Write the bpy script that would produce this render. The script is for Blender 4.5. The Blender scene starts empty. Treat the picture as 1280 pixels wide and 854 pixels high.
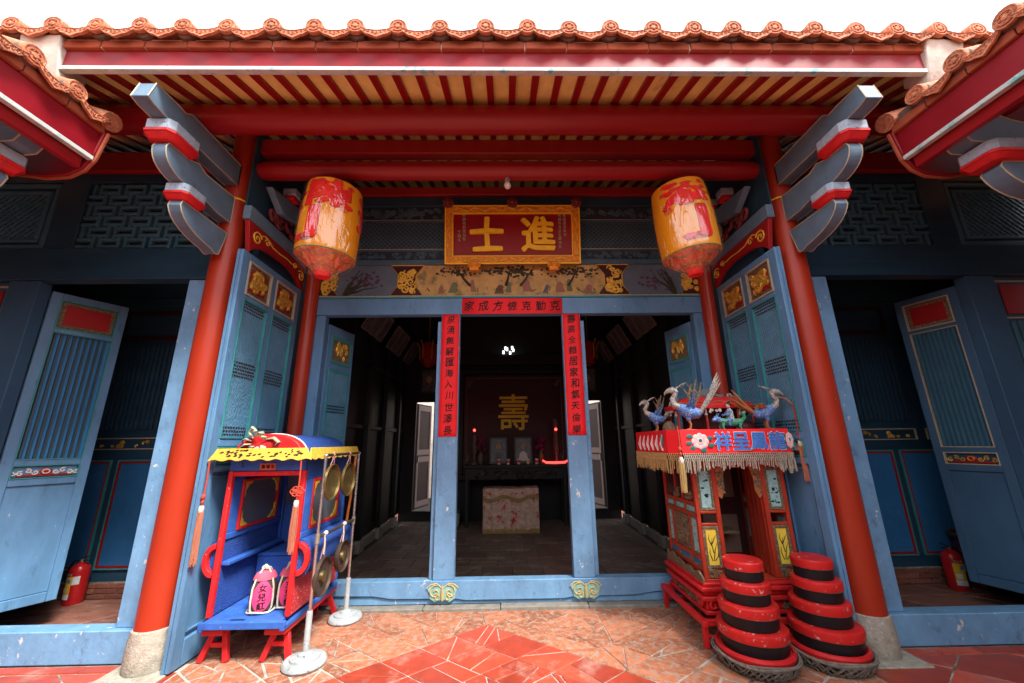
import bpy, math, random
from mathutils import Vector, Matrix
random.seed(7)
PI = math.pi
S = bpy.context.scene
COL = S.collection

# ------------------------------------------------------------------ camera
def make_camera():
    yaw, pitch, roll, F = 0.0175, 0.2549, -0.0127, 482.81
    f = Vector((math.sin(yaw) * math.cos(pitch), math.cos(yaw) * math.cos(pitch), math.sin(pitch)))
    r = Vector((math.cos(yaw), -math.sin(yaw), 0))
    u = r.cross(f)
    c, s = math.cos(roll), math.sin(roll)
    R = c * r + s * u
    U = -s * r + c * u
    cd = bpy.data.cameras.new('camera')
    cd.sensor_width = 36
    cd.sensor_fit = 'HORIZONTAL'
    cd.lens = 36 * F / 1280
    cd.clip_start = 0.05
    cd.clip_end = 2000
    o = bpy.data.objects.new('camera', cd)
    COL.objects.link(o)
    m = Matrix.Identity(4)
    for i in range(3):
        m[i][0], m[i][1], m[i][2] = R[i], U[i], -f[i]
    m[0][3], m[1][3], m[2][3] = -0.0594, -2.9059, 1.35
    o.matrix_world = m
    S.camera = o
make_camera()

# ------------------------------------------------------------------ sky, sun, exposure
SUN_EL, SUN_AZ = math.radians(54), math.radians(140)      # azimuth from +y, clockwise: behind the camera, to its right
w = bpy.data.worlds.new('World')
S.world = w
w.use_nodes = True
nt = w.node_tree
bg = nt.nodes['Background']
sky = nt.nodes.new('ShaderNodeTexSky')
sky.sky_type = 'NISHITA'
sky.sun_disc = False
sky.sun_elevation = SUN_EL
sky.sun_rotation = SUN_AZ
sky.dust_density = 3.0
sky.air_density = 1.0
tc = nt.nodes.new('ShaderNodeTexCoord')
nz = nt.nodes.new('ShaderNodeTexNoise')
nz.inputs['Scale'].default_value = 2.2
nz.inputs['Detail'].default_value = 6
nt.links.new(tc.outputs['Generated'], nz.inputs['Vector'])
rp = nt.nodes.new('ShaderNodeValToRGB')
rp.color_ramp.elements[0].position = 0.36
rp.color_ramp.elements[0].color = (0.25, 0.25, 0.25, 1)
rp.color_ramp.elements[1].position = 0.5
rp.color_ramp.elements[1].color = (1, 1, 1, 1)
nt.links.new(nz.outputs['Fac'], rp.inputs['Fac'])
mx = nt.nodes.new('ShaderNodeMix')
mx.data_type = 'RGBA'
nt.links.new(rp.outputs['Color'], mx.inputs[0])
nt.links.new(sky.outputs['Color'], mx.inputs[6])
mx.inputs[7].default_value = (8.6, 8.9, 9.4, 1)           # thin bright cloud
nt.links.new(mx.outputs[2], bg.inputs['Color'])
bg.inputs['Strength'].default_value = 0.135
sl = bpy.data.lights.new('sun', 'SUN')
sl.energy = 3.4
sl.angle = math.radians(14)
sl.color = (1.0, 0.96, 0.90)
so = bpy.data.objects.new('sun', sl)
COL.objects.link(so)
sd = Vector((math.sin(SUN_AZ) * math.cos(SUN_EL), math.cos(SUN_AZ) * math.cos(SUN_EL), math.sin(SUN_EL)))
so.rotation_euler = sd.to_track_quat('Z', 'Y').to_euler()
so.location = (0, -6, 12)
S.view_settings.view_transform = 'Standard'
S.view_settings.look = 'None'
S.view_settings.gamma = 1
S.view_settings.exposure = 1.32
S.cycles.max_bounces = 8
S.cycles.diffuse_bounces = 4
S.cycles.glossy_bounces = 3
S.cycles.transparent_max_bounces = 8
S.cycles.use_denoising = True
S.cycles.sample_clamp_indirect = 6

# ------------------------------------------------------------------ materials
MATS = {}
def mat(name, col, rough=0.5, var=0.14, vs=5.0, stretch=(1, 1, 1), bump=0.0, bs=60.0, metal=0.0,
        wear=None, orand=0.0, spec=0.28, dirt_or_sheen=None, coat=0.0, kind='noise'):
    """painted / worn surface: base colour varied by world-space noise, optional chipped wear (col, threshold, scale) and relief"""
    if name in MATS:
        return MATS[name]
    m = bpy.data.materials.new(name)
    MATS[name] = m
    m.use_nodes = True
    t = m.node_tree
    N, L = t.nodes, t.links
    p = N['Principled BSDF']
    p.inputs['Roughness'].default_value = rough
    p.inputs['Metallic'].default_value = metal
    p.inputs['Specular IOR Level'].default_value = spec
    if coat:
        p.inputs['Coat Weight'].default_value = coat
        p.inputs['Coat Roughness'].default_value = 0.2
    g = N.new('ShaderNodeNewGeometry')
    mp = N.new('ShaderNodeMapping')
    mp.inputs['Scale'].default_value = stretch
    L.new(g.outputs['Position'], mp.inputs['Vector'])
    n = N.new('ShaderNodeTexNoise')
    n.inputs['Scale'].default_value = vs
    n.inputs['Detail'].default_value = 5
    n.inputs['Roughness'].default_value = 0.62
    L.new(mp.outputs['Vector'], n.inputs['Vector'])
    r = N.new('ShaderNodeMapRange')
    r.inputs['From Min'].default_value = 0.28
    r.inputs['From Max'].default_value = 0.72
    r.inputs['To Min'].default_value = 1 - var
    r.inputs['To Max'].default_value = 1 + var
    L.new(n.outputs['Fac'], r.inputs['Value'])
    val = r.outputs['Result']
    if orand:
        oi = N.new('ShaderNodeObjectInfo')
        r2 = N.new('ShaderNodeMapRange')
        r2.inputs['To Min'].default_value = 1 - orand
        r2.inputs['To Max'].default_value = 1 + orand
        L.new(oi.outputs['Random'], r2.inputs['Value'])
        mu = N.new('ShaderNodeMath')
        mu.operation = 'MULTIPLY'
        L.new(val, mu.inputs[0])
        L.new(r2.outputs['Result'], mu.inputs[1])
        val = mu.outputs[0]
    vm = N.new('ShaderNodeVectorMath')
    vm.operation = 'SCALE'
    vm.inputs[0].default_value = col[:3]
    L.new(val, vm.inputs['Scale'])
    out = vm.outputs['Vector']
    def overlay(out, spec_):
        wc, th, ws = spec_[:3]
        soft = spec_[3] if len(spec_) > 3 else 0.03
        n2 = N.new('ShaderNodeTexNoise')
        n2.inputs['Scale'].default_value = ws
        n2.inputs['Detail'].default_value = 7
        n2.inputs['Roughness'].default_value = 0.7
        L.new(mp.outputs['Vector'], n2.inputs['Vector'])
        r3 = N.new('ShaderNodeMapRange')
        r3.inputs['From Min'].default_value = th
        r3.inputs['From Max'].default_value = th + soft
        L.new(n2.outputs['Fac'], r3.inputs['Value'])
        mi = N.new('ShaderNodeMix')
        mi.data_type = 'RGBA'
        L.new(r3.outputs['Result'], mi.inputs[0])
        L.new(out, mi.inputs[6])
        mi.inputs[7].default_value = (*wc, 1)
        return mi.outputs[2]
    if dirt_or_sheen:
        out = overlay(out, (dirt_or_sheen[0], dirt_or_sheen[1] - 0.03, *dirt_or_sheen[2:]))
    if wear:
        out = overlay(out, (wear[0], wear[1] - (0.055 if wear[1] > 0.63 else 0.0), *wear[2:]))
    L.new(out, p.inputs['Base Color'])
    if bump:
        if kind == 'voronoi':
            n3 = N.new('ShaderNodeTexVoronoi')
            n3.inputs['Scale'].default_value = bs
            h = n3.outputs['Distance']
        else:
            n3 = N.new('ShaderNodeTexNoise')
            n3.inputs['Scale'].default_value = bs
            n3.inputs['Detail'].default_value = 4
            h = n3.outputs['Fac']
        L.new(mp.outputs['Vector'], n3.inputs['Vector'])
        b = N.new('ShaderNodeBump')
        b.inputs['Strength'].default_value = bump
        b.inputs['Distance'].default_value = 0.01
        L.new(h, b.inputs['Height'])
        L.new(b.outputs['Normal'], p.inputs['Normal'])
    # uneven gloss
    r4 = N.new('ShaderNodeMapRange')
    r4.inputs['To Min'].default_value = max(0.05, rough - 0.1)
    r4.inputs['To Max'].default_value = min(1, rough + 0.12)
    L.new(n.outputs['Fac'], r4.inputs['Value'])
    L.new(r4.outputs['Result'], p.inputs['Roughness'])
    return m

def emit(name, col, k):
    m = bpy.data.materials.new(name)
    m.use_nodes = True
    p = m.node_tree.nodes['Principled BSDF']
    p.inputs['Base Color'].default_value = (*col, 1)
    p.inputs['Emission Color'].default_value = (*col, 1)
    p.inputs['Emission Strength'].default_value = k
    return m

BLUE = mat('blue_paint', (0.105, 0.235, 0.40), 0.42, 0.24, 3.0, (1.3, 1.3, 0.5), 0.25, 30, dirt_or_sheen=((0.055, 0.125, 0.21), 0.60, 7, 0.16), wear=((0.42, 0.45, 0.45), 0.725, 24))
BLUEJ = mat('blue_paint_worn', (0.15, 0.31, 0.50), 0.45, 0.2, 5.0, (1, 1, 0.7), 0.3, 30, dirt_or_sheen=((0.09, 0.18, 0.29), 0.59, 11, 0.14), wear=((0.6, 0.6, 0.56), 0.685, 16))
SLATE = mat('slate_blue_paint', (0.020, 0.058, 0.098), 0.36, 0.22, 2.5, (0.5, 1, 3), 0.1, 30, dirt_or_sheen=((0.042, 0.084, 0.125), 0.62, 6, 0.15))
SLATED = mat('slate_blue_lattice', (0.045, 0.135, 0.19), 0.45, 0.15, 6, bump=0.1)
BLUE_SHADED = mat('blue_paint_shaded', (0.045, 0.105, 0.185), 0.45, 0.18, 3, (1, 1, 0.6), 0.12, 30)  # copy of the blue paint with shade put into its colour
BANDB = mat('transom_band_blue', (0.06, 0.125, 0.17), 0.5, 0.15, 8)
SLATL = mat('slate_blue_slat', (0.045, 0.085, 0.115), 0.45, 0.15, 6)
TEAL = mat('teal_line_paint', (0.045, 0.25, 0.26), 0.5, 0.15, 20)
CREAM = mat('cream_line_paint', (0.42, 0.37, 0.26), 0.55, 0.2, 30)
PANELB = mat('bright_blue_panel', (0.03, 0.145, 0.335), 0.5, 0.12, 4, dirt_or_sheen=((0.06, 0.18, 0.34), 0.6, 7, 0.2))
SLOTB = mat('bright_blue_slot', (0.045, 0.24, 0.52), 0.45, 0.12, 8)
RED = mat('pillar_red_lacquer', (0.36, 0.030, 0.010), 0.36, 0.16, 4, (1, 1, 0.25), 0.12, 12, spec=0.35, dirt_or_sheen=((0.26, 0.018, 0.008), 0.60, 9, 0.18), wear=((0.6, 0.55, 0.5), 0.755, 28))
BEAM = mat('beam_red_lacquer', (0.26, 0.007, 0.010), 0.32, 0.12, 3, (0.3, 1, 1), 0.05, 20, spec=0.4)
REDP = mat('panel_red_paint', (0.30, 0.010, 0.012), 0.5, 0.1, 8)
FASC = mat('eave_board_red', (0.23, 0.005, 0.012), 0.45, 0.12, 6, (0.4, 1, 1))
WHITE = mat('white_trim_paint', (0.50, 0.56, 0.54), 0.75, 0.15, 12, dirt_or_sheen=((0.16, 0.42, 0.42), 0.58, 9, 0.08))
PLAST = mat('white_plaster', (0.62, 0.56, 0.50), 0.85, 0.2, 9, bump=0.3, bs=30, dirt_or_sheen=((0.35, 0.26, 0.2), 0.6, 8, 0.15))
YEL = mat('ochre_soffit_brick', (0.80, 0.66, 0.22), 0.7, 0.18, 7, (1, 0.5, 1), 0.1, 40, dirt_or_sheen=((0.55, 0.38, 0.16), 0.62, 10, 0.15))
TERRA = mat('terracotta_tile', (0.46, 0.15, 0.075), 0.75, 0.3, 26, bump=0.6, bs=45, orand=0.14, dirt_or_sheen=((0.50, 0.30, 0.18), 0.56, 60, 0.1), wear=((0.06, 0.045, 0.035), 0.70, 24, 0.08))
TERRB = mat('terracotta_course', (0.33, 0.075, 0.035), 0.75, 0.2, 12, bump=0.25, bs=60, orand=0.12)
TILEDK = mat('weathered_tile_back', (0.13, 0.09, 0.07), 0.85, 0.3, 20, bump=0.4, bs=40)
STONE = mat('granite_base', (0.36, 0.33, 0.27), 0.85, 0.24, 22, bump=0.55, bs=90, dirt_or_sheen=((0.17, 0.16, 0.14), 0.58, 16, 0.15), wear=((0.52, 0.50, 0.44), 0.64, 30, 0.06))
STONEG = mat('grey_step_stone', (0.22, 0.20, 0.17), 0.85, 0.25, 16, bump=0.4, bs=70, dirt_or_sheen=((0.1, 0.09, 0.08), 0.6, 12, 0.15))
GOLD = mat('gold_leaf', (0.62, 0.36, 0.055), 0.36, 0.25, 40, metal=0.45, bump=0.3, bs=120)
GOLDP = mat('gold_paint', (0.88, 0.60, 0.02), 0.45, 0.12, 25)
GOLDC = mat('yellow_gold_carving', (0.72, 0.46, 0.06), 0.5, 0.3, 50, bump=0.4, bs=150, metal=0.1)
GILT = mat('gilt_frame', (0.70, 0.25, 0.015), 0.42, 0.3, 30, metal=0.1, bump=0.4, bs=90)
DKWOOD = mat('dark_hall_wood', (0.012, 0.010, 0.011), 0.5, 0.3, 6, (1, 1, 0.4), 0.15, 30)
DKRED = mat('dark_red_board', (0.045, 0.006, 0.007), 0.5, 0.2, 5)
BRICK = mat('plinth_brick', (0.22, 0.075, 0.05), 0.85, 0.3, 30, bump=0.5, bs=70, orand=0.25)
MORTAR = mat('pale_mortar', (0.40, 0.36, 0.31), 0.9, 0.3, 14, bump=0.4, bs=60, dirt_or_sheen=((0.10, 0.085, 0.07), 0.51, 4, 0.15))
PAVR = mat('red_glazed_paver', (0.40, 0.058, 0.03), 0.36, 0.22, 9, bump=0.12, bs=25, orand=0.3, dirt_or_sheen=((0.42, 0.22, 0.17), 0.565, 3.2, 0.2), wear=((0.20, 0.16, 0.15), 0.68, 11, 0.08))  # broad pale patches put a reflected sheen into the tile colour
PAVO = mat('orange_paver', (0.34, 0.115, 0.055), 0.8, 0.35, 14, bump=0.6, bs=45, orand=0.3, dirt_or_sheen=((0.32, 0.22, 0.17), 0.51, 24, 0.12), wear=((0.15, 0.10, 0.08), 0.67, 7, 0.12))
PAVS = mat('side_room_paver', (0.20, 0.085, 0.06), 0.5, 0.3, 7, (1, 2.5, 1), 0.2, 25, orand=0.2, dirt_or_sheen=((0.30, 0.20, 0.16), 0.55, 5, 0.2))
PAVF = mat('hall_floor_tile', (0.13, 0.085, 0.065), 0.5, 0.35, 5, bump=0.3, bs=20, orand=0.25, dirt_or_sheen=((0.21, 0.18, 0.16), 0.56, 3, 0.1))
FBED = mat('hall_floor_bed', (0.035, 0.028, 0.024), 0.8, 0.3, 6)
INK = mat('black_ink', (0.008, 0.007, 0.008), 0.6, 0.1)
PAPER = mat('red_paper', (0.80, 0.016, 0.022), 0.62, 0.06, 6)
BRED = mat('bench_red', (0.60, 0.018, 0.02), 0.42, 0.14, 14, dirt_or_sheen=((0.42, 0.03, 0.03), 0.6, 20, 0.1), wear=((0.7, 0.45, 0.4), 0.74, 40))
RBL = mat('sedan_blue', (0.035, 0.115, 0.44), 0.5, 0.22, 14, wear=((0.45, 0.47, 0.5), 0.70, 55, 0.05), dirt_or_sheen=((0.03, 0.15, 0.45), 0.55, 9, 0.2))
RBLH = mat('sedan_blue_fabric', (0.03, 0.09, 0.37), 0.75, 0.2, 40, bump=0.8, bs=160, kind='voronoi')
SRED = mat('sedan_red', (0.58, 0.02, 0.022), 0.42, 0.16, 16, dirt_or_sheen=((0.40, 0.02, 0.025), 0.6, 25, 0.12), wear=((0.75, 0.6, 0.55), 0.725, 45))
SRED2 = mat('sedan_red_lacquer', (0.40, 0.04, 0.018), 0.4, 0.22, 12, (3, 3, 0.6), dirt_or_sheen=((0.25, 0.02, 0.012), 0.58, 14, 0.15))
SREDD = mat('sedan_side_red_written', (0.5, 0.02, 0.025), 0.55, 0.2, 12, wear=((0.70, 0.66, 0.66), 0.575, 75, 0.03))
BLACK = mat('black_lacquer', (0.012, 0.012, 0.014), 0.42, 0.2, 20, wear=((0.3, 0.3, 0.3), 0.76, 60))
BRNZ = mat('bronze_gong', (0.20, 0.14, 0.05), 0.42, 0.35, 18, metal=0.75, bump=0.25, bs=50, dirt_or_sheen=((0.12, 0.14, 0.09), 0.56, 14, 0.15))
BRNZD = mat('dark_gong', (0.09, 0.06, 0.045), 0.5, 0.3, 20, metal=0.5, bump=0.2, bs=60)
STEEL = mat('chrome_pipe', (0.55, 0.54, 0.50), 0.25, 0.12, 20, metal=0.9, dirt_or_sheen=((0.30, 0.2, 0.1), 0.70, 25, 0.1))
WPAINT = mat('chipped_white_paint', (0.34, 0.37, 0.38), 0.55, 0.16, 12, bump=0.2, wear=((0.10, 0.08, 0.06), 0.66, 30))
TASS = mat('faded_tassel', (0.46, 0.17, 0.10), 0.9, 0.3, 60, (6, 6, 0.5), 0.6, 200)
TASSY = mat('straw_tassel', (0.52, 0.37, 0.14), 0.9, 0.3, 60, (6, 6, 0.5), 0.6, 200)
CORD = mat('red_cord', (0.45, 0.06, 0.035), 0.8, 0.2, 40)
ROPE = mat('white_rope', (0.62, 0.57, 0.48), 0.9, 0.25, 60, bump=0.5, bs=200)
JUG = mat('brown_jug_clay', (0.07, 0.05, 0.035), 0.55, 0.3, 20)
PINK = mat('pink_label_paper', (0.75, 0.06, 0.19), 0.6, 0.1, 10)
PINKC = mat('pink_cloth', (0.62, 0.10, 0.16), 0.85, 0.15, 20)
WICK = mat('grey_wicker', (0.20, 0.17, 0.14), 0.8, 0.4, 40, orand=0.2)
MIRR = mat('dark_mirror_glass', (0.10, 0.13, 0.15), 0.14, 0.1, 4, spec=0.8)
LBLUE = mat('pale_blue_panel', (0.30, 0.52, 0.52), 0.45, 0.2, 30, wear=((0.03, 0.06, 0.08), 0.64, 38, 0.02))
YPAN = mat('yellow_painted_panel', (0.78, 0.56, 0.06), 0.45, 0.1, 20)
GREEN = mat('green_paint', (0.03, 0.22, 0.10), 0.5, 0.3, 30)
BRED_ROSE = mat('rosette_red_wood', (0.16, 0.03, 0.03), 0.5, 0.35, 60, bump=0.5, bs=90)
WFIG = mat('figurine_white', (0.40, 0.37, 0.31), 0.6, 0.4, 60, dirt_or_sheen=((0.16, 0.09, 0.04), 0.58, 50, 0.05), wear=((0.05, 0.10, 0.22), 0.54, 70, 0.04))
BFIG = mat('figurine_blue', (0.07, 0.17, 0.42), 0.55, 0.3, 70, wear=((0.6, 0.62, 0.62), 0.57, 90, 0.03))
OFIG = mat('figurine_orange', (0.36, 0.13, 0.05), 0.6, 0.35, 60)
GFIG = mat('figurine_green', (0.05, 0.24, 0.16), 0.55, 0.35, 70, wear=((0.4, 0.45, 0.35), 0.6, 80, 0.04))
GREY = mat('turtle_grey', (0.16, 0.165, 0.17), 0.75, 0.3, 50, bump=0.6, bs=80)
CARV = mat('dull_carving', (0.17, 0.12, 0.07), 0.65, 0.5, 70, bump=0.8, bs=110, wear=((0.40, 0.36, 0.26), 0.58, 70, 0.06))
CARVR = mat('carving_backing', (0.035, 0.02, 0.018), 0.8, 0.3, 30)
EXTR = mat('extinguisher_red', (0.45, 0.012, 0.014), 0.3, 0.06, 8, coat=0.3)
BLKP = mat('black_rubber', (0.012, 0.012, 0.013), 0.5, 0.1)
LABW = mat('label_white', (0.62, 0.62, 0.58), 0.6, 0.1, 30)
LABY = mat('label_yellow', (0.70, 0.42, 0.03), 0.6, 0.1, 30)
LABB = mat('label_blue', (0.05, 0.18, 0.5), 0.6, 0.1, 30)
FRINGE = mat('grey_fringe', (0.36, 0.34, 0.27), 0.9, 0.35, 60, orand=0.1)
FRINGY = mat('ochre_fringe', (0.40, 0.26, 0.10), 0.9, 0.35, 60)
LANT = mat('lantern_orange', (0.90, 0.36, 0.0), 0.45, 0.08, 5)
LRED = mat('lantern_red', (0.85, 0.012, 0.008), 0.45, 0.06, 5)
LOUT = mat('dark_outline', (0.10, 0.02, 0.01), 0.6, 0.1)
OCHRE = mat('painted_scene_ground', (0.46, 0.30, 0.10), 0.6, 0.25, 7, dirt_or_sheen=((0.20, 0.16, 0.06), 0.55, 9, 0.12), wear=((0.10, 0.09, 0.045), 0.66, 16, 0.1))
SLGREY = mat('painted_scene_grey', (0.10, 0.14, 0.18), 0.6, 0.15, 9)
INKG = mat('painted_dark_green', (0.035, 0.035, 0.022), 0.7, 0.4, 40)
FIG1 = mat("painted_robe_pink", (0.26, 0.12, 0.08), 0.7, 0.2)
FIG2 = mat("painted_robe_green", (0.13, 0.14, 0.07), 0.7, 0.2)
SKIN = mat('painted_face', (0.42, 0.26, 0.15), 0.7, 0.1)
MAUVE = mat('painted_blossom', (0.085, 0.045, 0.08), 0.7, 0.3, 40)
BRKB = mat('bracket_blue_grey', (0.12, 0.195, 0.27), 0.5, 0.18, 8, (1, 1, 1), 0.15, 30, dirt_or_sheen=((0.10, 0.12, 0.14), 0.62, 10, 0.15))
BRKC = mat('bracket_block_blue', (0.36, 0.46, 0.56), 0.6, 0.2, 30, bump=0.25, bs=60, wear=((0.03, 0.05, 0.07), 0.615, 45, 0.04))
CLOTHP = mat('plastic_over_brocade', (0.52, 0.34, 0.26), 0.25, 0.3, 16, bump=0.6, bs=25, wear=((0.46, 0.03, 0.04), 0.57, 9, 0.05), dirt_or_sheen=((0.5, 0.42, 0.3), 0.6, 28, 0.06))
PINKW = mat('pink_white_door', (0.26, 0.19, 0.175), 0.6, 0.08)
PHOTO = mat('old_photo_print', (0.12, 0.12, 0.12), 0.35, 0.5, 12)
FRAMEP = mat('picture_frame_wood', (0.05, 0.04, 0.035), 0.4, 0.2)
CROCK = mat('brown_crock', (0.05, 0.025, 0.015), 0.35, 0.3, 15)
SPLIN = mat('dark_backing_wood', (0.03, 0.05, 0.07), 0.6, 0.2)  # dark wood of the boards behind the lattices

def fabric_panel(name, base, hole):
    """blue grille: woven hammered pattern as fine relief"""
    m = mat(name, base, 0.45, 0.15, 8, dirt_or_sheen=((base[0] * 0.6, base[1] * 0.6, base[2] * 0.6), 0.6, 20, 0.2))
    t = m.node_tree
    p = t.nodes['Principled BSDF']
    g = t.nodes.new('ShaderNodeNewGeometry')
    mp = t.nodes.new('ShaderNodeMapping')
    mp.inputs['Rotation'].default_value = (0.5, 0, 0)
    mp.inputs['Scale'].default_value = (1, 1.5, 0.8)
    t.links.new(g.outputs['Position'], mp.inputs['Vector'])
    v = t.nodes.new('ShaderNodeTexVoronoi')
    v.inputs['Scale'].default_value = 46
    v.inputs['Randomness'].default_value = 0.5
    t.links.new(mp.outputs['Vector'], v.inputs['Vector'])
    b = t.nodes.new('ShaderNodeBump')
    b.inputs['Strength'].default_value = 0.4
    b.inputs['Distance'].default_value = 0.02
    t.links.new(v.outputs['Distance'], b.inputs['Height'])
    t.links.new(b.outputs['Normal'], p.inputs['Normal'])
    return m
GRILLE = fabric_panel('blue_grille', (0.11, 0.27, 0.40), None)

def plastic_wrap():
    m = bpy.data.materials.new('clear_plastic_wrap')
    m.use_nodes = True
    t = m.node_tree
    N, L = t.nodes, t.links
    N.remove(N['Principled BSDF'])
    tr = N.new('ShaderNodeBsdfTransparent')
    tr.inputs['Color'].default_value = (1, 1, 1, 1)
    gl = N.new('ShaderNodeBsdfGlossy')
    gl.inputs['Roughness'].default_value = 0.10
    df = N.new('ShaderNodeBsdfDiffuse')
    df.inputs['Color'].default_value = (0.8, 0.78, 0.75, 1)
    g = N.new('ShaderNodeNewGeometry')
    mp = N.new('ShaderNodeMapping')
    mp.inputs['Scale'].default_value = (1, 1, 0.28)
    n = N.new('ShaderNodeTexNoise')
    n.inputs['Scale'].default_value = 16
    n.inputs['Detail'].default_value = 3
    n.inputs['Distortion'].default_value = 1.2
    L.new(g.outputs['Position'], mp.inputs['Vector'])
    L.new(mp.outputs['Vector'], n.inputs['Vector'])
    b = N.new('ShaderNodeBump')
    b.inputs['Strength'].default_value = 0.9
    b.inputs['Distance'].default_value = 0.02
    L.new(n.outputs['Fac'], b.inputs['Height'])
    L.new(b.outputs['Normal'], gl.inputs['Normal'])
    m1 = N.new('ShaderNodeMixShader')
    m1.inputs[0].default_value = 0.12
    L.new(tr.outputs[0], m1.inputs[1])
    L.new(gl.outputs[0], m1.inputs[2])
    m2 = N.new('ShaderNodeMixShader')
    m2.inputs[0].default_value = 0.012
    L.new(m1.outputs[0], m2.inputs[1])
    L.new(df.outputs[0], m2.inputs[2])
    L.new(m2.outputs[0], N['Material Output'].inputs['Surface'])
    return m
WRAP = plastic_wrap()

# ------------------------------------------------------------------ text glyphs (built-in font, one evaluation)
CH = {}
def load_glyphs(chars, bold):
    obs = []
    for ch in chars:
        c = bpy.data.curves.new('g', 'FONT')
        c.body = ch
        c.extrude = 0.012
        c.resolution_u = 2
        o = bpy.data.objects.new('g', c)
        COL.objects.link(o)
        obs.append((ch, o, c))
    dg = bpy.context.evaluated_depsgraph_get()
    for ch, o, c in obs:
        me = bpy.data.meshes.new_from_object(o.evaluated_get(dg))
        vs = [tuple(v.co) for v in me.vertices]
        fs = [tuple(p.vertices) for p in me.polygons]
        x0, x1 = min(v[0] for v in vs), max(v[0] for v in vs)
        y0, y1 = min(v[1] for v in vs), max(v[1] for v in vs)
        k = 1.0 / max(x1 - x0, y1 - y0)
        if ch in '一入川':
            k = 1.0 / 0.95
        vs = [((v[0] - (x0 + x1) / 2) * k, (v[1] - (y0 + y1) / 2) * k, v[2] / 0.012) for v in vs]
        CH[(ch, bold)] = (vs, fs)
        bpy.data.meshes.remove(me)
        bpy.data.objects.remove(o)
        bpy.data.curves.remove(c)
TXT_TOP, TXT_L, TXT_R = '家成方儉克勤克', '泉湧無窮匯海入川世澤長', '壽高全賴居家和氣天倫樂'
load_glyphs(set(TXT_TOP + TXT_L + TXT_R + '女兒紅壽欽賜御前賞加銜丁酉冬立乾隆歲次年月吉旦光緒科'), 0.012)
load_glyphs(set('進士壽祥呈鳳龍陳丁添'), 0.035)
load_glyphs(set('滅火器'), 0.01)
load_glyphs(set('女兒紅'), 0.03)
load_glyphs(set('陳丁添士進'), 0.06)

# ------------------------------------------------------------------ mesh collector
def frames(pts):
    n = len(pts)
    T = []
    for i in range(n):
        a, b = pts[max(i - 1, 0)], pts[min(i + 1, n - 1)]
        d = b - a
        T.append(d.normalized() if d.length > 1e-9 else Vector((0, 0, 1)))
    up = Vector((0, 0, 1)) if abs(T[0].z) < 0.9 else Vector((1, 0, 0))
    X = (up.cross(T[0])).normalized()
    out = []
    for t in T:
        X = X - t * X.dot(t)
        if X.length < 1e-6:
            X = t.orthogonal()
        X = X.normalized()
        out.append((X, t.cross(X)))
    return out

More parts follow.
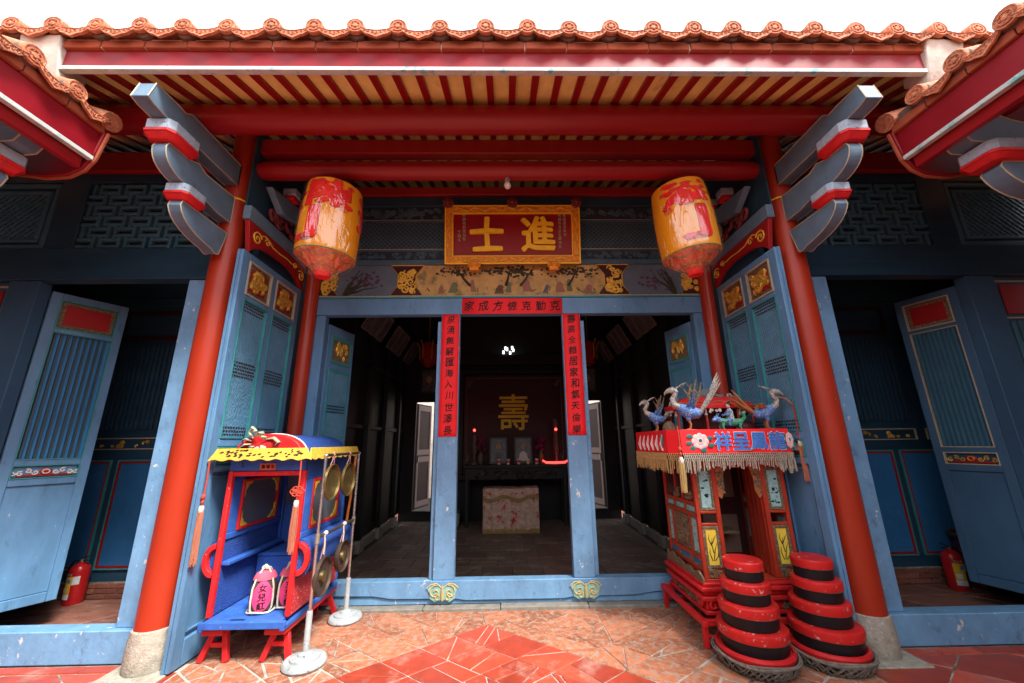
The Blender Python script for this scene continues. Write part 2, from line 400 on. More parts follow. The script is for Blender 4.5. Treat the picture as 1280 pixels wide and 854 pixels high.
class M:
    def __init__(s):
        s.v, s.f = [], []
    def add(s, vs, fs):
        b = len(s.v)
        s.v += [tuple(v) for v in vs]
        s.f += [tuple(i + b for i in f) for f in fs]
        return s
    def box(s, x0, x1, y0, y1, z0, z1):
        v = [(x, y, z) for z in (z0, z1) for y in (y0, y1) for x in (x0, x1)]
        return s.add(v, [(0, 2, 3, 1), (4, 5, 7, 6), (0, 1, 5, 4), (1, 3, 7, 5), (3, 2, 6, 7), (2, 0, 4, 6)])
    def obox(s, c, size, mtx):
        hx, hy, hz = size[0] / 2, size[1] / 2, size[2] / 2
        c = Vector(c)
        v = [c + mtx @ Vector((x, y, z)) for z in (-hz, hz) for y in (-hy, hy) for x in (-hx, hx)]
        return s.add(v, [(0, 2, 3, 1), (4, 5, 7, 6), (0, 1, 5, 4), (1, 3, 7, 5), (3, 2, 6, 7), (2, 0, 4, 6)])
    def bar(s, a, b, wd, th, up=(0, 0, 1)):
        a, b = Vector(a), Vector(b)
        t = (b - a).normalized()
        u = Vector(up)
        x = u.cross(t)
        if x.length < 1e-5:
            x = t.orthogonal()
        x.normalize()
        y = t.cross(x)
        v = [p + x * i * wd / 2 + y * j * th / 2 for p in (a, b) for (i, j) in ((-1, -1), (1, -1), (1, 1), (-1, 1))]
        return s.add(v, [(3, 2, 1, 0), (4, 5, 6, 7), (0, 1, 5, 4), (1, 2, 6, 5), (2, 3, 7, 6), (3, 0, 4, 7)])
    def tube(s, pts, rad, n=8, caps=True, closed=False, flat=1.0):
        pts = [Vector(p) for p in pts]
        if not hasattr(rad, '__len__'):
            rad = [rad] * len(pts)
        fr = frames(pts)
        vs, fs = [], []
        for p, r, (x, y) in zip(pts, rad, fr):
            for k in range(n):
                a = 2 * PI * k / n
                vs.append(p + (x * math.cos(a) + y * math.sin(a) * flat) * r)
        m = len(pts)
        for i in range(m - 1 + (1 if closed else 0)):
            j = (i + 1) % m
            for k in range(n):
                fs.append((i * n + k, i * n + (k + 1) % n, j * n + (k + 1) % n, j * n + k))
        if caps and not closed:
            fs.append(tuple(range(n - 1, -1, -1)))
            fs.append(tuple((m - 1) * n + k for k in range(n)))
        return s.add(vs, fs)
    def lathe(s, prof, c=(0, 0, 0), n=24, ax='z', squash=(1, 1)):
        vs, fs = [], []
        for r, h in prof:
            for k in range(n):
                a = 2 * PI * k / n
                x, y = r * math.cos(a) * squash[0], r * math.sin(a) * squash[1]
                p = {'z': (x, y, h), 'y': (x, h, -y), 'x': (h, x, y)}[ax]
                vs.append((p[0] + c[0], p[1] + c[1], p[2] + c[2]))
        m = len(prof)
        for i in range(m - 1):
            for k in range(n):
                fs.append((i * n + k, i * n + (k + 1) % n, (i + 1) * n + (k + 1) % n, (i + 1) * n + k))
        fs.append(tuple(range(n - 1, -1, -1)))
        fs.append(tuple((m - 1) * n + k for k in range(n)))
        return s.add(vs, fs)
    def prism(s, poly, fn, d0, d1):
        """2-D polygon (a, b) extruded from d0 to d1; fn(a, b, d) -> xyz"""
        n = len(poly)
        vs = [fn(a, b, d0) for a, b in poly] + [fn(a, b, d1) for a, b in poly]
        fs = [tuple(range(n - 1, -1, -1)), tuple(range(n, 2 * n))]
        fs += [(i, (i + 1) % n, n + (i + 1) % n, n + i) for i in range(n)]
        return s.add(vs, fs)
    def grid(s, fn, nu, nv):
        vs = [fn(i / nu, j / nv) for j in range(nv + 1) for i in range(nu + 1)]
        fs = [(j * (nu + 1) + i, j * (nu + 1) + i + 1, (j + 1) * (nu + 1) + i + 1, (j + 1) * (nu + 1) + i) for j in range(nv) for i in range(nu)]
        return s.add(vs, fs)
    def ball(s, c, r, n=8, m=6, sq=(1, 1, 1)):
        vs, fs = [], []
        for i in range(m + 1):
            t = PI * i / m
            for k in range(n):
                a = 2 * PI * k / n
                vs.append((c[0] + r * sq[0] * math.sin(t) * math.cos(a), c[1] + r * sq[1] * math.sin(t) * math.sin(a), c[2] + r * sq[2] * math.cos(t)))
        for i in range(m):
            for k in range(n):
                fs.append((i * n + k, (i + 1) * n + k, (i + 1) * n + (k + 1) % n, i * n + (k + 1) % n))
        return s.add(vs, fs)
    def glyph(s, ch, fn, bold=0.012):
        vs, fs = CH[(ch, bold)]
        k = 0
        for dx, dy in ((0, 0), (1, 0), (-1, 0), (0, 1), (0, -1), (.7, .7), (-.7, .7), (.7, -.7), (-.7, -.7)):
            q = 0.04 * k
            s.add([fn(v[0] + dx * bold, v[1] + dy * bold * 0.7, v[2] + (q if v[2] > 0 else -q)) for v in vs], fs)
            k += 1
        return s
    def build(s, name, material, parent=None, bev=0.0, smooth=35, solid=0.0, kind=None, label=None):
        me = bpy.data.meshes.new(name)
        me.from_pydata(s.v, [], s.f)
        me.update()
        if smooth:
            me.polygons.foreach_set('use_smooth', [True] * len(me.polygons))
            me.set_sharp_from_angle(angle=math.radians(smooth))
        me.materials.append(material)
        o = bpy.data.objects.new(name, me)
        COL.objects.link(o)
        if parent is not None:
            o.parent = parent
            if parent.name in WORLD:
                o.location = WORLD[parent.name]
        if bev:
            b = o.modifiers.new('bevel', 'BEVEL')
            b.width = bev
            b.segments = 2
            b.limit_method = 'ANGLE'
            b.angle_limit = math.radians(40)
        if solid:
            k = o.modifiers.new('solid', 'SOLIDIFY')
            k.thickness = solid
        if kind:
            o['kind'] = kind
        if label:
            o['label'] = label
        return o

WORLD = {}
def thing(name, label, cat, loc=(0, 0, 0), rz=0.0, group=None, world=True):
    """an Empty at the thing's base; with world=True its parts are modelled in world coordinates"""
    o = bpy.data.objects.new(name, None)
    o.empty_display_size = 0.1
    COL.objects.link(o)
    o.location = loc
    o.rotation_euler = (0, 0, rz)
    o['label'] = label
    o['category'] = cat
    if group:
        o['group'] = group
    if world:
        WORLD[o.name] = -Vector(loc)
    return o
def tag(o, label, cat, group=None):
    o['label'] = label
    o['category'] = cat
    if group:
        o['group'] = group
    return o
def struct(o):
    o['kind'] = 'structure'
    return o
def inst(src, parent, loc, rot=(0, 0, 0), scale=(1, 1, 1), material=None):
    """another object that shares the mesh of src"""
    o = src.copy()
    COL.objects.link(o)
    o.parent = parent
    off = WORLD.get(parent.name, Vector((0, 0, 0))) if parent is not None else Vector((0, 0, 0))
    o.location = Vector(loc) + off
    o.rotation_euler = rot
    o.scale = scale
    return o
def repeat(m, name, material, parent, locs, rots=None, scales=None, **kw):
    """one mesh, one object per location"""
    first = m.build(name, material, parent, **kw)
    off = WORLD.get(parent.name, Vector((0, 0, 0)))
    for i, l in enumerate(locs):
        o = first if i == 0 else inst(first, parent, l)
        o.location = Vector(l) + off
        if rots:
            o.rotation_euler = rots[i]
        if scales:
            o.scale = scales[i]

def spiral(c, ex, ey, r, turns, rev=1, a0=0.0, n=14):
    c, ex, ey = Vector(c), Vector(ex), Vector(ey)
    out = []
    for i in range(n + 1):
        t = i / n
        a = a0 + rev * turns * 2 * PI * t
        q = r * (1 - 0.85 * t)
        out.append(c + ex * q * math.cos(a) + ey * q * math.sin(a))
    return out
def carving(m, org, ex, ey, w_, h_, n, r, seed=1):
    """a field of carved curls and leaves in the rectangle org + [0,w]ex + [0,h]ey, about r thick"""
    rnd = random.Random(seed)
    ex, ey, org = Vector(ex), Vector(ey), Vector(org)
    for k in range(n):
        a, b = rnd.uniform(0.06, 0.94) * w_, rnd.uniform(0.08, 0.92) * h_
        q = min(w_, h_) * rnd.uniform(0.12, 0.26)
        q = min(q, a * 0.95, (w_ - a) * 0.95, b * 0.95, (h_ - b) * 0.95) + r
        c = org + ex * a + ey * b
        pts = spiral(c, ex, ey, q, rnd.uniform(0.7, 1.5), rnd.choice((-1, 1)), rnd.uniform(0, 6.3), 9)
        m.tube(pts, [r * (0.6 + 0.8 * math.sin(PI * (i + 0.5) / 10)) for i in range(10)], 5)
def rect_frame(m, fn, a0, a1, b0, b1, t, d0, d1):
    """a rectangular frame of width t; fn(a, b, d) -> xyz"""
    for (p0, p1, q0, q1) in ((a0, a1, b0, b0 + t), (a0, a1, b1 - t, b1), (a0, a0 + t, b0 + t, b1 - t), (a1 - t, a1, b0 + t, b1 - t)):
        m.prism([(p0, q0), (p1, q0), (p1, q1), (p0, q1)], fn, d0, d1)
    return m
def quad(m, fn, a0, a1, b0, b1, d0, d1):
    return m.prism([(a0, b0), (a1, b0), (a1, b1), (a0, b1)], fn, d0, d1)
# ================================================================== SETTING: ground
def ground():
    m = M().box(-40, 40, -40, -0.642, -0.3, -0.001)
    m.box(-40, 40, -0.642, 40, -0.3, -0.022)
    gm = bpy.data.materials.new('courtyard_paving_far')
    gm.use_nodes = True
    t = gm.node_tree
    g = t.nodes.new('ShaderNodeNewGeometry')
    mp = t.nodes.new('ShaderNodeMapping')
    mp.inputs['Rotation'].default_value = (0, 0, 0.66)
    br = t.nodes.new('ShaderNodeTexBrick')
    br.offset = 0
    br.inputs['Scale'].default_value = 1
    br.inputs['Brick Width'].default_value = 0.33
    br.inputs['Row Height'].default_value = 0.33
    br.inputs['Mortar Size'].default_value = 0.006
    br.inputs['Color1'].default_value = (0.42, 0.11, 0.06, 1)
    br.inputs['Color2'].default_value = (0.34, 0.10, 0.06, 1)
    br.inputs['Mortar'].default_value = (0.36, 0.33, 0.28, 1)
    t.links.new(g.outputs['Position'], mp.inputs['Vector'])
    t.links.new(mp.outputs['Vector'], br.inputs['Vector'])
    t.links.new(br.outputs['Color'], t.nodes['Principled BSDF'].inputs['Base Color'])
    t.nodes['Principled BSDF'].inputs['Roughness'].default_value = 0.7
    return struct(m.build('courtyard_ground', gm, smooth=0))
GROUND = ground()
BED = struct(M().box(-5.6, 5.6, -0.64, 0.86, -0.2, -0.0035).build('porch_pavement', MORTAR, smooth=0))
HFLOOR = struct(M().box(-2.05, 2.05, 0.86, 7.6, -0.2, 0.0).build('hall_floor', FBED, smooth=0))

def clip(poly, p, nrm, off=0.0):
    """keep the side of the line where (x - p).nrm >= off"""
    out = []
    n = len(poly)
    for i in range(n):
        a, b = poly[i], poly[(i + 1) % n]
        da = (a[0] - p[0]) * nrm[0] + (a[1] - p[1]) * nrm[1] - off
        db = (b[0] - p[0]) * nrm[0] + (b[1] - p[1]) * nrm[1] - off
        if da >= 0:
            out.append(a)
        if da * db < 0:
            t = da / (da - db)
            out.append((a[0] + t * (b[0] - a[0]), a[1] + t * (b[1] - a[1])))
    return out
def area(p):
    return abs(sum(p[i][0] * p[(i + 1) % len(p)][1] - p[(i + 1) % len(p)][0] * p[i][1] for i in range(len(p)))) / 2
def inset(poly, d):
    cx = sum(p[0] for p in poly) / len(poly)
    cy = sum(p[1] for p in poly) / len(poly)
    out = list(poly)
    n = len(poly)
    for i in range(n):
        a, b = poly[i], poly[(i + 1) % n]
        ex, ey = b[0] - a[0], b[1] - a[1]
        l = math.hypot(ex, ey)
        if l < 1e-6:
            continue
        nx, ny = -ey / l, ex / l
        if (cx - a[0]) * nx + (cy - a[1]) * ny < 0:
            nx, ny = -nx, -ny
        out = clip(out, a, (nx, ny), d)
        if len(out) < 3:
            return []
    return out
rnd = random.Random(21)
def crack(poly, depth):
    """break a paver along uneven cracks"""
    if depth == 0 or area(poly) < 0.012:
        return [poly]
    cx = sum(p[0] for p in poly) / len(poly) + rnd.uniform(-0.05, 0.05)
    cy = sum(p[1] for p in poly) / len(poly) + rnd.uniform(-0.05, 0.05)
    a = rnd.uniform(0, PI)
    nv = (math.cos(a), math.sin(a))
    res = []
    for sg in (1, -1):
        q = clip(poly, (cx, cy), (nv[0] * sg, nv[1] * sg), 0.0)
        if len(q) >= 3 and area(q) > 0.002:
            res += crack(q, depth - 1 if rnd.random() < 0.8 else 0)
    return res
def paver(poly, gap, mtl, z, par):
    q = inset(poly, gap)
    if len(q) < 3 or area(q) < 0.0012:
        return
    t = inset(q, 0.0025)
    if len(t) != len(q):
        t = [((p[0] - q[0][0]) * 0.99 + q[0][0], (p[1] - q[0][1]) * 0.99 + q[0][1]) for p in q]
    n = len(q)
    tx, ty = rnd.uniform(-0.006, 0.006), rnd.uniform(-0.006, 0.006)
    cx, cy = q[0]
    zz = lambda p: z + (p[0] - cx) * tx + (p[1] - cy) * ty
    m = M()
    vs = [(p[0], p[1], -0.03) for p in q] + [(p[0], p[1], zz(p) - 0.003) for p in q] + [(p[0], p[1], zz(p)) for p in t]
    fs = [(k * n + i, k * n + (i + 1) % n, (k + 1) * n + (i + 1) % n, (k + 1) * n + i) for k in (0, 1) for i in range(n)]
    fs.append(tuple(2 * n + i for i in range(n)))
    m.add(vs, fs)
    m.build('paving_tile', mtl, par, smooth=0)
def paving():
    s = 0.272
    A, B_, O = (0.80 * s, -0.60 * s), (-0.80 * s, -0.60 * s), (-0.225, 0.505)
    for i in range(-12, 13):
        for j in range(-12, 13):
            c = [(O[0] + (i + di) * A[0] + (j + dj) * B_[0], O[1] + (i + di) * A[1] + (j + dj) * B_[1]) for di, dj in ((0, 0), (1, 0), (1, 1), (0, 1))]
            for (p, nv) in (((0, 0.755), (0, -1)), ((0, -0.62), (0, 1)), ((-2.1, 0), (1, 0)), ((2.1, 0), (-1, 0))):
                c = clip(c, p, nv)
                if len(c) < 3:
                    break
            if len(c) < 3 or area(c) < 0.003:
                continue
            cy = sum(p[1] for p in c) / len(c)
            red = i >= 0 and j >= 0
            far = cy < -0.42
            for q in crack(c, 0 if far else (rnd.choice((0, 1, 2, 2)) if red else rnd.choice((1, 2, 2, 2)))):
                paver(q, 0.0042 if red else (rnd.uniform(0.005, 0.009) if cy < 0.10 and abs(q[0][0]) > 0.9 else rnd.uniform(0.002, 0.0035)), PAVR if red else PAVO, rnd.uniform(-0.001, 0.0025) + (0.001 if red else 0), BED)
    # wide red pavers in front of the side rooms, and the brick edging under their sills
    for sx in (-1, 1):
        s2 = 0.46
        A2, B2, O2 = (0.8 * s2, -0.6 * s2), (-0.8 * s2, -0.6 * s2), (sx * 2.62, 0.35)
        for i in range(-5, 6):
            for j in range(-5, 6):
                c = [(O2[0] + (i + di) * A2[0] + (j + dj) * B2[0], O2[1] + (i + di) * A2[1] + (j + dj) * B2[1]) for di, dj in ((0, 0), (1, 0), (1, 1), (0, 1))]
                for (p, nv) in (((0, -0.045), (0, -1)), ((0, -0.66), (0, 1)), ((sx * 2.1, 0), (sx, 0)), ((sx * 4.0, 0), (-sx, 0))):
                    c = clip(c, p, nv)
                    if len(c) < 3:
                        break
                if len(c) >= 3 and area(c) > 0.004:
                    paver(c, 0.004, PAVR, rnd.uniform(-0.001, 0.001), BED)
        x = 2.47
        while x < 4.0:
            l = 0.26
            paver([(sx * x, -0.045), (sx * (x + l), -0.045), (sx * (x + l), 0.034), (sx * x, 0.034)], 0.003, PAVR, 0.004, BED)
            x += l
    # broken floor tiles inside the hall
    s = 0.33
    for i in range(-7, 7):
        for j in range(0, 11):
            c = [(i * s + (j % 2) * s / 2, 0.94 + j * s), ((i + 1) * s + (j % 2) * s / 2, 0.94 + j * s), ((i + 1) * s + (j % 2) * s / 2, 0.94 + (j + 1) * s), (i * s + (j % 2) * s / 2, 0.94 + (j + 1) * s)]
            for (p, nv) in (((-1.92, 0), (1, 0)), ((1.92, 0), (-1, 0))):
                c = clip(c, p, nv)
                if len(c) < 3:
                    break
            if len(c) < 3 or area(c) < 0.004:
                continue
            for q in crack(c, rnd.choice((0, 1, 2)) if j < 4 else 0):
                paver(q, 0.003, PAVF, rnd.uniform(0.003, 0.006), HFLOOR)
paving()
STEP = M()
xx = -2.08
rs = random.Random(3)
strip = []
while xx < 2.08:
    l = min(rs.uniform(0.5, 0.9), 2.08 - xx)
    strip.append((xx, xx + l))
    xx += l
for a, b in strip:
    M().box(a + 0.003, b - 0.003, 0.758, 0.86, -0.05, 0.022 + rs.uniform(-0.003, 0.003)).build('step_stone', STONEG, BED, bev=0.006)

# ================================================================== SETTING: hall shell
def hall_shell():
    for sx, lab in ((-1, 'dark timber side wall of the hall, left of the altar'), (1, 'dark timber side wall of the hall, right of the altar')):
        t = thing('hall_wall', lab, 'wall', (sx * 2.05, 3, 0), group='side walls of the hall')
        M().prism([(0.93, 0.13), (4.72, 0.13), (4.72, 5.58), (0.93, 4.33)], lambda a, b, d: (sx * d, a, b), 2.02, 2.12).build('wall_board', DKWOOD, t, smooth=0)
        for k in range(5):
            y = 1.0 + k * 0.78
            M().box(min(sx * 1.955, sx * 2.018), max(sx * 1.955, sx * 2.018), y, y + 0.09, 0.13, 4.0).build('wall_post', DKWOOD, t, bev=0.006)
            M().box(min(sx * 1.93, sx * 2.02), max(sx * 1.93, sx * 2.02), y - 0.04, y + 0.13, 0.0, 0.15).build('post_stone', STONEG, t, bev=0.012)
            if k < 4:
                M().box(min(sx * 1.985, sx * 2.06), max(sx * 1.985, sx * 2.06), y + 0.133, y + 0.737, 0.0, 0.12).build('base_stone', STONEG, t, bev=0.01)
        for z in (1.55, 2.45):
            M().box(min(sx * 1.985, sx * 2.017), max(sx * 1.985, sx * 2.017), 1.09, 4.6, z, z + 0.05).build('wall_rail', DKWOOD, t, bev=0.004)
    t = thing('hall_back_wall', 'dark back wall of the hall behind the altar with doorways', 'wall', (0, 4.65, 0))
    for (a, b, z0, z1) in ((-1.44, 1.44, 0, 5.55), (-2.018, -1.78, 0, 5.55), (1.78, 2.018, 0, 5.55), (-1.78, -1.44, 2.12, 5.55), (1.44, 1.78, 2.12, 5.55), (-1.78, -1.44, 0, 0.16), (1.44, 1.78, 0, 0.16)):
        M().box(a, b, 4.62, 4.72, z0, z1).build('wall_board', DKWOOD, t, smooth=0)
    # courtyard wall far behind the back doorways
    o = M().box(-6, 6, 7.6, 7.8, 0, 3.0).build('yard_wall', PLAST, smooth=0)
    tag(o, 'pale plaster yard wall seen through the hall back doorways', 'wall')
hall_shell()

# ================================================================== main roof
SL = 0.33
def soff(y):
    return 3.86 + SL * (y + 0.45)
def main_roof():
    t = thing('main_roof', 'tiled roof of the hall with round tile ends above red eave board', 'roof', (0, 0, 3.7))
    al = math.atan(SL)
    # ochre soffit bricks and the roof body above them
    m = M()
    vs = []
    for y in (-0.89, 5.0):
        for x in (-5.5, 5.5):
            vs.append((x, y, soff(y) + 0.035))
    for y in (-0.89, 5.0):
        for x in (-5.5, 5.5):
            vs.append((x, y, soff(y) + 0.09))
    m.add(vs, [(0, 1, 3, 2), (4, 6, 7, 5), (0, 4, 5, 1), (2, 3, 7, 6), (0, 2, 6, 4), (1, 5, 7, 3)])
    m.build('soffit', YEL, t, smooth=0)
    m2 = M()
    m2.add([(x, y, z + 0.002) for (x, y, z) in vs[4:]] + [(x, y, z + 0.16) for (x, y, z) in vs[4:]], [(0, 1, 3, 2), (4, 6, 7, 5), (0, 4, 5, 1), (2, 3, 7, 6), (0, 2, 6, 4), (1, 5, 7, 3)])
    m2.build('tile_bed', TILEDK, t, smooth=0)
    # rafters
    L_ = 2.9
    m = M().box(-0.024, 0.024, 0, L_, 0.008, 0.034)
    locs = [(-2.84 + 0.158 * k, -0.89, soff(-0.89)) for k in range(-9, 46)]
    locs = [l for l in locs if -4.3 < l[0] < 4.2]
    repeat(m, 'rafter', BEAM, t, locs, [(al, 0, 0)] * len(locs), smooth=0)
    # eave board, trim
    M().box(-2.87, 2.73, -0.93, -0.895, 3.70, 3.825).build('eave_board', FASC, t, bev=0.004)
    M().box(-2.872, 2.732, -0.938, -0.90, 3.668, 3.698).build('trim_strip', WHITE, t, bev=0.003)
    # terracotta course under the tiles, brick by brick
    m = M().box(-0.134, 0.134, -0.955, -0.89, 3.828, 3.885)
    xs = [-3.99 + 0.272 * k for k in range(30)]
    repeat(m, 'eave_brick', TERRB, t, [(x + 0.13 + rnd.uniform(-0.004, 0.004), rnd.uniform(-0.003, 0.003), 0) for x in xs], bev=0.006)
    M().box(-4.1, 4.1, -0.945, -0.9, 3.832, 3.90).build('mortar_course', PLAST, t, smooth=0)
    # round tile rows with embossed end discs
    tile_set(t, [(-3.99 + 0.272 * k + rnd.uniform(-0.012, 0.012), -1.0, 3.948 + rnd.uniform(-0.006, 0.006)) for k in range(30)], 0.0, al, 0.272)
    for sx, x in ((-1, -2.87), (1, 2.73)):
        mm = M()
        mm.prism([(-0.98, 3.90), (-0.80, 3.90), (-0.78, 3.70), (-0.90, 3.58), (-0.93, 3.62)], lambda a, b, d: (d, a, b), x + sx * 0.002, x + sx * 0.26)
        mm.build('plaster_gusset', PLAST, t, bev=0.01)
def tile_set(t, locs, rz, slope, pitch, length=1.6):
    """round cover tiles with medallion ends and hanging drip tiles between; local -y is out of the eave"""
    r = 0.054
    m = M()
    dy, dz = math.cos(slope), math.sin(slope)
    m.tube([(0, 0.004, 0), (0, length * dy, length * dz)], r, 14)
    m.lathe([(0.05, 0.02), (0.057, 0.012), (0.058, -0.004), (0.054, -0.010), (0.049, -0.010), (0.046, -0.003), (0.038, -0.003), (0.036, -0.011), (0.030, -0.011), (0.028, -0.004), (0.017, -0.004), (0.014, -0.012), (0.004, -0.014)], (0, 0, 0), 18, 'y')
    for k in range(6):
        a = k * PI / 3
        m.ball((0.023 * math.cos(a), -0.006, 0.023 * math.sin(a)), 0.006, 5, 4)
    rot = [(rnd.uniform(-0.05, 0.05), rnd.uniform(-0.4, 0.4) * 0, rz + rnd.uniform(-0.05, 0.05)) for l in locs]
    repeat(m, 'round_tile', TERRA, t, locs, rot)
    # grey mortar plug behind/under each end
    mm = M().lathe([(0.052, 0.02), (0.062, 0.03), (0.060, 0.055), (0.05, 0.06)], (0, 0, -0.006), 12, 'y')
    repeat(mm, 'mortar_plug', TILEDK, t, locs, rot)
    # drip tile: dished, with a scalloped pendant and raised scrollwork
    d = M()
    hw = pitch * 0.40
    n = 10
    top, bot = [], []
    for i in range(n + 1):
        u = -1 + 2 * i / n
        top.append((u * hw, -0.012 - 0.026 * (1 - u * u)))
        sc = 1 + 0.10 * math.cos(u * 9)
        bot.append((u * hw, -0.03 - 0.062 * (1 - abs(u) ** 1.7) * sc))
    d.prism(top + bot[::-1], lambda a, b, q: (a, q, b), -0.008, 0.008)
    for k in range(7):
        u = -0.72 + 0.24 * k
        z = -0.012 - 0.026 * (1 - u * u) - 0.026 * (1 - 0.8 * abs(u))
        d.tube(spiral((u * hw, -0.009, z), (1, 0, 0), (0, 0, 1), 0.014 * (1.2 - 0.5 * abs(u)), 1.1, 1 if k % 2 else -1, k, 7), 0.0032, 4)
    d.tube([(u * hw, -0.009, -0.015 - 0.026 * (1 - u * u)) for u in [-1 + i / 5 for i in range(11)]], 0.004, 4)
    # dished tile behind
    d.grid(lambda a, b: ((-1 + 2 * a) * hw, b * length * dy, -0.010 - 0.026 * (1 - (-1 + 2 * a) ** 2) + b * length * dz), 6, 1)
    c, s_ = math.cos(rz), math.sin(rz)
    dl = [(l[0] + pitch / 2 * c + rnd.uniform(-0.006, 0.006), l[1] + pitch / 2 * s_, l[2] - 0.004) for l in locs]
    repeat(d, 'drip_tile', TERRA, t, dl, [(rnd.uniform(-0.06, 0.03), rnd.uniform(-0.03, 0.03), rz) for l in locs])
main_roof()

def wing_roof(sx, xe, label):
    """roof of a side wing: eave runs toward the viewer at |x| = xe, facing the courtyard centre"""
    y1, y0 = -0.73, -8.6
    t = thing('wing_roof', label, 'roof', (sx * xe, y1, 3.3), group='side wing roofs')
    k = 0.36
    al = math.atan(k)
    fn = lambda a, b, d: (sx * (xe + a), d, b)
    # soffit, bed
    quadp = [(0.07, 3.30 + 0.03), (3.2, 3.30 + 0.03 + 3.13 * k), (3.2, 3.30 + 0.22 + 3.13 * k), (0.07, 3.30 + 0.1)]
    M().prism(quadp, fn, y0, y1 - 0.05).build('soffit', YEL, t, smooth=0)
    M().prism([(0.02, 3.405), (3.2, 3.405 + 3.18 * k), (3.2, 3.46 + 3.18 * k), (0.02, 3.46)], fn, y0, y1 - 0.04).build('tile_bed', TILEDK, t, smooth=0)
    m = M().box(0, 2.8, -0.028, 0.028, -0.03, 0.034)
    ys = [y1 - 0.16 - 0.158 * i for i in range(14)]
    repeat(m, 'rafter', BEAM, t, [(sx * (xe + 0.1), y, 3.305) for y in ys], [(0, -al, 0) if sx > 0 else (0, -al, PI) for y in ys], smooth=0)
    # fascia with trim, closing end board with its curved foot
    M().prism([(0.03, 3.165), (0.065, 3.165), (0.065, 3.345), (0.03, 3.345)], fn, y0, y1 - 0.03).build('eave_board', FASC, t, bev=0.004)
    M().prism([(0.02, 3.135), (0.055, 3.135), (0.055, 3.163), (0.02, 3.163)], fn, y0, y1 - 0.03).build('trim_strip', WHITE, t, bev=0.003)
    M().prism([(0.062, 3.06), (0.10, 3.06), (0.10, 3.28), (0.062, 3.28)], fn, y0, y1 - 0.05).build('under_board', BEAM, t, bev=0.004)
    pts = [(0.0, 3.36), (0.02, 3.25), (0.035, 3.16), (0.08, 3.08), (0.16, 3.03), (0.30, 3.02), (0.55, 3.06), (1.2, 3.16), (3.1, 3.8), (3.1, 4.3), (0.1, 3.40)]
    M().prism(pts, fn, y1 - 0.03, y1 + 0.012).build('verge_board', FASC, t, bev=0.006)
    ed = M()
    ed.tube([(sx * (xe + a - 0.004), y1 - 0.008, b - 0.004) for a, b in pts[:8]], 0.011, 6)
    ed.build('verge_bead', TERRB, t)
    # terracotta course
    m = M().box(-0.045, 0.045, -0.108, 0.108, -0.03, 0.028)
    ys = [y1 - 0.13 - 0.222 * i for i in range(17)]
    repeat(m, 'eave_brick', TERRB, t, [(sx * (xe + 0.052), y, 3.378) for y in ys], bev=0.006)
    rz = PI / 2 if sx < 0 else -PI / 2
    locs = [(sx * (xe - 0.02), y1 - 0.235 - 0.226 * i + rnd.uniform(-0.01, 0.01), 3.458) for i in range(16)]
    tile_set(t, locs, rz, al, 0.226 if sx < 0 else 0.226, 1.5)
    # plain corner tile at the end of the eave
    M().tube([(sx * (xe - 0.02), y1 - 0.02, 3.44), (sx * (xe + 1.4), y1 - 0.02, 3.44 + 1.4 * k)], 0.062, 12).build('corner_tile', TERRA, t)
wing_roof(-1, 2.68, 'left side wing roof corner with red eave board and tile ends')
wing_roof(1, 2.58, 'right side wing roof corner with red eave board and tile ends')

# ================================================================== unseen rest of the courtyard, added to cut low sky light
def courtyard():
    for sx in (-1, 1):
        side = 'left' if sx < 0 else 'right'
        t = thing('unseen_wing_wall', 'unseen blue timber wall of the %s side wing, added to cut low sky light' % side, 'wall', (sx * 4.3, -4, 0), group='unseen side wing walls')
        M().box(*sorted((sx * 4.6, sx * 4.7)), -9.0, 0.03, 0.0, 3.75).build('wall_board', SLATE, t, smooth=0)
        for k in range(4):
            M().box(*sorted((sx * 4.57, sx * 4.5995)), -7.8 + 1.8 * k, -6.8 + 1.8 * k, 0.2, 2.7).build('panel', BLUE, t, bev=0.004)
    t = thing('unseen_gate_house', 'unseen gate house wall behind the viewer, added to cut low sky light', 'building', (0, -9, 0))
    M().box(-4.3, 4.3, -9.2, -9.0, 0, 3.6).build('wall', PLAST, t, smooth=0)
    M().box(-1.2, 1.2, -8.995, -8.95, 0, 2.8).build('door', BLUE, t, smooth=0)
    M().prism([(-8.3, 3.5), (-9.0, 3.75), (-11, 4.6), (-11, 4.75), (-8.3, 3.65)], lambda a, b, d: (d, a, b), -5, 5).build('roof', TERRA, t, smooth=0)
courtyard()

# ================================================================== beams
def beam(name, label, cyl, m_, bev=0.0):
    o = cyl.build(name, m_, None, bev=bev)
    tag(o, label, 'beam', 'red beams under the hall eave')
    return o
beam('eave_beam', 'thick round red beam running full width below the striped soffit', M().tube([(-4.6, -0.45, 3.755), (4.4, -0.45, 3.755)], 0.104, 32), BEAM)
beam('flat_beam', 'flat dark red board beam between the pillar tops behind the thick round beam', M().box(-2.23, 2.23, -0.05, 0.05, 3.80, 3.945), BEAM, 0.01)
beam('tie_beam', 'round red tie beam between the pillars from which the lanterns hang', M().lathe([(0.02, -2.235), (0.06, -2.20), (0.078, -2.12), (0.08, -2.0), (0.08, 2.0), (0.078, 2.12), (0.06, 2.20), (0.02, 2.235)], (0, 0, 3.655), 28, 'x'), BEAM)
beam('wall_beam', 'dark red beam on top of the lattice transom behind the plaque', M().box(-2.0, 2.0, 0.80, 0.90, 3.985, 4.085), BEAM, 0.01)
for sx in (-1, 1):
    M_ = M().box(min(sx * 2.45, sx * 5.4), max(sx * 2.45, sx * 5.4), 0.03, 0.13, 3.685, 3.88)
    beam('bay_beam', 'red beam above the fret lattice of the %s side room' % ('left' if sx < 0 else 'right'), M_, BEAM, 0.01)

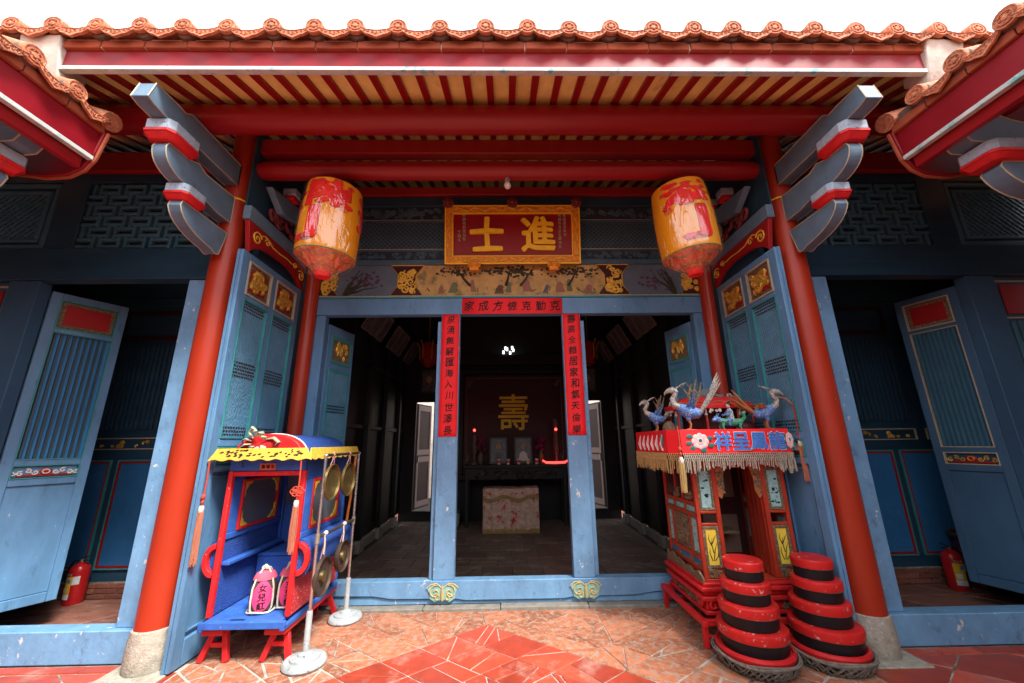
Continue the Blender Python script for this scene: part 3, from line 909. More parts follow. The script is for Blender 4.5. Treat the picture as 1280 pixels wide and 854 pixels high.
# ================================================================== pillars
def pillar(sx, label):
    x = sx * 2.33
    t = thing('entrance_pillar', label, 'pillar', (x, 0, 0), group='front pillars')
    M().lathe([(0.108, 0.23), (0.108, 0.6), (0.106, 1.5), (0.101, 2.5), (0.095, 3.3), (0.092, 4.05)], (x, 0, 0), 40).build('shaft', RED, t)
    M().lathe([(0.122, 0.004), (0.129, 0.03), (0.130, 0.09), (0.126, 0.17), (0.118, 0.232), (0.112, 0.238), (0.10, 0.239)], (x, 0, 0), 40).build('stone_base', STONE, t)
    M().box(x - 0.19, x + 0.19, -0.19, 0.025, -0.05, 0.008).build('stone_pad', STONE, t, bev=0.006)
    g = M()
    g.tube([(x + 0.098 * math.cos(a), 0.098 * math.sin(a), 3.335 + 0.004 * math.sin(a)) for a in [2 * PI * k / 28 for k in range(28)]], 0.008, 6, closed=True)
    g.build('gold_ring', GOLDP, t)
    return t
pillar(-1, 'left red pillar on a pale stone base beside the blue sedan chair')
pillar(1, 'right red pillar on a stone base behind the stacked baskets')
for sx in (-1, 1):
    o = M().lathe([(0.066, 0.0), (0.066, 3.5), (0.06, 4.0)], (sx * 2.03, 0.815, 0), 24).build('inner_column', RED, None)
    tag(o, 'slim red column where the porch side panels meet the %s end of the hall front' % ('left' if sx < 0 else 'right'), 'column', 'inner columns')

# ================================================================== bracket sets
def block(par, c, lx, ly, h, mirror):
    """cushion block: speckled blue cap with cut corners over a red foot; c = centre of its top"""
    ch = 0.28
    def oct_(k, z0, z1, k2):
        a, b = lx / 2 * k, ly / 2 * k
        a2, b2 = lx / 2 * k2, ly / 2 * k2
        pl = lambda a, b: [(-a, -b * (1 - ch)), (-a * (1 - ch), -b), (a * (1 - ch), -b), (a, -b * (1 - ch)), (a, b * (1 - ch)), (a * (1 - ch), b), (-a * (1 - ch), b), (-a, b * (1 - ch))]
        p0, p1 = pl(a2, b2), pl(a, b)
        m = M()
        m.add([(c[0] + u, c[1] + v, c[2] + z0) for u, v in p0] + [(c[0] + u, c[1] + v, c[2] + z1) for u, v in p1],
              [tuple(range(7, -1, -1)), tuple(range(8, 16))] + [(i, (i + 1) % 8, 8 + (i + 1) % 8, 8 + i) for i in range(8)])
        return m
    b = oct_(1.0, -h * 0.55, 0, 1.0).build('cushion_block', BRKC, par, bev=0.006)
    oct_(1.04, -h * 0.72, -h * 0.552, 1.04).build('red_band', BRED, b, bev=0.004)
    oct_(1.0, -h, -h * 0.722, 0.78).build('red_foot', BRED, b, bev=0.004)
def arm(par, name, prof, fn, th):
    m = M()
    m.prism(prof, fn, -th / 2, th / 2)
    a = m.build(name, BRKB, par, bev=0.005)
    for s in (-1, 1):
        e = M()
        n = len(prof)
        cx = sum(p[0] for p in prof) / n
        cy = sum(p[1] for p in prof) / n
        e.tube([fn(p[0], p[1], s * (th / 2 + 0.0005)) for p in prof], 0.0045, 4, closed=True)
        e.build('edge_line', CREAM, a)
def curve(p0, p1, p2, n=8):
    return [((1 - t) ** 2 * p0[0] + 2 * t * (1 - t) * p1[0] + t * t * p2[0], (1 - t) ** 2 * p0[1] + 2 * t * (1 - t) * p1[1] + t * t * p2[1]) for t in [i / n for i in range(n + 1)]]
def pillar_bracket(sx, label):
    x = sx * 2.33
    t = thing('bracket_set', label, 'bracket', (x, -0.1, 2.85), group='pillar bracket sets')
    fn = lambda a, b, d: (x + d, -a, b)               # a = distance out toward the viewer
    top = [(0.09, 3.635), (0.62, 3.635), (0.66, 3.60), (0.72, 3.605), (0.90, 3.60), (0.93, 3.47), (0.88, 3.455), (0.70, 3.445), (0.09, 3.445)]
    arm(t, 'upper_arm', top, fn, 0.105)
    block(t, (x, -0.655, 3.443), 0.20, 0.26, 0.135, sx)
    mid = [(0.085, 3.33)] + [(0.40, 3.315), (0.47, 3.345), (0.56, 3.31), (0.72, 3.305)] + curve((0.735, 3.27), (0.73, 3.16), (0.60, 3.13), 6) + [(0.50, 3.115), (0.34, 3.12)] + [(0.24, 3.10), (0.085, 3.10)]
    arm(t, 'middle_arm', mid, fn, 0.09)
    block(t, (x, -0.47, 3.115), 0.17, 0.20, 0.115, sx)
    low = [(0.09, 3.0), (0.53, 2.998)] + curve((0.54, 2.96), (0.50, 2.83), (0.22, 2.80), 7) + [(0.17, 2.78), (0.14, 2.79)]
    arm(t, 'lower_arm', low, fn, 0.085)
    m = M().box(x - 0.045, x + 0.045, -0.60, -0.30, 3.62, 3.66)
    m.build('beam_saddle', BRKB, t, bev=0.004)
pillar_bracket(-1, 'blue grey bracket arms with red blocks stepping out from the left pillar')
pillar_bracket(1, 'blue grey bracket arms with red blocks stepping out from the right pillar')
def wing_bracket(sx, label, xe, yy):
    t = thing('wing_bracket_set', label, 'bracket', (sx * 3.6, yy, 2.7), group='wing bracket sets')
    fn = lambda a, b, d: (sx * (3.7 - a), yy + d, b)
    L_ = 3.7 - xe
    up = [(0.0, 3.15), (L_ * 0.52, 3.16), (L_ * 0.66, 3.20), (L_ * 0.74, 3.24), (L_ * 0.96, 3.235), (L_, 3.19), (L_, 3.13), (L_ * 0.94, 3.05), (L_ * 0.60, 3.02), (0, 3.02)]
    arm(t, 'upper_arm', up, fn, 0.11)
    block(t, (sx * (xe + 0.24), yy, 3.035), 0.25, 0.20, 0.125, sx)
    lo = [(0.0, 2.91), (L_ * 0.80, 2.91)] + curve((L_ * 0.82, 2.88), (L_ * 0.76, 2.72), (L_ * 0.50, 2.70), 7) + [(0, 2.68)]
    arm(t, 'lower_arm', lo, fn, 0.10)
    M().lathe([(0.1, 0.0), (0.1, 3.62)], (sx * 3.78, yy, 0), 20).build('wing_post', BEAM, t)
    M().tube([(sx * 3.05, yy - 3.4, 3.36), (sx * 3.05, yy + 0.16, 3.36)], 0.085, 20).build('purlin', BEAM, t)
wing_bracket(-1, 'blue bracket arm under the left wing eave, cut by the picture edge', 2.80, -0.97)
wing_bracket(1, 'blue bracket arm under the right wing eave, cut by the picture edge', 2.66, -0.97)

# ================================================================== side room fronts
def fret(m, x0, x1, z0, z1, y, wd, dp):
    """basket-weave fret: cells with a lying slot alternate with cells with a standing slot"""
    nx, nz_ = 10, 6
    cw, chh = (x1 - x0) / nx, (z1 - z0) / nz_
    for i in range(nx):
        for j in range(nz_):
            a, b = x0 + i * cw, z0 + j * chh
            if (i + j) % 2 == 0:
                for q in (b + 0.006, b + chh - wd - 0.006):
                    m.box(a - cw * 0.18 if i else a, a + cw * 1.18 if i < nx - 1 else a + cw, y, y + dp, q, q + wd)
            else:
                for q in (a + 0.010, a + cw - wd - 0.010):
                    m.box(q, q + wd, y + 0.006, y + dp + 0.004, b - chh * 0.12 if j else b, b + chh * 1.12 if j < nz_ - 1 else b + chh)
def bay(sx):
    side = 'left' if sx < 0 else 'right'
    t = thing('bay_wall', 'blue timber front of the %s side room with doorway and fret lattice' % side, 'wall', (sx * 3.3, 0.1, 0), group='side room fronts')
    X = lambda a, b: (min(sx * a, sx * b), max(sx * a, sx * b))
    def bx(name, mt, a, b, y0, y1, z0, z1, bev=0.004, par=t):
        p, q = X(a, b)
        return M().box(p, q, y0, y1, z0, z1).build(name, mt, par, bev=bev)
    bx('sill', BLUEJ, 2.46, 5.4, 0.04, 0.16, 0.006, 0.193, 0.006)
    bx('jamb', BLUEJ, 2.44, 2.655, 0.08, 0.17, 0.194, 2.675)
    bx('jamb', BLUE_SHADED, 3.855, 4.10, 0.08, 0.17, 0.194, 2.675)
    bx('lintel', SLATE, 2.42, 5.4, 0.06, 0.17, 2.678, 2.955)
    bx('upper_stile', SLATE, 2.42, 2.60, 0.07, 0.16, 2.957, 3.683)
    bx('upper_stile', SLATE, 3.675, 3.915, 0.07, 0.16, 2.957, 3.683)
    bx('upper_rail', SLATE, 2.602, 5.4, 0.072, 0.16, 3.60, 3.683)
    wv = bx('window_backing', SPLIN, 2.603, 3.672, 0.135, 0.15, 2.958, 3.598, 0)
    m = M()
    a, b = X(2.603, 3.672)
    fret(m, a, b, 2.965, 3.59, 0.078, 0.027, 0.045)
    m.build('fret_lattice', SLATED, t, kind='stuff', bev=0.006)
    # diamond lattice window in a moulded frame
    fr = bx('window_surround', SLATE, 3.917, 5.3, 0.115, 0.16, 2.957, 3.597, 0)
    fx = lambda u, v, d: (sx * u, d, v)
    mm = M()
    rect_frame(mm, fx, 3.93, 5.0, 2.965, 3.59, 0.035, 0.075, 0.117)
    rect_frame(mm, fx, 4.0, 4.93, 3.03, 3.525, 0.03, 0.085, 0.117)
    mm.build('window_frame', SLATED, t, bev=0.006)
    mm = M()
    n = 15
    w_, h_ = 0.87, 0.435
    for k in range(-8, n + 8):
        for dr in (1, -1):
            # clipped diagonals
            x_a = 4.03 + k * w_ / n * 1.0
            pts = []
            p0, p1 = (x_a, 3.06), (x_a + dr * h_, 3.06 + h_)
            # clip to rectangle
            t0, t1 = 0.0, 1.0
            dx = p1[0] - p0[0]
            lo, hi = (4.03 - p0[0]) / dx, (4.03 + w_ - p0[0]) / dx
            if lo > hi:
                lo, hi = hi, lo
            t0, t1 = max(t0, lo), min(t1, hi)
            if t1 - t0 < 0.04:
                continue
            A_, B__ = (p0[0] + dx * t0, 3.06 + h_ * t0), (p0[0] + dx * t1, 3.06 + h_ * t1)
            mm.bar((sx * A_[0], 0.098 + 0.006 * (dr > 0), A_[1]), (sx * B__[0], 0.098 + 0.006 * (dr > 0), B__[1]), 0.016, 0.014, (0, 1, 0))
    mm.build('diamond_lattice', SLATED, t, kind='stuff')
    # fixed panel beyond the doorway
    bx('fixed_panel', BLUE_SHADED, 4.102, 5.4, 0.12, 0.16, 0.196, 2.675, 0)
    mm = M()
    rect_frame(mm, fx, 4.12, 4.80, 2.30, 2.64, 0.012, 0.105, 0.1195)
    mm.build('panel_bead', CREAM, t)
    bx('red_panel', REDP, 4.16, 4.76, 0.108, 0.1185, 2.34, 2.60)
    for k in range(10):
        bx('slat', SLATED, 4.15 + k * 0.062, 4.15 + k * 0.062 + 0.034, 0.098, 0.1185, 1.25, 2.27, 0.004)
    # room inside
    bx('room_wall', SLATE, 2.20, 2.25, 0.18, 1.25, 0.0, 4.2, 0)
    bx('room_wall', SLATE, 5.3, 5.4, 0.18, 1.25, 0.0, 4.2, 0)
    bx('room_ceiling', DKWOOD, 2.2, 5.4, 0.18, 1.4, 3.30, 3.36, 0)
    if sx < 0:
        pass
    fl = struct(M().box(X(2.1, 5.5)[0], X(2.1, 5.5)[1], 0.05, 1.6, -0.15, 0.0).build('side_room_floor', PAVF, None, smooth=0))
    # wide floor tiles inside the room
    for i in range(4):
        for j in range(3):
            q = [(sx * (2.4 + 0.72 * i - 0.3 * j), 0.17 + 0.36 * j), (sx * (3.11 + 0.72 * i - 0.3 * j), 0.17 + 0.36 * j), (sx * (2.81 + 0.72 * i - 0.3 * j), 0.525 + 0.36 * j), (sx * (2.1 + 0.72 * i - 0.3 * j), 0.525 + 0.36 * j)]
            for (p, nv) in (((sx * 2.3, 0), (sx, 0)), ((sx * 5.2, 0), (-sx, 0)), ((0, 1.15), (0, -1))):
                q = clip(q, p, nv)
                if len(q) < 3:
                    break
            if len(q) >= 3 and area(q) > 0.004:
                paver(q, 0.003, PAVS, 0.006, fl)
    partition(sx)
def partition(sx):
    side = 'left' if sx < 0 else 'right'
    t = thing('partition_wall', 'panelled partition with bright blue panels inside the %s side room' % side, 'wall', (sx * 3.9, 1.2, 0), group='side room partitions')
    fx = lambda u, v, d: (sx * u, d, v)
    q = lambda name, mt, a, b, z0, z1, y0, y1, bev=0.0, par=t: quad(M(), fx, a, b, z0, z1, y0, y1).build(name, mt, par, bev=bev)
    q('board', SLATE, 2.2, 5.4, 0.13, 4.3, 1.215, 1.26)
    # brick plinth
    for r in range(3):
        for k in range(14):
            a = 2.3 + k * 0.21 + (0.1 if r % 2 else 0)
            q('brick', BRICK, a, a + 0.202, 0.004 + r * 0.044, 0.042 + r * 0.044, 1.165 + rnd.uniform(-0.004, 0.004), 1.26, 0.004)
    q('plinth_mortar', MORTAR, 2.25, 5.3, 0.0, 0.134, 1.178, 1.25)
    for c in (3.52, 4.02 + 0.06, 4.62) if sx < 0 else (3.45, 4.03, 4.60):
        pass
    edges = (3.02, 3.5, 3.985, 4.47, 4.95)
    for i in range(4):
        a, b = edges[i] + 0.055, edges[i + 1] - 0.055
        m = M()
        rect_frame(m, fx, a - 0.022, b + 0.022, 0.235, 1.225, 0.012, 1.196, 1.214)
        m.build('teal_bead', TEAL, t)
        m = M()
        rect_frame(m, fx, a - 0.009, b + 0.009, 0.249, 1.211, 0.018, 1.2, 1.2145)
        m.build('red_bead', REDP, t)
        q('blue_panel', PANELB, a + 0.01, b - 0.01, 0.268, 1.192, 1.207, 1.2148)
    for (a, b) in ((3.05, 3.45), (3.50, 4.28), (4.33, 5.1)):
        m = M()
        rect_frame(m, fx, a + 0.03, b - 0.03, 1.325, 1.44, 0.01, 1.198, 1.2145)
        m.build('carving_bead', CREAM, t)
        m = M()
        carving(m, (sx * (a + 0.06), 1.207, 1.345), (sx, 0, 0), (0, 0, 1), b - a - 0.12, 0.07, 8, 0.007, 5)
        m.build('carving', GOLD, t)
        n = max(2, int((b - a) / 0.055))
        for k in range(n):
            u = a + 0.04 + (b - a - 0.08) * k / n
            q('slat', SLATE, u, u + 0.03, 1.52, 2.42, 1.193, 1.2145, 0.004)
        m = M()
        rect_frame(m, fx, a + 0.05, b - 0.05, 2.47, 2.80, 0.05, 1.2, 1.2145)
        m.build('red_frame', DKRED, t, bev=0.004)
        q('blue_panel', SLATE, a + 0.1, b - 0.1, 2.52, 2.75, 1.204, 1.2147)
    q('rail', SLATE, 2.25, 5.3, 2.86, 2.95, 1.19, 1.2148, 0.006)
bay(-1)
bay(1)

# ================================================================== door leaves of the side rooms
def door_leaf(label, hinge, ang, sx, w_=0.535):
    """leaf in local coordinates: x from hinge outward, z up; outer face toward -y"""
    t = thing('door_leaf', label, 'door', hinge, ang, 'open side room door leaves', world=False)
    fx = lambda a, b, d: (a, d, b)
    q = lambda name, mt, a, b, z0, z1, y0, y1, bev=0.0, par=t: quad(M(), fx, a, b, z0, z1, y0, y1).build(name, mt, par, bev=bev)
    H = 2.42
    q('backing', SLOTB if sx < 0 else BLUE_SHADED, 0.02, w_ - 0.02, 0.92, H - 0.05, 0.008, 0.022)
    LB = BLUE if sx < 0 else BLUE_SHADED  # right leaf takes the blue copy that carries its shade
    q('lower_board', LB, 0.052, w_ - 0.052, 0.075, 0.868, -0.006, 0.022)
    m = M()
    st = 0.062
    for (a, b, z0, z1) in ((0, st, 0, H), (w_ - st, w_, 0, H), (st, w_ - st, 0, 0.07), (st, w_ - st, 0.87, 0.925), (st, w_ - st, 1.02, 1.065), (st, w_ - st, 2.08, 2.115), (st, w_ - st, 2.36, H)):
        quad(m, fx, a, b, z0, z1, -0.02, 0.026)
    m.build('frame', LB, t, bev=0.004)
    m = M()
    rect_frame(m, fx, st - 0.002, w_ - st + 0.002, 2.114, 2.362, 0.009, -0.027, -0.005)
    rect_frame(m, fx, st - 0.002, w_ - st + 0.002, 1.062, 2.083, 0.007, -0.026, -0.005)
    rect_frame(m, fx, st - 0.002, w_ - st + 0.002, 0.923, 1.022, 0.007, -0.026, -0.005)
    m.build('bead', TEAL if sx < 0 else CREAM, t)
    o = q('carved_border', CARV, st + 0.012, w_ - st - 0.012, 2.128, 2.348, -0.010, 0.006)
    q('red_panel', REDP, st + 0.04, w_ - st - 0.04, 2.155, 2.322, -0.018, -0.0105, 0.004, o)
    n = 9
    pw = (w_ - 2 * st - 0.02) / n
    for k in range(n):
        a = st + 0.012 + k * pw
        m = M()
        m.prism([(a, 0.0), (a + pw * 0.58, 0.0), (a + pw * 0.44, -0.016), (a + pw * 0.14, -0.016)], lambda u, v, d: (u, v, d), 1.07, 2.078)
        m.build('slat', SLATED if sx > 0 else SLATL, t)
    c = q('carved_panel', BLUE if sx < 0 else SLATE, st + 0.012, w_ - st - 0.012, 0.936, 1.008, -0.006, 0.006)
    m = M()
    mid = w_ / 2
    m.ball((mid, -0.008, 0.972), 0.03, 10, 6, (1.2, 0.3, 0.9))
    m.build('carved_boss', REDP, c)
    m = M()
    for s in (-1, 1):
        for k in range(4):
            m.tube(spiral((mid + s * (0.055 + 0.038 * k), -0.01, 0.968 + 0.01 * math.sin(k * 2)), (s, 0, 0), (0, 0, 1), 0.02, 1.2, 1 if k % 2 else -1, k, 8), 0.005, 5)
    m.tube([(mid + 0.02 * math.cos(a), -0.016, 0.972 + 0.016 * math.sin(a)) for a in [k * PI / 5 for k in range(10)]], 0.004, 5, closed=True)
    m.build('carving', LABW if sx < 0 else GOLD, c)
    q('red_strip', REDP, st + 0.03, w_ - st - 0.03, 0.938, 0.952, -0.010, -0.0062, 0, c)
door_leaf('open blue slatted door leaf with red top panel at the left side room', (-3.85, 0.175, 0.20), math.radians(62), -1, 0.485)
door_leaf('open dark slatted door leaf with red top panel at the right side room', (3.755, 0.61, 0.20), math.radians(-75), 1, 0.45)

# ================================================================== porch side panels
def porch_side(sx):
    side = 'left' if sx < 0 else 'right'
    t = thing('porch_side_wall', 'blue porch wall of two grille panels with gilt carvings, %s side' % side, 'wall', (sx * 2.15, 0.35, 0), group='porch side walls')
    X0 = 2.12
    fx = lambda y, z, d: (sx * (X0 + d), y, z)            # d > 0 goes into the wall
    q = lambda name, mt, a, b, z0, z1, d0, d1, bev=0.0, par=t: quad(M(), fx, a, b, z0, z1, d0, d1).build(name, mt, par, bev=bev)
    y0, y1 = -0.10, 0.775
    q('backing', BLUE, y0, y1, 0.01, 2.86, 0.03, 0.05)
    ym = 0.335
    m = M()
    for (a, b, z0, z1) in ((y0, y0 + 0.085, 0.01, 2.86), (y1 - 0.075, y1, 0.01, 2.86), (ym - 0.035, ym + 0.035, 0.01, 2.80), (y0 + 0.085, y1 - 0.075, 2.80, 2.86),
                           (y0 + 0.085, ym - 0.035, 2.475, 2.51), (ym + 0.035, y1 - 0.075, 2.475, 2.51), (y0 + 0.085, ym - 0.035, 1.345, 1.40), (ym + 0.035, y1 - 0.075, 1.345, 1.40),
                           (y0 + 0.085, ym - 0.035, 1.17, 1.22), (ym + 0.035, y1 - 0.075, 1.17, 1.22), (y0 + 0.085, ym - 0.035, 0.01, 0.16), (ym + 0.035, y1 - 0.075, 0.01, 0.16)):
        quad(m, fx, a, b, z0, z1, 0.0, 0.029)
    m.build('frame', BLUE, t, bev=0.005)
    for (a, b) in ((y0 + 0.085, ym - 0.035), (ym + 0.035, y1 - 0.075)):
        # gilt carving at the top
        m = M()
        rect_frame(m, fx, a, b, 2.512, 2.798, 0.012, -0.008, 0.02)
        m.build('carving_bead', CREAM, t)
        o = q('carving_panel', CARV, a + 0.014, b - 0.014, 2.526, 2.784, 0.014, 0.028)
        q('red_ground', REDP, a + 0.055, b - 0.055, 2.562, 2.748, 0.006, 0.0135, 0.003, o)
        m = M()
        carving(m, (sx * (X0 + 0.003), a + 0.06, 2.567), (0, 1, 0), (0, 0, 1), b - a - 0.12, 0.176, 20, 0.011, 11 if sx < 0 else 12)
        m.build('gilt_carving', GOLD, o)
        # grille with pierced bands
        m = M()
        rect_frame(m, fx, a, b, 1.402, 2.473, 0.009, -0.006, 0.02)
        m.build('grille_bead', TEAL, t)
        g = q('grille', GRILLE, a + 0.010, b - 0.010, 1.412, 2.463, 0.016, 0.026)
        m = M()
        for (z0, rows) in ((2.385, 3), (1.865, 5), (1.425, 3)):
            for r in range(rows):
                for k in range(9):
                    yy = a + 0.026 + (b - a - 0.052) * (k + (0.5 if r % 2 else 0)) / 9
                    if yy + 0.016 < b - 0.02:
                        quad(m, fx, yy, yy + 0.019, z0 + r * 0.026, z0 + r * 0.026 + 0.012, 0.0125, 0.0155)
        m.build('pierced_holes', CARVR, g, kind='stuff')
        m = M()
        for z in (2.37, 2.468, 1.85, 2.003, 1.41, 1.51):
            pass
        # carved strip
        m = M()
        rect_frame(m, fx, a, b, 1.222, 1.343, 0.010, -0.006, 0.02)
        m.build('strip_bead', TEAL, t)
        s = q('carved_strip', REDP, a + 0.02, b - 0.02, 1.24, 1.325, 0.016, 0.0285)
        m = M()
        c = (a + b) / 2
        for k in (-1, 1):
            for i in range(3):
                m.tube(spiral((sx * (X0 + 0.012), c + k * (0.028 + 0.036 * i), 1.283 + 0.008 * math.cos(i * 2)), (0, k, 0), (0, 0, 1), 0.026, 1.2, 1 if i % 2 else -1, i, 8), 0.007, 5)
        m.build('scroll_carving', LABW, s)
        # lower board
        m = M()
        rect_frame(m, fx, a + 0.02, b - 0.02, 0.19, 1.14, 0.008, 0.012, 0.0295)
        m.build('board_bead', BLUE, t)
    # red spandrel with gilt scrolls, grey board over it
    pr = [(y0, 3.12), (0.80, 3.12), (0.80, 2.862)] + curve((0.78, 2.865), (0.62, 3.02), (0.35, 2.99), 8) + curve((0.30, 2.99), (0.05, 2.98), (y0 + 0.06, 2.865), 8)
    m = M()
    m.prism(pr, fx, 0.0, 0.04)
    sp = m.build('spandrel', REDP, t, bev=0.004)
    m = M()
    def sc(pts):
        m.tube([(sx * (X0 - 0.004), y, z) for y, z in pts], 0.007, 5)
    m.tube(spiral((sx * (X0 - 0.004), 0.02, 3.015), (0, 1, 0), (0, 0, 1), 0.062, 1.6, 1, 0.4), 0.007, 5)
    m.tube(spiral((sx * (X0 - 0.004), 0.155, 3.045), (0, 1, 0), (0, 0, 1), 0.034, 1.3, -1, 3.0), 0.006, 5)
    sc([(0.06, 3.06), (0.11, 3.085), (0.17, 3.075), (0.23, 3.045), (0.34, 3.04), (0.46, 3.05), (0.55, 3.04)])
    m.tube(spiral((sx * (X0 - 0.004), 0.60, 3.045), (0, 1, 0), (0, 0, 1), 0.034, 1.3, 1, 0), 0.006, 5)
    m.tube(spiral((sx * (X0 - 0.004), 0.725, 2.995), (0, 1, 0), (0, 0, 1), 0.058, 1.6, -1, 2.6), 0.007, 5)
    m.build('gilt_scroll', GOLDC, sp)
    q('board_over', BRKB, y0 - 0.02, 0.80, 3.122, 3.24, -0.012, 0.05, 0.005)
    m = M()
    carving(m, (sx * (X0 + 0.0), 0.10, 3.26), (0, 1, 0), (0, 0, 1), 0.62, 0.30, 14, 0.014, 4)
    m.build('bracket_carving', BRED_ROSE, t)
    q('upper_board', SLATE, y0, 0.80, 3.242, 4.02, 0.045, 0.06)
    # melon boss and little blocks high up
    m = M()
    m.ball((sx * 2.05, 0.52, 3.36), 0.075, 14, 10, (0.8, 1, 1.1))
    m.build('melon_boss', CARV, t)
    for yy, zz in ((0.30, 3.60), (0.56, 3.66)):
        b = M().box(sx * 2.06 - 0.06, sx * 2.06 + 0.06, yy - 0.05, yy + 0.05, zz, zz + 0.07).build('small_block', BRKC, t, bev=0.008)
        M().box(sx * 2.06 - 0.05, sx * 2.06 + 0.05, yy - 0.045, yy + 0.045, zz - 0.045, zz - 0.001).build('red_foot', BRED, b, bev=0.006)
    m = M()
    m.prism([(0.0, 3.50), (0.5, 3.58), (0.78, 3.56), (0.78, 3.44), (0.45, 3.42), (0.2, 3.36)], fx, -0.07, -0.01)
    m.build('cloud_arm', BRKB, t, bev=0.006)
porch_side(-1)
porch_side(1)

# ================================================================== hall doorframe and transom
YC = 0.85
def doorframe():
    t = thing('hall_doorframe', 'blue timber frame of the hall entrance with three openings and worn sill', 'door frame', (0, YC, 0))
    b = lambda name, mt, x0, x1, y0, y1, z0, z1, bev=0.005, par=t: M().box(x0, x1, y0, y1, z0, z1).build(name, mt, par, bev=bev)
    # sill: upper and lower member with a wavy cut between them
    lo = [(-1.98, 0.024), (1.98, 0.024), (1.98, 0.092)]
    wav = [(1.6, 0.095), (1.2, 0.088), (1.05, 0.066), (0.5, 0.060), (0.42, 0.048), (-0.42, 0.048), (-0.5, 0.060), (-1.05, 0.066), (-1.2, 0.088), (-1.6, 0.095), (-1.98, 0.092)]
    m = M()
    m.prism(lo + wav, lambda a, c, d: (a, d, c), 0.842, 0.93)
    m.build('lower_sill', BLUEJ, t, bev=0.005)
    m = M()
    m.prism([(-1.98, 0.206), (1.98, 0.206)] + [(1.98, 0.098)] + [(x, z + 0.006) for x, z in wav], lambda a, c, d: (a, d, c), 0.825, 0.93)
    m.build('sill', BLUEJ, t, bev=0.006)
    for sx in (-1, 1):
        x0, x1 = sorted((sx * 0.518, sx * 0.705))
        b('post', BLUEJ, x0, x1, 0.838, 0.92, 0.207, 2.614)
        x0, x1 = sorted((sx * 0.707, sx * 0.745))
        b('post_stop', BLUEJ, x0, x1, 0.868, 0.90, 0.207, 2.55)
        x0, x1 = sorted((sx * 1.875, sx * 1.99))
        b('jamb', BLUE, x0, x1, 0.845, 0.92, 0.207, 2.614)
        # butterfly sill ornament
        cx = sx * 0.612
        o = M()
        for s in (-1, 1):
            o.tube(spiral((cx + s * 0.062, 0.812, 0.125), (s, 0, 0), (0, 0, 1), 0.055, 1.25, -1, 1.9), 0.0055, 6)
            o.tube(spiral((cx + s * 0.05, 0.812, 0.082), (s, 0, 0), (0, 0, 1), 0.036, 1.1, 1, 0.2), 0.0048, 6)
            o.tube([(cx + s * 0.012, 0.812, 0.16), (cx + s * 0.05, 0.812, 0.19), (cx + s * 0.10, 0.812, 0.182), (cx + s * 0.135, 0.812, 0.155)], 0.0045, 6)
        o.tube([(cx, 0.81, 0.06), (cx, 0.808, 0.11), (cx, 0.81, 0.17)], [0.008, 0.014, 0.008], 8)
        orn = o.build('butterfly_ornament', mat('pale_gilt_ornament', (0.55, 0.42, 0.16), 0.5, 0.2, 30), t)
        p = M()
        for s in (-1, 1):
            p.prism([(cx, 0.07), (cx + s * 0.06, 0.05), (cx + s * 0.105, 0.075), (cx + s * 0.11, 0.11), (cx + s * 0.13, 0.15), (cx + s * 0.09, 0.183), (cx + s * 0.03, 0.165), (cx, 0.15)], lambda a, c, d: (a, d, c), 0.815, 0.8235)
        p.build('teal_ground', mat('pale_teal_paint', (0.22, 0.45, 0.42), 0.6, 0.2, 30), orn)
    b('lintel', BLUE, -1.99, 1.99, 0.835, 0.925, 2.616, 2.79)
    b('lintel_bead', TEAL, -1.99, 1.99, 0.826, 0.925, 2.7915, 2.808, 0.003)
    b('lintel_line', CREAM, -1.99, 1.99, 0.828, 0.925, 2.809, 2.818, 0.002)
doorframe()

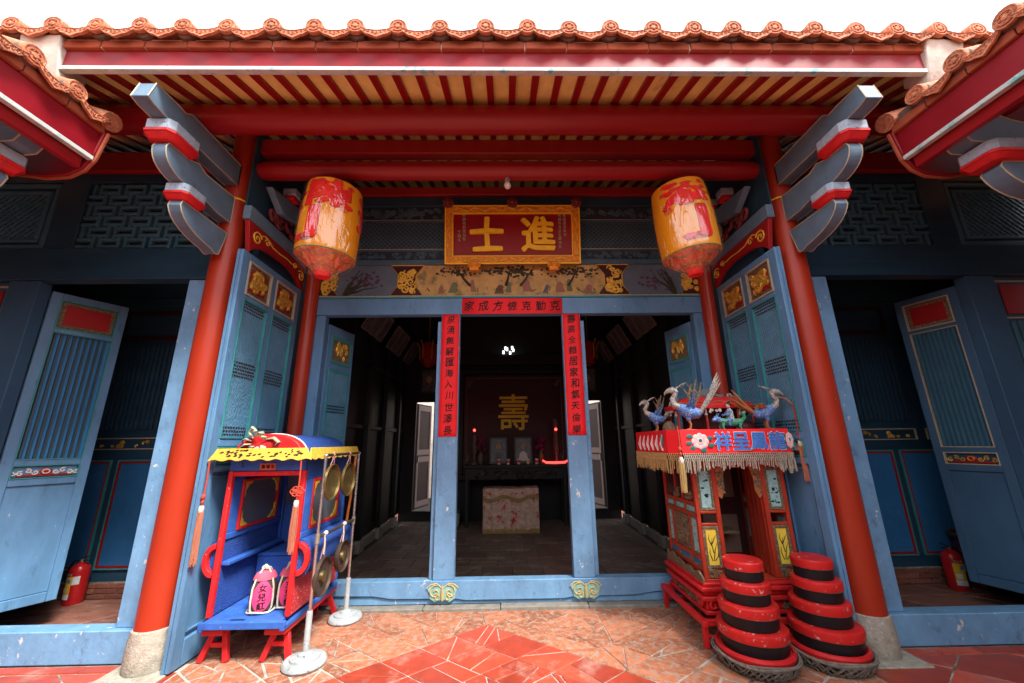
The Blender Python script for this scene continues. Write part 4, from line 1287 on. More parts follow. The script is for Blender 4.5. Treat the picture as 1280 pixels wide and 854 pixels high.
def transom():
    t = thing('transom', 'painted panel and slate blue lattice bands over the hall entrance', 'transom', (0, YC, 2.82))
    b = lambda name, mt, x0, x1, y0, y1, z0, z1, bev=0.004, par=t: M().box(x0, x1, y0, y1, z0, z1).build(name, mt, par, bev=bev)
    fx = lambda a, c, d: (a, d, c)
    pic = b('painted_panel', OCHRE, -1.02, 1.02, 0.85, 0.90, 2.82, 3.165, 0)
    for sx in (-1, 1):
        s = b('grey_panel', SLGREY, *sorted((sx * 1.021, sx * 1.975)), 0.851, 0.90, 2.82, 3.165, 0)
        # hourglass gilt dividers
        for cx, w_ in ((sx * 1.08, 0.17), (sx * 1.95, 0.17)):
            pl = [(cx - w_, 2.822), (cx + w_, 2.822), (cx + w_ * 0.55, 2.93), (cx + w_ * 0.55, 3.05), (cx + w_, 3.163), (cx - w_, 3.163), (cx - w_ * 0.55, 3.05), (cx - w_ * 0.55, 2.93)]
            pl = [(max(-1.975, min(1.975, p[0])), p[1]) for p in pl]
            m = M()
            m.prism(pl, fx, 0.843, 0.8495)
            d = m.build('divider', DKRED, t)
            m = M()
            m.tube([(p[0], 0.842, p[1]) for p in pl], 0.006, 4, closed=True)
            x0_ = max(-1.96, min(1.80, cx - w_ * 0.5))
            carving(m, (x0_, 0.84, 2.835), (1, 0, 0), (0, 0, 1), min(w_ * 1.0, 1.97 - x0_), 0.315, 22, 0.008, 31 + int(cx * 7))
            m.build('gilt_pattern', GOLDC, d)
        # painted shrub on the grey panel
        m = M()
        r_ = random.Random(40 + sx)
        for k in range(34):
            a, rr = r_.uniform(0, 6.28), r_.uniform(0, 0.13)
            c = (sx * 1.52 + rr * 1.5 * math.cos(a), 0.8495, 2.98 + rr * math.sin(a))
            m.ball(c, r_.uniform(0.012, 0.024), 6, 3, (1, 0.05, 0.8))
        m.build('blossom', MAUVE, s)
        m = M()
        for k in range(7):
            x = sx * 1.72
            z = 2.83
            pts = [(x, 0.8492, z)]
            a = r_.uniform(0.3, 2.4)
            for i in range(5):
                x += -sx * 0.07 * abs(math.cos(a))
                z += 0.055 * math.sin(a) + 0.006
                a += r_.uniform(-0.4, 0.4)
                pts.append((x, 0.8492, min(z, 3.13)))
            m.tube(pts, [0.018, 0.014, 0.010, 0.007, 0.005, 0.003], 5, flat=1.0)
        m.build('branch', INKG, s)
    # painted garden scene: trees, figures
    r_ = random.Random(8)
    m = M()
    for k in range(260):
        cx = r_.choice((-0.55, -0.15, 0.1, 0.15, 0.55, 0.75)) + r_.gauss(0, 0.09)
        m.ball((cx, 0.8495, 3.10 + r_.gauss(0, 0.03) - abs(cx - 0.0) * 0.02), r_.uniform(0.008, 0.02), 5, 3, (1.2, 0.04, 0.8))
    m.build('painted_foliage', INKG, pic, kind='stuff')
    m = M()
    for x0, dx in ((-0.42, -0.16), (0.10, 0.14), (0.60, 0.12), (-0.05, 0.05)):
        m.tube([(x0, 0.849, 2.93), (x0 + dx * 0.4, 0.849, 3.0), (x0 + dx * 0.6, 0.849, 3.05), (x0 + dx, 0.849, 3.12)], [0.016, 0.013, 0.010, 0.005], 5)
    for k in range(16):
        x = r_.uniform(-0.9, 0.9)
        m.tube([(x, 0.849, 2.86 + r_.uniform(0, 0.03)), (x + r_.uniform(-0.05, 0.05), 0.849, 2.88 + r_.uniform(0, 0.05))], 0.004, 4)
    m.build('painted_trunk', INKG, pic, kind='stuff')
    cols = [FIG1, FIG2, FIG1, mat('painted_robe_brown', (0.13, 0.07, 0.035), 0.7, 0.2), FIG2, FIG1, mat('painted_robe_blue', (0.10, 0.12, 0.14), 0.7, 0.2)]
    for k, cx in enumerate((-0.72, -0.60, -0.38, -0.12, -0.02, 0.18, 0.36, 0.52, 0.62, 0.80)):
        h = 0.12 + 0.05 * ((k * 7) % 3) / 2
        z = 2.845 + 0.01 * (k % 3)
        w_ = 0.032 + 0.02 * (k % 2)
        ln = 0.02 * math.sin(k * 2.3)
        m = M()
        m.prism([(cx - w_, z), (cx + w_ * 0.9, z), (cx + w_ * 0.55 + ln, z + h * 0.55), (cx + w_ * 0.9 + ln, z + h * 0.5), (cx + w_ * 0.35 + ln, z + h * 0.8), (cx - w_ * 0.35 + ln, z + h * 0.8), (cx - w_ * 0.8 + ln, z + h * 0.45)], fx, 0.8475, 0.8495)
        m.build('painted_figure', cols[k % len(cols)], pic)
        m2 = M().ball((cx + ln, 0.848, z + h * 0.9), 0.016, 8, 4, (1, 0.1, 1.1))
        m2.build('painted_head', SKIN, pic)
    b('rail', BANDB, -1.99, 1.99, 0.828, 0.92, 3.167, 3.225, 0.008)
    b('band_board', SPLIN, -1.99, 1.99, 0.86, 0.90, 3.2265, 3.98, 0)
    for z0, z1 in ((3.235, 3.335), (3.715, 3.855)):
        m = M()
        carving(m, (-1.95, 0.857, z0 + 0.005), (1, 0, 0), (0, 0, 1), 3.9, z1 - z0 - 0.01, 150, 0.008, int(z0 * 10))
        m.build('carved_band', BANDB, t, kind='stuff')
    for z in (3.345, 3.695):
        b('gilt_line', CREAM, -1.985, 1.985, 0.845, 0.8595, z, z + 0.012, 0.002)
        b('moulding', BANDB, -1.985, 1.985, 0.838, 0.8595, z - 0.018, z - 0.001, 0.002)
    m = M()
    w0, z0, h_ = -1.95, 3.36, 0.325
    n = 78
    for k in range(-8, n):
        for dr in (1, -1):
            xa = w0 + k * 0.05 + (0 if dr > 0 else h_)
            xb = xa + dr * h_
            if min(xa, xb) < w0 - 0.02 or max(xa, xb) > 1.96:
                continue
            m.bar((xa, 0.852 + 0.004 * (dr > 0), z0), (xb, 0.852 + 0.004 * (dr > 0), z0 + h_), 0.013, 0.01, (0, 1, 0))
    m.build('lattice', BANDB, t, kind='stuff')
    b('top_rail', SLATE, -1.99, 1.99, 0.835, 0.90, 3.87, 3.983, 0.006)
transom()

# folded hall door leaves at the two outer jambs
def hall_leaf(sx):
    side = 'left' if sx < 0 else 'right'
    t = thing('hall_door_leaf', 'narrow blue door leaf with gilt carving folded open at the %s jamb' % side, 'door', (sx * 1.86, 0.96, 0.2), group='folded hall door leaves')
    fx = lambda a, c, d: (sx * (1.865 - 0.10 * a + d * 0.97), 0.935 + 0.40 * a + d * 0.2, c)
    q = lambda name, mt, a, b, z0, z1, d0, d1, bev=0.0, par=t: quad(M(), fx, a, b, z0, z1, d0, d1).build(name, mt, par, bev=bev)
    q('board', BLUE, 0, 1, 0.21, 2.55, 0.0, 0.03, 0.003)
    for z0, z1, mt in ((2.16, 2.44, CARV), (1.25, 2.10, GRILLE), (0.3, 0.95, BLUE)):
        m = M()
        rect_frame(m, fx, 0.12, 0.88, z0, z1, 0.03, -0.010, -0.0005)
        m.build('bead', TEAL, t)
        p = q('panel', mt, 0.17, 0.83, z0 + 0.03, z1 - 0.03, -0.005, -0.0006)
        if mt is CARV:
            m = M()
            carving(m, fx(0.25, z0 + 0.05, -0.008), Vector(fx(1, 0, 0)) - Vector(fx(0, 0, 0)), (0, 0, 1), 0.5, z1 - z0 - 0.1, 12, 0.010, 9)
            m.build('gilt_carving', GOLD, p)
    m = M()
    for z in (1.66, 1.69, 1.72):
        quad(m, fx, 0.17, 0.83, z, z + 0.012, -0.009, -0.0055)
    m.build('grille_band', SLATE, t)
hall_leaf(-1)
hall_leaf(1)

# ================================================================== couplets, plaque, lanterns
def paper_text(label, x0, x1, z0, z1, y, txt, vertical, size):
    o = thing('couplet', label, 'couplet', ((x0 + x1) / 2, y, z0), group='red paper couplets')
    m = M()
    n = 12
    m.grid(lambda a, b: (x0 + a * (x1 - x0), y - 0.0025 - 0.0018 * math.sin(b * 9 + x0) * math.sin(a * 3.1), z0 + b * (z1 - z0)), 4, 24)
    m.build('paper', PAPER, o, solid=-0.0008)
    k = len(txt)
    for i, ch in enumerate(txt):
        if vertical:
            c = ((x0 + x1) / 2 + rnd.uniform(-0.006, 0.006), z1 - (z1 - z0) * (i + 0.5) / k)
        else:
            c = (x0 + (x1 - x0) * (i + 0.5) / k, (z0 + z1) / 2)
        ro = rnd.uniform(-0.05, 0.05)
        s_ = size * rnd.uniform(0.92, 1.05)
        m = M()
        ph = rnd.uniform(0, 6)
        m.glyph(ch, lambda u, v, d: (c[0] + s_ * (u * 0.94 + v * 0.06 + 0.028 * math.sin(6 * v + ph)), y - 0.0062 - 0.0006 * d, c[1] + s_ * (v + u * (0.10 + ro) + 0.03 * math.sin(5.5 * u + ph * 2))), 0.012)
        m.build('brush_character', INK, o)
paper_text('short red paper strip with black characters on the lintel', -0.5, 0.525, 2.617, 2.785, 0.832, TXT_TOP, False, 0.105)
paper_text('long red paper couplet with black characters on the left door post', -0.699, -0.524, 1.408, 2.613, 0.835, TXT_L, True, 0.085)
paper_text('long red paper couplet with black characters on the right door post', 0.524, 0.699, 1.408, 2.613, 0.835, TXT_R, True, 0.085)

def plaque():
    t = thing('name_plaque', 'gilt framed red plaque with two large gold characters over the entrance', 'plaque', (0.025, 0.72, 3.15))
    tilt = 0.16
    c, s = math.cos(tilt), math.sin(tilt)
    fx = lambda a, b, d: (0.025 + a, 0.775 - (b * s) + d * c, 3.14 + b * c + d * s)      # d < 0 toward the viewer
    W_, H_ = 0.70, 0.62
    q = lambda name, mt, a, b, z0, z1, d0, d1, bev=0.0, par=t: quad(M(), fx, a, b, z0, z1, d0, d1).build(name, mt, par, bev=bev)
    bd = q('red_board', mat('plaque_red', (0.24, 0.008, 0.012), 0.4, 0.12, 4), -W_ + 0.06, W_ - 0.06, 0.06, H_ - 0.06, -0.004, 0.012)
    m = M()
    rect_frame(m, fx, -W_, W_, 0, H_, 0.082, -0.026, 0.02)
    fr = m.build('gilt_frame', GILT, t, bev=0.006)
    m = M()
    rect_frame(m, fx, -W_ + 0.076, W_ - 0.076, 0.076, H_ - 0.076, 0.008, -0.032, -0.004)
    m.build('inner_bead', GOLDP, t)
    m = M()
    rect_frame(m, fx, -W_ - 0.004, W_ + 0.004, -0.004, H_ + 0.004, 0.012, -0.030, -0.02)
    m.build('outer_bead', GOLDP, t)
    m = M()
    r_ = random.Random(5)
    for z0 in (0.04, H_ - 0.04):
        pts = []
        for i in range(61):
            a = -W_ + 0.09 + (2 * W_ - 0.18) * i / 60
            pts.append(fx(a, z0 + 0.017 * math.sin(i * 0.72), -0.032))
        m.tube(pts, [0.0085 + 0.004 * math.sin(i * 1.3) for i in range(61)], 5)
        for i in range(26):
            a = -W_ + 0.07 + (2 * W_ - 0.14) * i / 25
            m.tube(spiral(fx(a, z0 + r_.uniform(-0.015, 0.015), -0.029), (1, 0, 0), Vector(fx(0, 1, 0)) - Vector(fx(0, 0, 0)), 0.016, 1, r_.choice((-1, 1)), r_.uniform(0, 6), 7), 0.004, 4)
    for x0 in (-W_ + 0.04, W_ - 0.04):
        pts = [fx(x0 + 0.014 * math.sin(i * 0.8), 0.08 + (H_ - 0.16) * i / 24, -0.032) for i in range(25)]
        m.tube(pts, [0.008 + 0.004 * math.sin(i * 1.3) for i in range(25)], 5)
        for i in range(9):
            m.tube(spiral(fx(x0 + r_.uniform(-0.014, 0.014), 0.07 + (H_ - 0.14) * i / 8, -0.029), (1, 0, 0), Vector(fx(0, 1, 0)) - Vector(fx(0, 0, 0)), 0.015, 1, r_.choice((-1, 1)), r_.uniform(0, 6), 7), 0.004, 4)
    m.build('dragon_scroll', GOLDC, fr)
    for ch, cx, cz, sz in (('士', -0.265, 0.315, 0.33), ('進', 0.265, 0.315, 0.335)):
        m = M()
        m.glyph(ch, lambda u, v, d: fx(cx + (u + 0.018 * math.sin(5 * v + cx * 9)) * sz, cz + (v + 0.022 * math.sin(4.5 * u + 1)) * sz * 1.08, -0.018 - 0.010 * d), 0.035)
        m.build('gold_character', GOLDP, t)
    # two small inscriptions each side
    m = M()
    for col, txt, z1 in ((-0.505, '欽賜御前賞加銜', 0.52), (-0.555, '丁酉冬', 0.34), (0.545, '乾隆歲次年月', 0.52), (0.495, '光緒科吉旦立賜御前', 0.52)):
        for i, ch in enumerate(txt):
            m.glyph(ch, lambda u, v, d: fx(col + u * 0.032, z1 - i * 0.042 + v * 0.034, -0.009 - 0.003 * d))
    m.build('inscription', CREAM, t, kind='stuff')
    for a in (-W_ + 0.03, 0.0, W_ - 0.03):
        m = M()
        for k in range(7):
            an = k * 2 * PI / 7
            m.ball(fx(a + 0.036 * math.cos(an), H_ + 0.03 + 0.036 * math.sin(an), -0.03), 0.026, 8, 5, (1, 0.8, 1))
        m.ball(fx(a, H_ + 0.03, -0.055), 0.028, 8, 6)
        m.build('rosette', BRED_ROSE, t)
    for a in (-0.40, 0.42):
        m = M()
        m.prism([(a - 0.07, 0.0), (a + 0.07, 0.0), (a + 0.065, -0.035), (a + 0.045, -0.045), (a + 0.05, -0.075), (a - 0.05, -0.075), (a - 0.045, -0.045), (a - 0.065, -0.035)], fx, -0.05, 0.0)
        m.ball(fx(a - 0.035, -0.02, -0.055), 0.02, 8, 5)
        m.ball(fx(a + 0.035, -0.02, -0.055), 0.02, 8, 5)
        m.build('lion_bracket', GILT, t, bev=0.005)
plaque()

def lantern(sx, label, cx, tilt, rows, spin):
    t = thing('paper_lantern', label, 'lantern', (cx, 0.02, 3.14), 0, 'hanging lanterns', world=False)
    t.rotation_euler = tilt
    R_, H_ = 0.235, 0.31
    prof = lambda z: R_ * (1 - 0.055 * (z / H_) ** 2 - 0.03 * (z / H_))
    m = M()
    zs = [-H_ + 2 * H_ * i / 16 for i in range(17)]
    m.lathe([(prof(-H_) * 0.97, -H_ - 0.004)] + [(prof(z), z) for z in zs] + [(prof(H_) * 0.90, H_ + 0.012), (0.10, H_ + 0.016), (0.09, H_ - 0.02)], (0, 0, 0), 48)
    body = m.build('body', LANT, t)
    # tapered painted foot
    m = M().lathe([(0.06, -H_ - 0.125), (0.085, -H_ - 0.10), (0.15, -H_ - 0.065), (prof(-H_) * 0.99, -H_ - 0.003)], (0, 0, 0), 40)
    ft = m.build('painted_foot', mat('lantern_foot_orange', (0.70, 0.10, 0.03), 0.5, 0.2, 20, dirt_or_sheen=((0.7, 0.36, 0.03), 0.55, 30, 0.05)), t)
    m = M()
    ring = lambda r, z, q=0.004, n=40: m.tube([(r * math.cos(a), r * math.sin(a), z) for a in [2 * PI * k / n for k in range(n)]], q, 5, closed=True)
    ring(prof(-H_) * 1.0, -H_ + 0.005, 0.005)
    ring(0.105, -H_ - 0.09)
    for k in range(12):
        a0, a1 = 2 * PI * k / 12, 2 * PI * (k + 1) / 12
        pts = []
        for i in range(7):
            a = a0 + (a1 - a0) * i / 6
            zz = -H_ - 0.028 - 0.018 * math.sin(PI * i / 6) * (1 if k % 2 else -0.6)
            rr = 0.15 + (prof(-H_) - 0.15) * ((zz + H_ + 0.065) / 0.062) + 0.003
            pts.append((rr * math.cos(a), rr * math.sin(a), zz))
        m.tube(pts, 0.0035, 4)
    m.build('green_scallops', GREEN, ft)
    M().lathe([(0.052, -H_ - 0.165), (0.062, -H_ - 0.15), (0.062, -H_ - 0.118), (0.055, -H_ - 0.112)], (0, 0, 0), 24).build('red_ring', LRED, t)
    # big red characters wrapped round the body, dark outline behind
    for (ch, ang, z, sw, sh) in rows:
        for nm, mt, k, off in (('character_outline', LOUT, 1.035, 0.0016), ('red_character', LRED, 1.0, 0.0030)):
            m = M()
            def wrapf(u, v, d):
                zz = z + v * sh * k
                zz = max(-H_ + 0.01, min(H_ - 0.005, zz))
                a = ang + spin + u * sw * k / R_
                r = prof(zz) + off + 0.0008 * d
                return (r * math.sin(a), -r * math.cos(a), zz)
            m.glyph(ch, wrapf, 0.06)
            m.build(nm, mt, body)
    # crumpled clear plastic bag
    m = M()
    r_ = random.Random(3 + sx)
    ph = [r_.uniform(0, 6) for _ in range(6)]
    def bag(a, b):
        an = 2 * PI * a
        z = -H_ - 0.17 + b * (2 * H_ + 0.17 + 0.10)
        if z < -H_:
            base = 0.075 + (R_ - 0.075) * ((z + H_ + 0.17) / 0.17) ** 0.7
        elif z < H_:
            base = prof(z)
        else:
            base = prof(H_) * (1 - ((z - H_) / 0.10) ** 0.8 * 0.72)
        base += 0.010 + 0.005 * math.sin(an * 7 + ph[0] + z * 9) + 0.004 * math.sin(an * 13 + ph[1] - z * 6) + 0.003 * math.sin(an * 23 + ph[2] + z * 14)
        return (base * math.cos(an), base * math.sin(an), z)
    m.grid(bag, 72, 26)
    m.build('plastic_bag', WRAP, t)
    # hook wire and red string
    m = M()
    m.tube([(0, 0, H_ + 0.0), (0.004, 0, H_ + 0.06), (0.0, 0.0, H_ + 0.13)], 0.005, 6)
    m.build('string', CORD, t)
    m = M()
    m.tube([(-0.11, 0.0, H_ + 0.07), (-0.06, 0.0, H_ + 0.085), (0.0, 0, H_ + 0.08), (0.07, 0.0, H_ + 0.088), (0.10, 0, H_ + 0.075), (0.095, 0, H_ + 0.055)], 0.0045, 6)
    m.build('hook_wire', STEEL, t)
lantern(-1, 'orange lantern with red characters in plastic wrap, hanging left of the plaque', -1.525, (0.02, 0.05, 0), [('陳', 0.05, 0.175, 0.36, 0.235), ('丁', -0.45, -0.09, 0.47, 0.32), ('士', -1.60, 0.16, 0.28, 0.23), ('進', 1.9, 0.1, 0.3, 0.3)], 0.25)
lantern(1, 'orange lantern with red characters in plastic wrap, hanging right of the plaque', 1.48, (0.02, -0.09, 0), [('添', -0.10, 0.175, 0.36, 0.225), ('丁', 0.28, -0.09, 0.47, 0.32), ('士', 1.6, 0.16, 0.28, 0.23)], -0.2)

def bulb():
    t = thing('pendant_bulb', 'small white bulb in a socket under the tie beam above the plaque', 'light bulb', (-0.03, -0.0, 3.50))
    M().lathe([(0.022, 3.535), (0.024, 3.56), (0.018, 3.585)], (-0.03, 0, 0), 14).build('socket', WPAINT, t)
    M().ball((-0.03, 0, 3.508), 0.03, 14, 10, (1, 1, 1.05)).build('globe', mat('opal_glass', (0.75, 0.74, 0.70), 0.2, 0.02), t)
bulb()

# ================================================================== inside the hall
def hall_inside():
    # altar screen with the gold longevity character
    t = thing('altar_screen', 'dark red altar screen with one gold character, at the back of the hall', 'screen', (0.1, 4.5, 0))
    M().box(-0.85, 1.05, 4.50, 4.56, 0.8, 2.60).build('board', DKRED, t)
    m = M()
    fx = lambda a, b, d: (a, d, b)
    rect_frame(m, fx, -0.95, 1.15, 0.7, 2.72, 0.09, 4.47, 4.56)
    m.build('frame', DKWOOD, t, bev=0.008)
    m = M()
    rect_frame(m, fx, -0.80, 1.0, 0.95, 2.55, 0.012, 4.488, 4.4995)
    m.build('gilt_line', CARV, t)
    for a in (-0.80, 0.88):
        m = M()
        carving(m, (a, 4.492, 1.02), (1, 0, 0), (0, 0, 1), 0.12, 0.14, 8, 0.006, 3)
        carving(m, (a, 4.492, 2.38), (1, 0, 0), (0, 0, 1), 0.12, 0.14, 8, 0.006, 4)
        m.build('corner_carving', CARV, t)
    m = M()
    m.glyph('壽', lambda u, v, d: (0.08 + u * 0.56, 4.49 - 0.006 * d, 1.90 + v * 0.66), 0.012)
    m.build('gold_character', GOLDP, t)
    M().box(-1.3, 1.5, 4.42, 4.60, 2.80, 3.0).build('lintel', DKWOOD, t, bev=0.01)
    # small lit vents high in the back
    v = M()
    for k, (a, z) in enumerate(((-0.10, 3.04), (-0.03, 3.10), (0.03, 3.03), (0.09, 3.08), (-0.06, 3.12), (0.07, 3.13))):
        v.box(a - 0.018, a + 0.018, 4.40, 4.412, z - 0.03, z + 0.03)
    o = v.build('roof_vent', emit('daylight_vent', (0.9, 0.95, 1.0), 1.6), None)
    tag(o, 'tiny bright daylight vent high in the dark hall back', 'vent')
    # long altar table
    t = thing('altar_table', 'long dark carved altar table below the gold character', 'table', (0.1, 4.2, 0))
    M().box(-0.80, 1.0, 3.98, 4.42, 0.92, 0.98).build('tabletop', DKWOOD, t, bev=0.008)
    for a in (-0.76, 0.90):
        for y in (4.0, 4.34):
            M().box(a, a + 0.06, y, y + 0.06, 0, 0.918).build('leg', DKWOOD, t, bev=0.005)
    ap = M().box(-0.70, 0.90, 4.0, 4.03, 0.74, 0.918).build('apron', DKWOOD, t, bev=0.004)
    m = M()
    carving(m, (-0.68, 3.996, 0.75), (1, 0, 0), (0, 0, 1), 1.56, 0.15, 50, 0.012, 6)
    m.build('apron_carving', mat('dark_carving', (0.03, 0.02, 0.018), 0.45, 0.3, 30), ap)
    for a in (-1.0, 1.15):
        o = M().box(a - 0.14, a + 0.14, 4.05, 4.35, 0, 0.22).build('pedestal_stone', STONEG, None, bev=0.015)
        tag(o, 'square stone block on the hall floor beside the %s altar table leg' % ('left' if a < 0 else 'right'), 'stone block', 'altar side stones')
    # offering table under a plastic covered brocade
    t = thing('offering_table', 'small table under brocade cloth and clear plastic before the altar', 'table', (0, 3.7, 0))
    m = M()
    def cloth(a, b):
        # front fall and top: b 0 bottom .. 0.75 front edge, .. 1 back edge
        x = -0.425 + 0.86 * a
        if b < 0.75:
            z = 0.02 + b / 0.75 * 0.63
            y = 3.50 + 0.012 * math.sin(a * 22) * (1 - b) + 0.006 * math.sin(a * 51 + 2) * (1 - b)
        else:
            z = 0.65 + 0.004 * math.sin(a * 9)
            y = 3.50 + (b - 0.75) / 0.25 * 0.4
        return (x, y, z)
    m.grid(cloth, 40, 20)
    for s in (0, 1):
        x = -0.425 + 0.86 * s
        m.grid(lambda a, b: (x + (0.012 * math.sin(a * 14)) * (1 - b), 3.50 + 0.4 * a, 0.02 + 0.63 * b), 12, 8)
    m.build('cloth', CLOTHP, t, solid=0.004)
    m = M()
    for k in range(86):
        x = -0.425 + 0.86 * k / 85
        m.tube([(x, 3.492, 0.075), (x + rnd.uniform(-0.004, 0.004), 3.488, 0.008)], 0.0045, 4)
        m.tube([(x, 3.490, 0.535 - 0.03 * math.sin(k * 0.073 * 2)), (x, 3.486, 0.475 - 0.03 * math.sin(k * 0.073 * 2))], 0.0045, 4)
    m.build('fringe', FRINGY, t, kind='stuff')
    for a in (-0.39, 0.38):
        for y in (3.54, 3.85):
            M().box(a - 0.02, a + 0.02, y - 0.02, y + 0.02, 0, 0.64).build('leg', DKWOOD, t)
    # things on the altar table
    z = 0.981
    for k, x in enumerate((-0.19, -0.03, 0.15, 0.31, 0.46)):
        nm = ('leftmost', 'second', 'middle', 'fourth', 'rightmost')[k]
        tt = thing('offering_cup', '%s of the five small white cups along the altar table edge' % nm, 'cup', (x, 4.03, z), group='offering cups')
        M().lathe([(0.022, z), (0.03, z + 0.04), (0.033, z + 0.09), (0.028, z + 0.09), (0.02, z + 0.02)], (x, 4.03, 0), 14).build('cup', LABW, tt)
        M().lathe([(0.0335, z + 0.03), (0.0345, z + 0.06), (0.033, z + 0.065)], (x, 4.03, 0), 14).build('red_motif', (LABY if k == 3 else BRED), tt)
    for k, x in enumerate((-0.20, 0.24)):
        tt = thing('portrait', 'framed old portrait on the altar, %s' % ('left of the gold character' if k == 0 else 'right below the gold character'), 'portrait', (x, 4.2, z), group='altar portraits')
        w_, h_ = 0.16, 0.46
        lean = lambda a, b, d: (x + a, 4.2 + b * 0.16 + d, z + b)
        M_ = M()
        rect_frame(M_, lean, -w_, w_, 0, h_, 0.03, -0.012, 0.02)
        M_.build('frame', FRAMEP, tt, bev=0.004)
        quad(M(), lean, -w_ + 0.028, w_ - 0.028, 0.028, h_ - 0.028, 0.0, 0.01).build('print', PHOTO, tt)
        o = M()
        o.prism([(-0.09, 0.05), (0.09, 0.05), (0.06, 0.18), (0, 0.22), (-0.06, 0.18)], lean, -0.003, -0.001)
        o.build('portrait_robe', LABW if k == 1 else GREY, tt)
        M().ball(lean(0, 0.29, -0.002), 0.05, 12, 8, (0.85, 0.1, 1.1)).build('portrait_face', SKIN, tt)
    for k, x in enumerate((-0.62, 0.82)):
        tt = thing('altar_candle', 'tall altar candle lamp with a red glow, %s end of the table' % ('left' if k == 0 else 'right'), 'candle lamp', (x, 4.15, z), group='altar candle lamps')
        M().lathe([(0.06, z), (0.06, z + 0.02), (0.02, z + 0.05), (0.02, z + 0.16), (0.045, z + 0.2), (0.045, z + 0.5 + 0.26 * k)], (x, 4.15, 0), 16).build('candle', mat('candle_glass', (0.14, 0.09, 0.08), 0.25, 0.3, 30), tt)
        M().ball((x, 4.10, z + 0.58), 0.022, 10, 8).build('red_bulb', emit('red_lamp', (1.0, 0.03, 0.02), 5.0), tt)
    tt = thing('red_light_ring', 'glowing red curved lamp base at the right end of the altar table', 'lamp', (0.78, 4.05, z))
    m = M()
    m.tube([(0.56, 4.02, z + 0.06), (0.62, 4.0, z + 0.025), (0.78, 3.99, z + 0.022), (0.94, 4.0, z + 0.025), (1.0, 4.02, z + 0.06)], [0.012, 0.018, 0.02, 0.018, 0.012], 8)
    m.build('glow_tube', emit('red_tube', (1.0, 0.035, 0.03), 2.2), tt)
    for k, x in enumerate((-0.52, 0.56)):
        tt = thing('flower_vase', 'vase with dark pink flowers on the altar, %s portrait' % ('left of the left' if k == 0 else 'right of the right'), 'vase', (x, 4.25, z), group='altar vases')
        M().lathe([(0.03, z), (0.05, z + 0.06), (0.045, z + 0.14), (0.02, z + 0.19), (0.03, z + 0.22)], (x, 4.25, 0), 14).build('vase', CARV, tt)
        m = M()
        for i in range(22):
            a, r = rnd.uniform(0, 6.28), rnd.uniform(0, 0.1)
            m.ball((x + r * math.cos(a), 4.25 + r * math.sin(a) * 0.5, z + 0.34 + rnd.uniform(-0.11, 0.11)), 0.035, 6, 4)
        m.build('flowers', mat('dark_pink_petals', (0.16, 0.02, 0.06), 0.8, 0.3, 40), tt)
    # framed photographs in a leaning row high on both side walls
    for sx in (-1, 1):
        for k, y in enumerate((1.95, 2.23, 2.51, 3.02, 3.28, 3.54, 4.05, 4.30)):
            side = 'left' if sx < 0 else 'right'
            nm = ('first', 'second', 'third', 'fourth', 'fifth', 'sixth', 'seventh', 'eighth')[k]
            tt = thing('hanging_frame', '%s leaning framed photograph from the entrance, high on the %s hall wall' % (nm, side), 'picture frame', (sx * 1.9, y, 2.85), group='framed photographs on the hall walls')
            fz = lambda a, b, d: (sx * (1.95 - b * 0.55 - d), y + a, 2.83 + b)
            m = M()
            rect_frame(m, fz, 0, 0.24, 0, 0.34, 0.02, 0.0, 0.02)
            m.build('frame', mat('pale_frame', (0.16, 0.15, 0.15), 0.4, 0.2), tt)
            quad(M(), fz, 0.018, 0.222, 0.018, 0.322, 0.004, 0.01).build('print', PHOTO, tt)
        # portrait and red lantern ornament beside the back doorway
        tt = thing('wall_portrait', 'framed portrait above the %s back doorway of the hall' % ('left' if sx < 0 else 'right'), 'portrait', (sx * 1.55, 4.6, 2.3), group='portraits over the back doorways')
        m = M()
        fx2 = lambda a, b, d: (sx * 1.55 + a, 4.615 + d, 2.28 + b)
        rect_frame(m, fx2, -0.17, 0.17, 0, 0.48, 0.035, -0.03, 0.0)
        m.build('frame', FRAMEP, tt, bev=0.004)
        quad(M(), fx2, -0.14, 0.14, 0.03, 0.45, -0.012, -0.004).build('print', PHOTO, tt)
        M().ball(fx2(0, 0.27, -0.014), 0.07, 10, 8, (0.8, 0.08, 1)).build('portrait_face', SKIN, tt)
        tt = thing('palace_lantern', 'small red palace lantern with gilt frame hanging deep in the hall, %s side' % ('left' if sx < 0 else 'right'), 'lantern', (sx * 1.5, 4.2, 2.75), group='palace lanterns in the hall')
        M().lathe([(0.05, 2.72), (0.13, 2.78), (0.16, 2.9), (0.16, 3.05), (0.13, 3.16), (0.05, 3.2)], (sx * 1.5, 4.2, 0), 6).build('red_shade', REDP, tt, smooth=0)
        m = M()
        for k in range(6):
            a = k * PI / 3
            m.tube([(sx * 1.5 + 0.165 * math.cos(a), 4.2 + 0.165 * math.sin(a), 2.85), (sx * 1.5 + 0.17 * math.cos(a), 4.2 + 0.17 * math.sin(a), 3.1), (sx * 1.5 + 0.23 * math.cos(a), 4.2 + 0.23 * math.sin(a), 3.2)], 0.012, 5)
        m.tube([(sx * 1.5, 4.2, 3.2), (sx * 1.5, 4.2, 4.3)], 0.006, 5)
        m.build('gilt_frame', GOLD, tt)
        # door leaves ajar in the back doorways
        tt = thing('back_door', 'pale pinkish door standing ajar in the %s back doorway' % ('left' if sx < 0 else 'right'), 'door', (sx * 1.76, 4.7, 0.16), group='back doors')
        fd = lambda a, b, d: (sx * (1.77 - 0.16 * a + d), 4.73 + 0.55 * a, b)
        quad(M(), fd, 0, 1, 0.17, 2.1, 0.0, 0.03).build('door_board', mat('brown_door_board', (0.05, 0.032, 0.03), 0.6, 0.2), tt, bev=0.004)
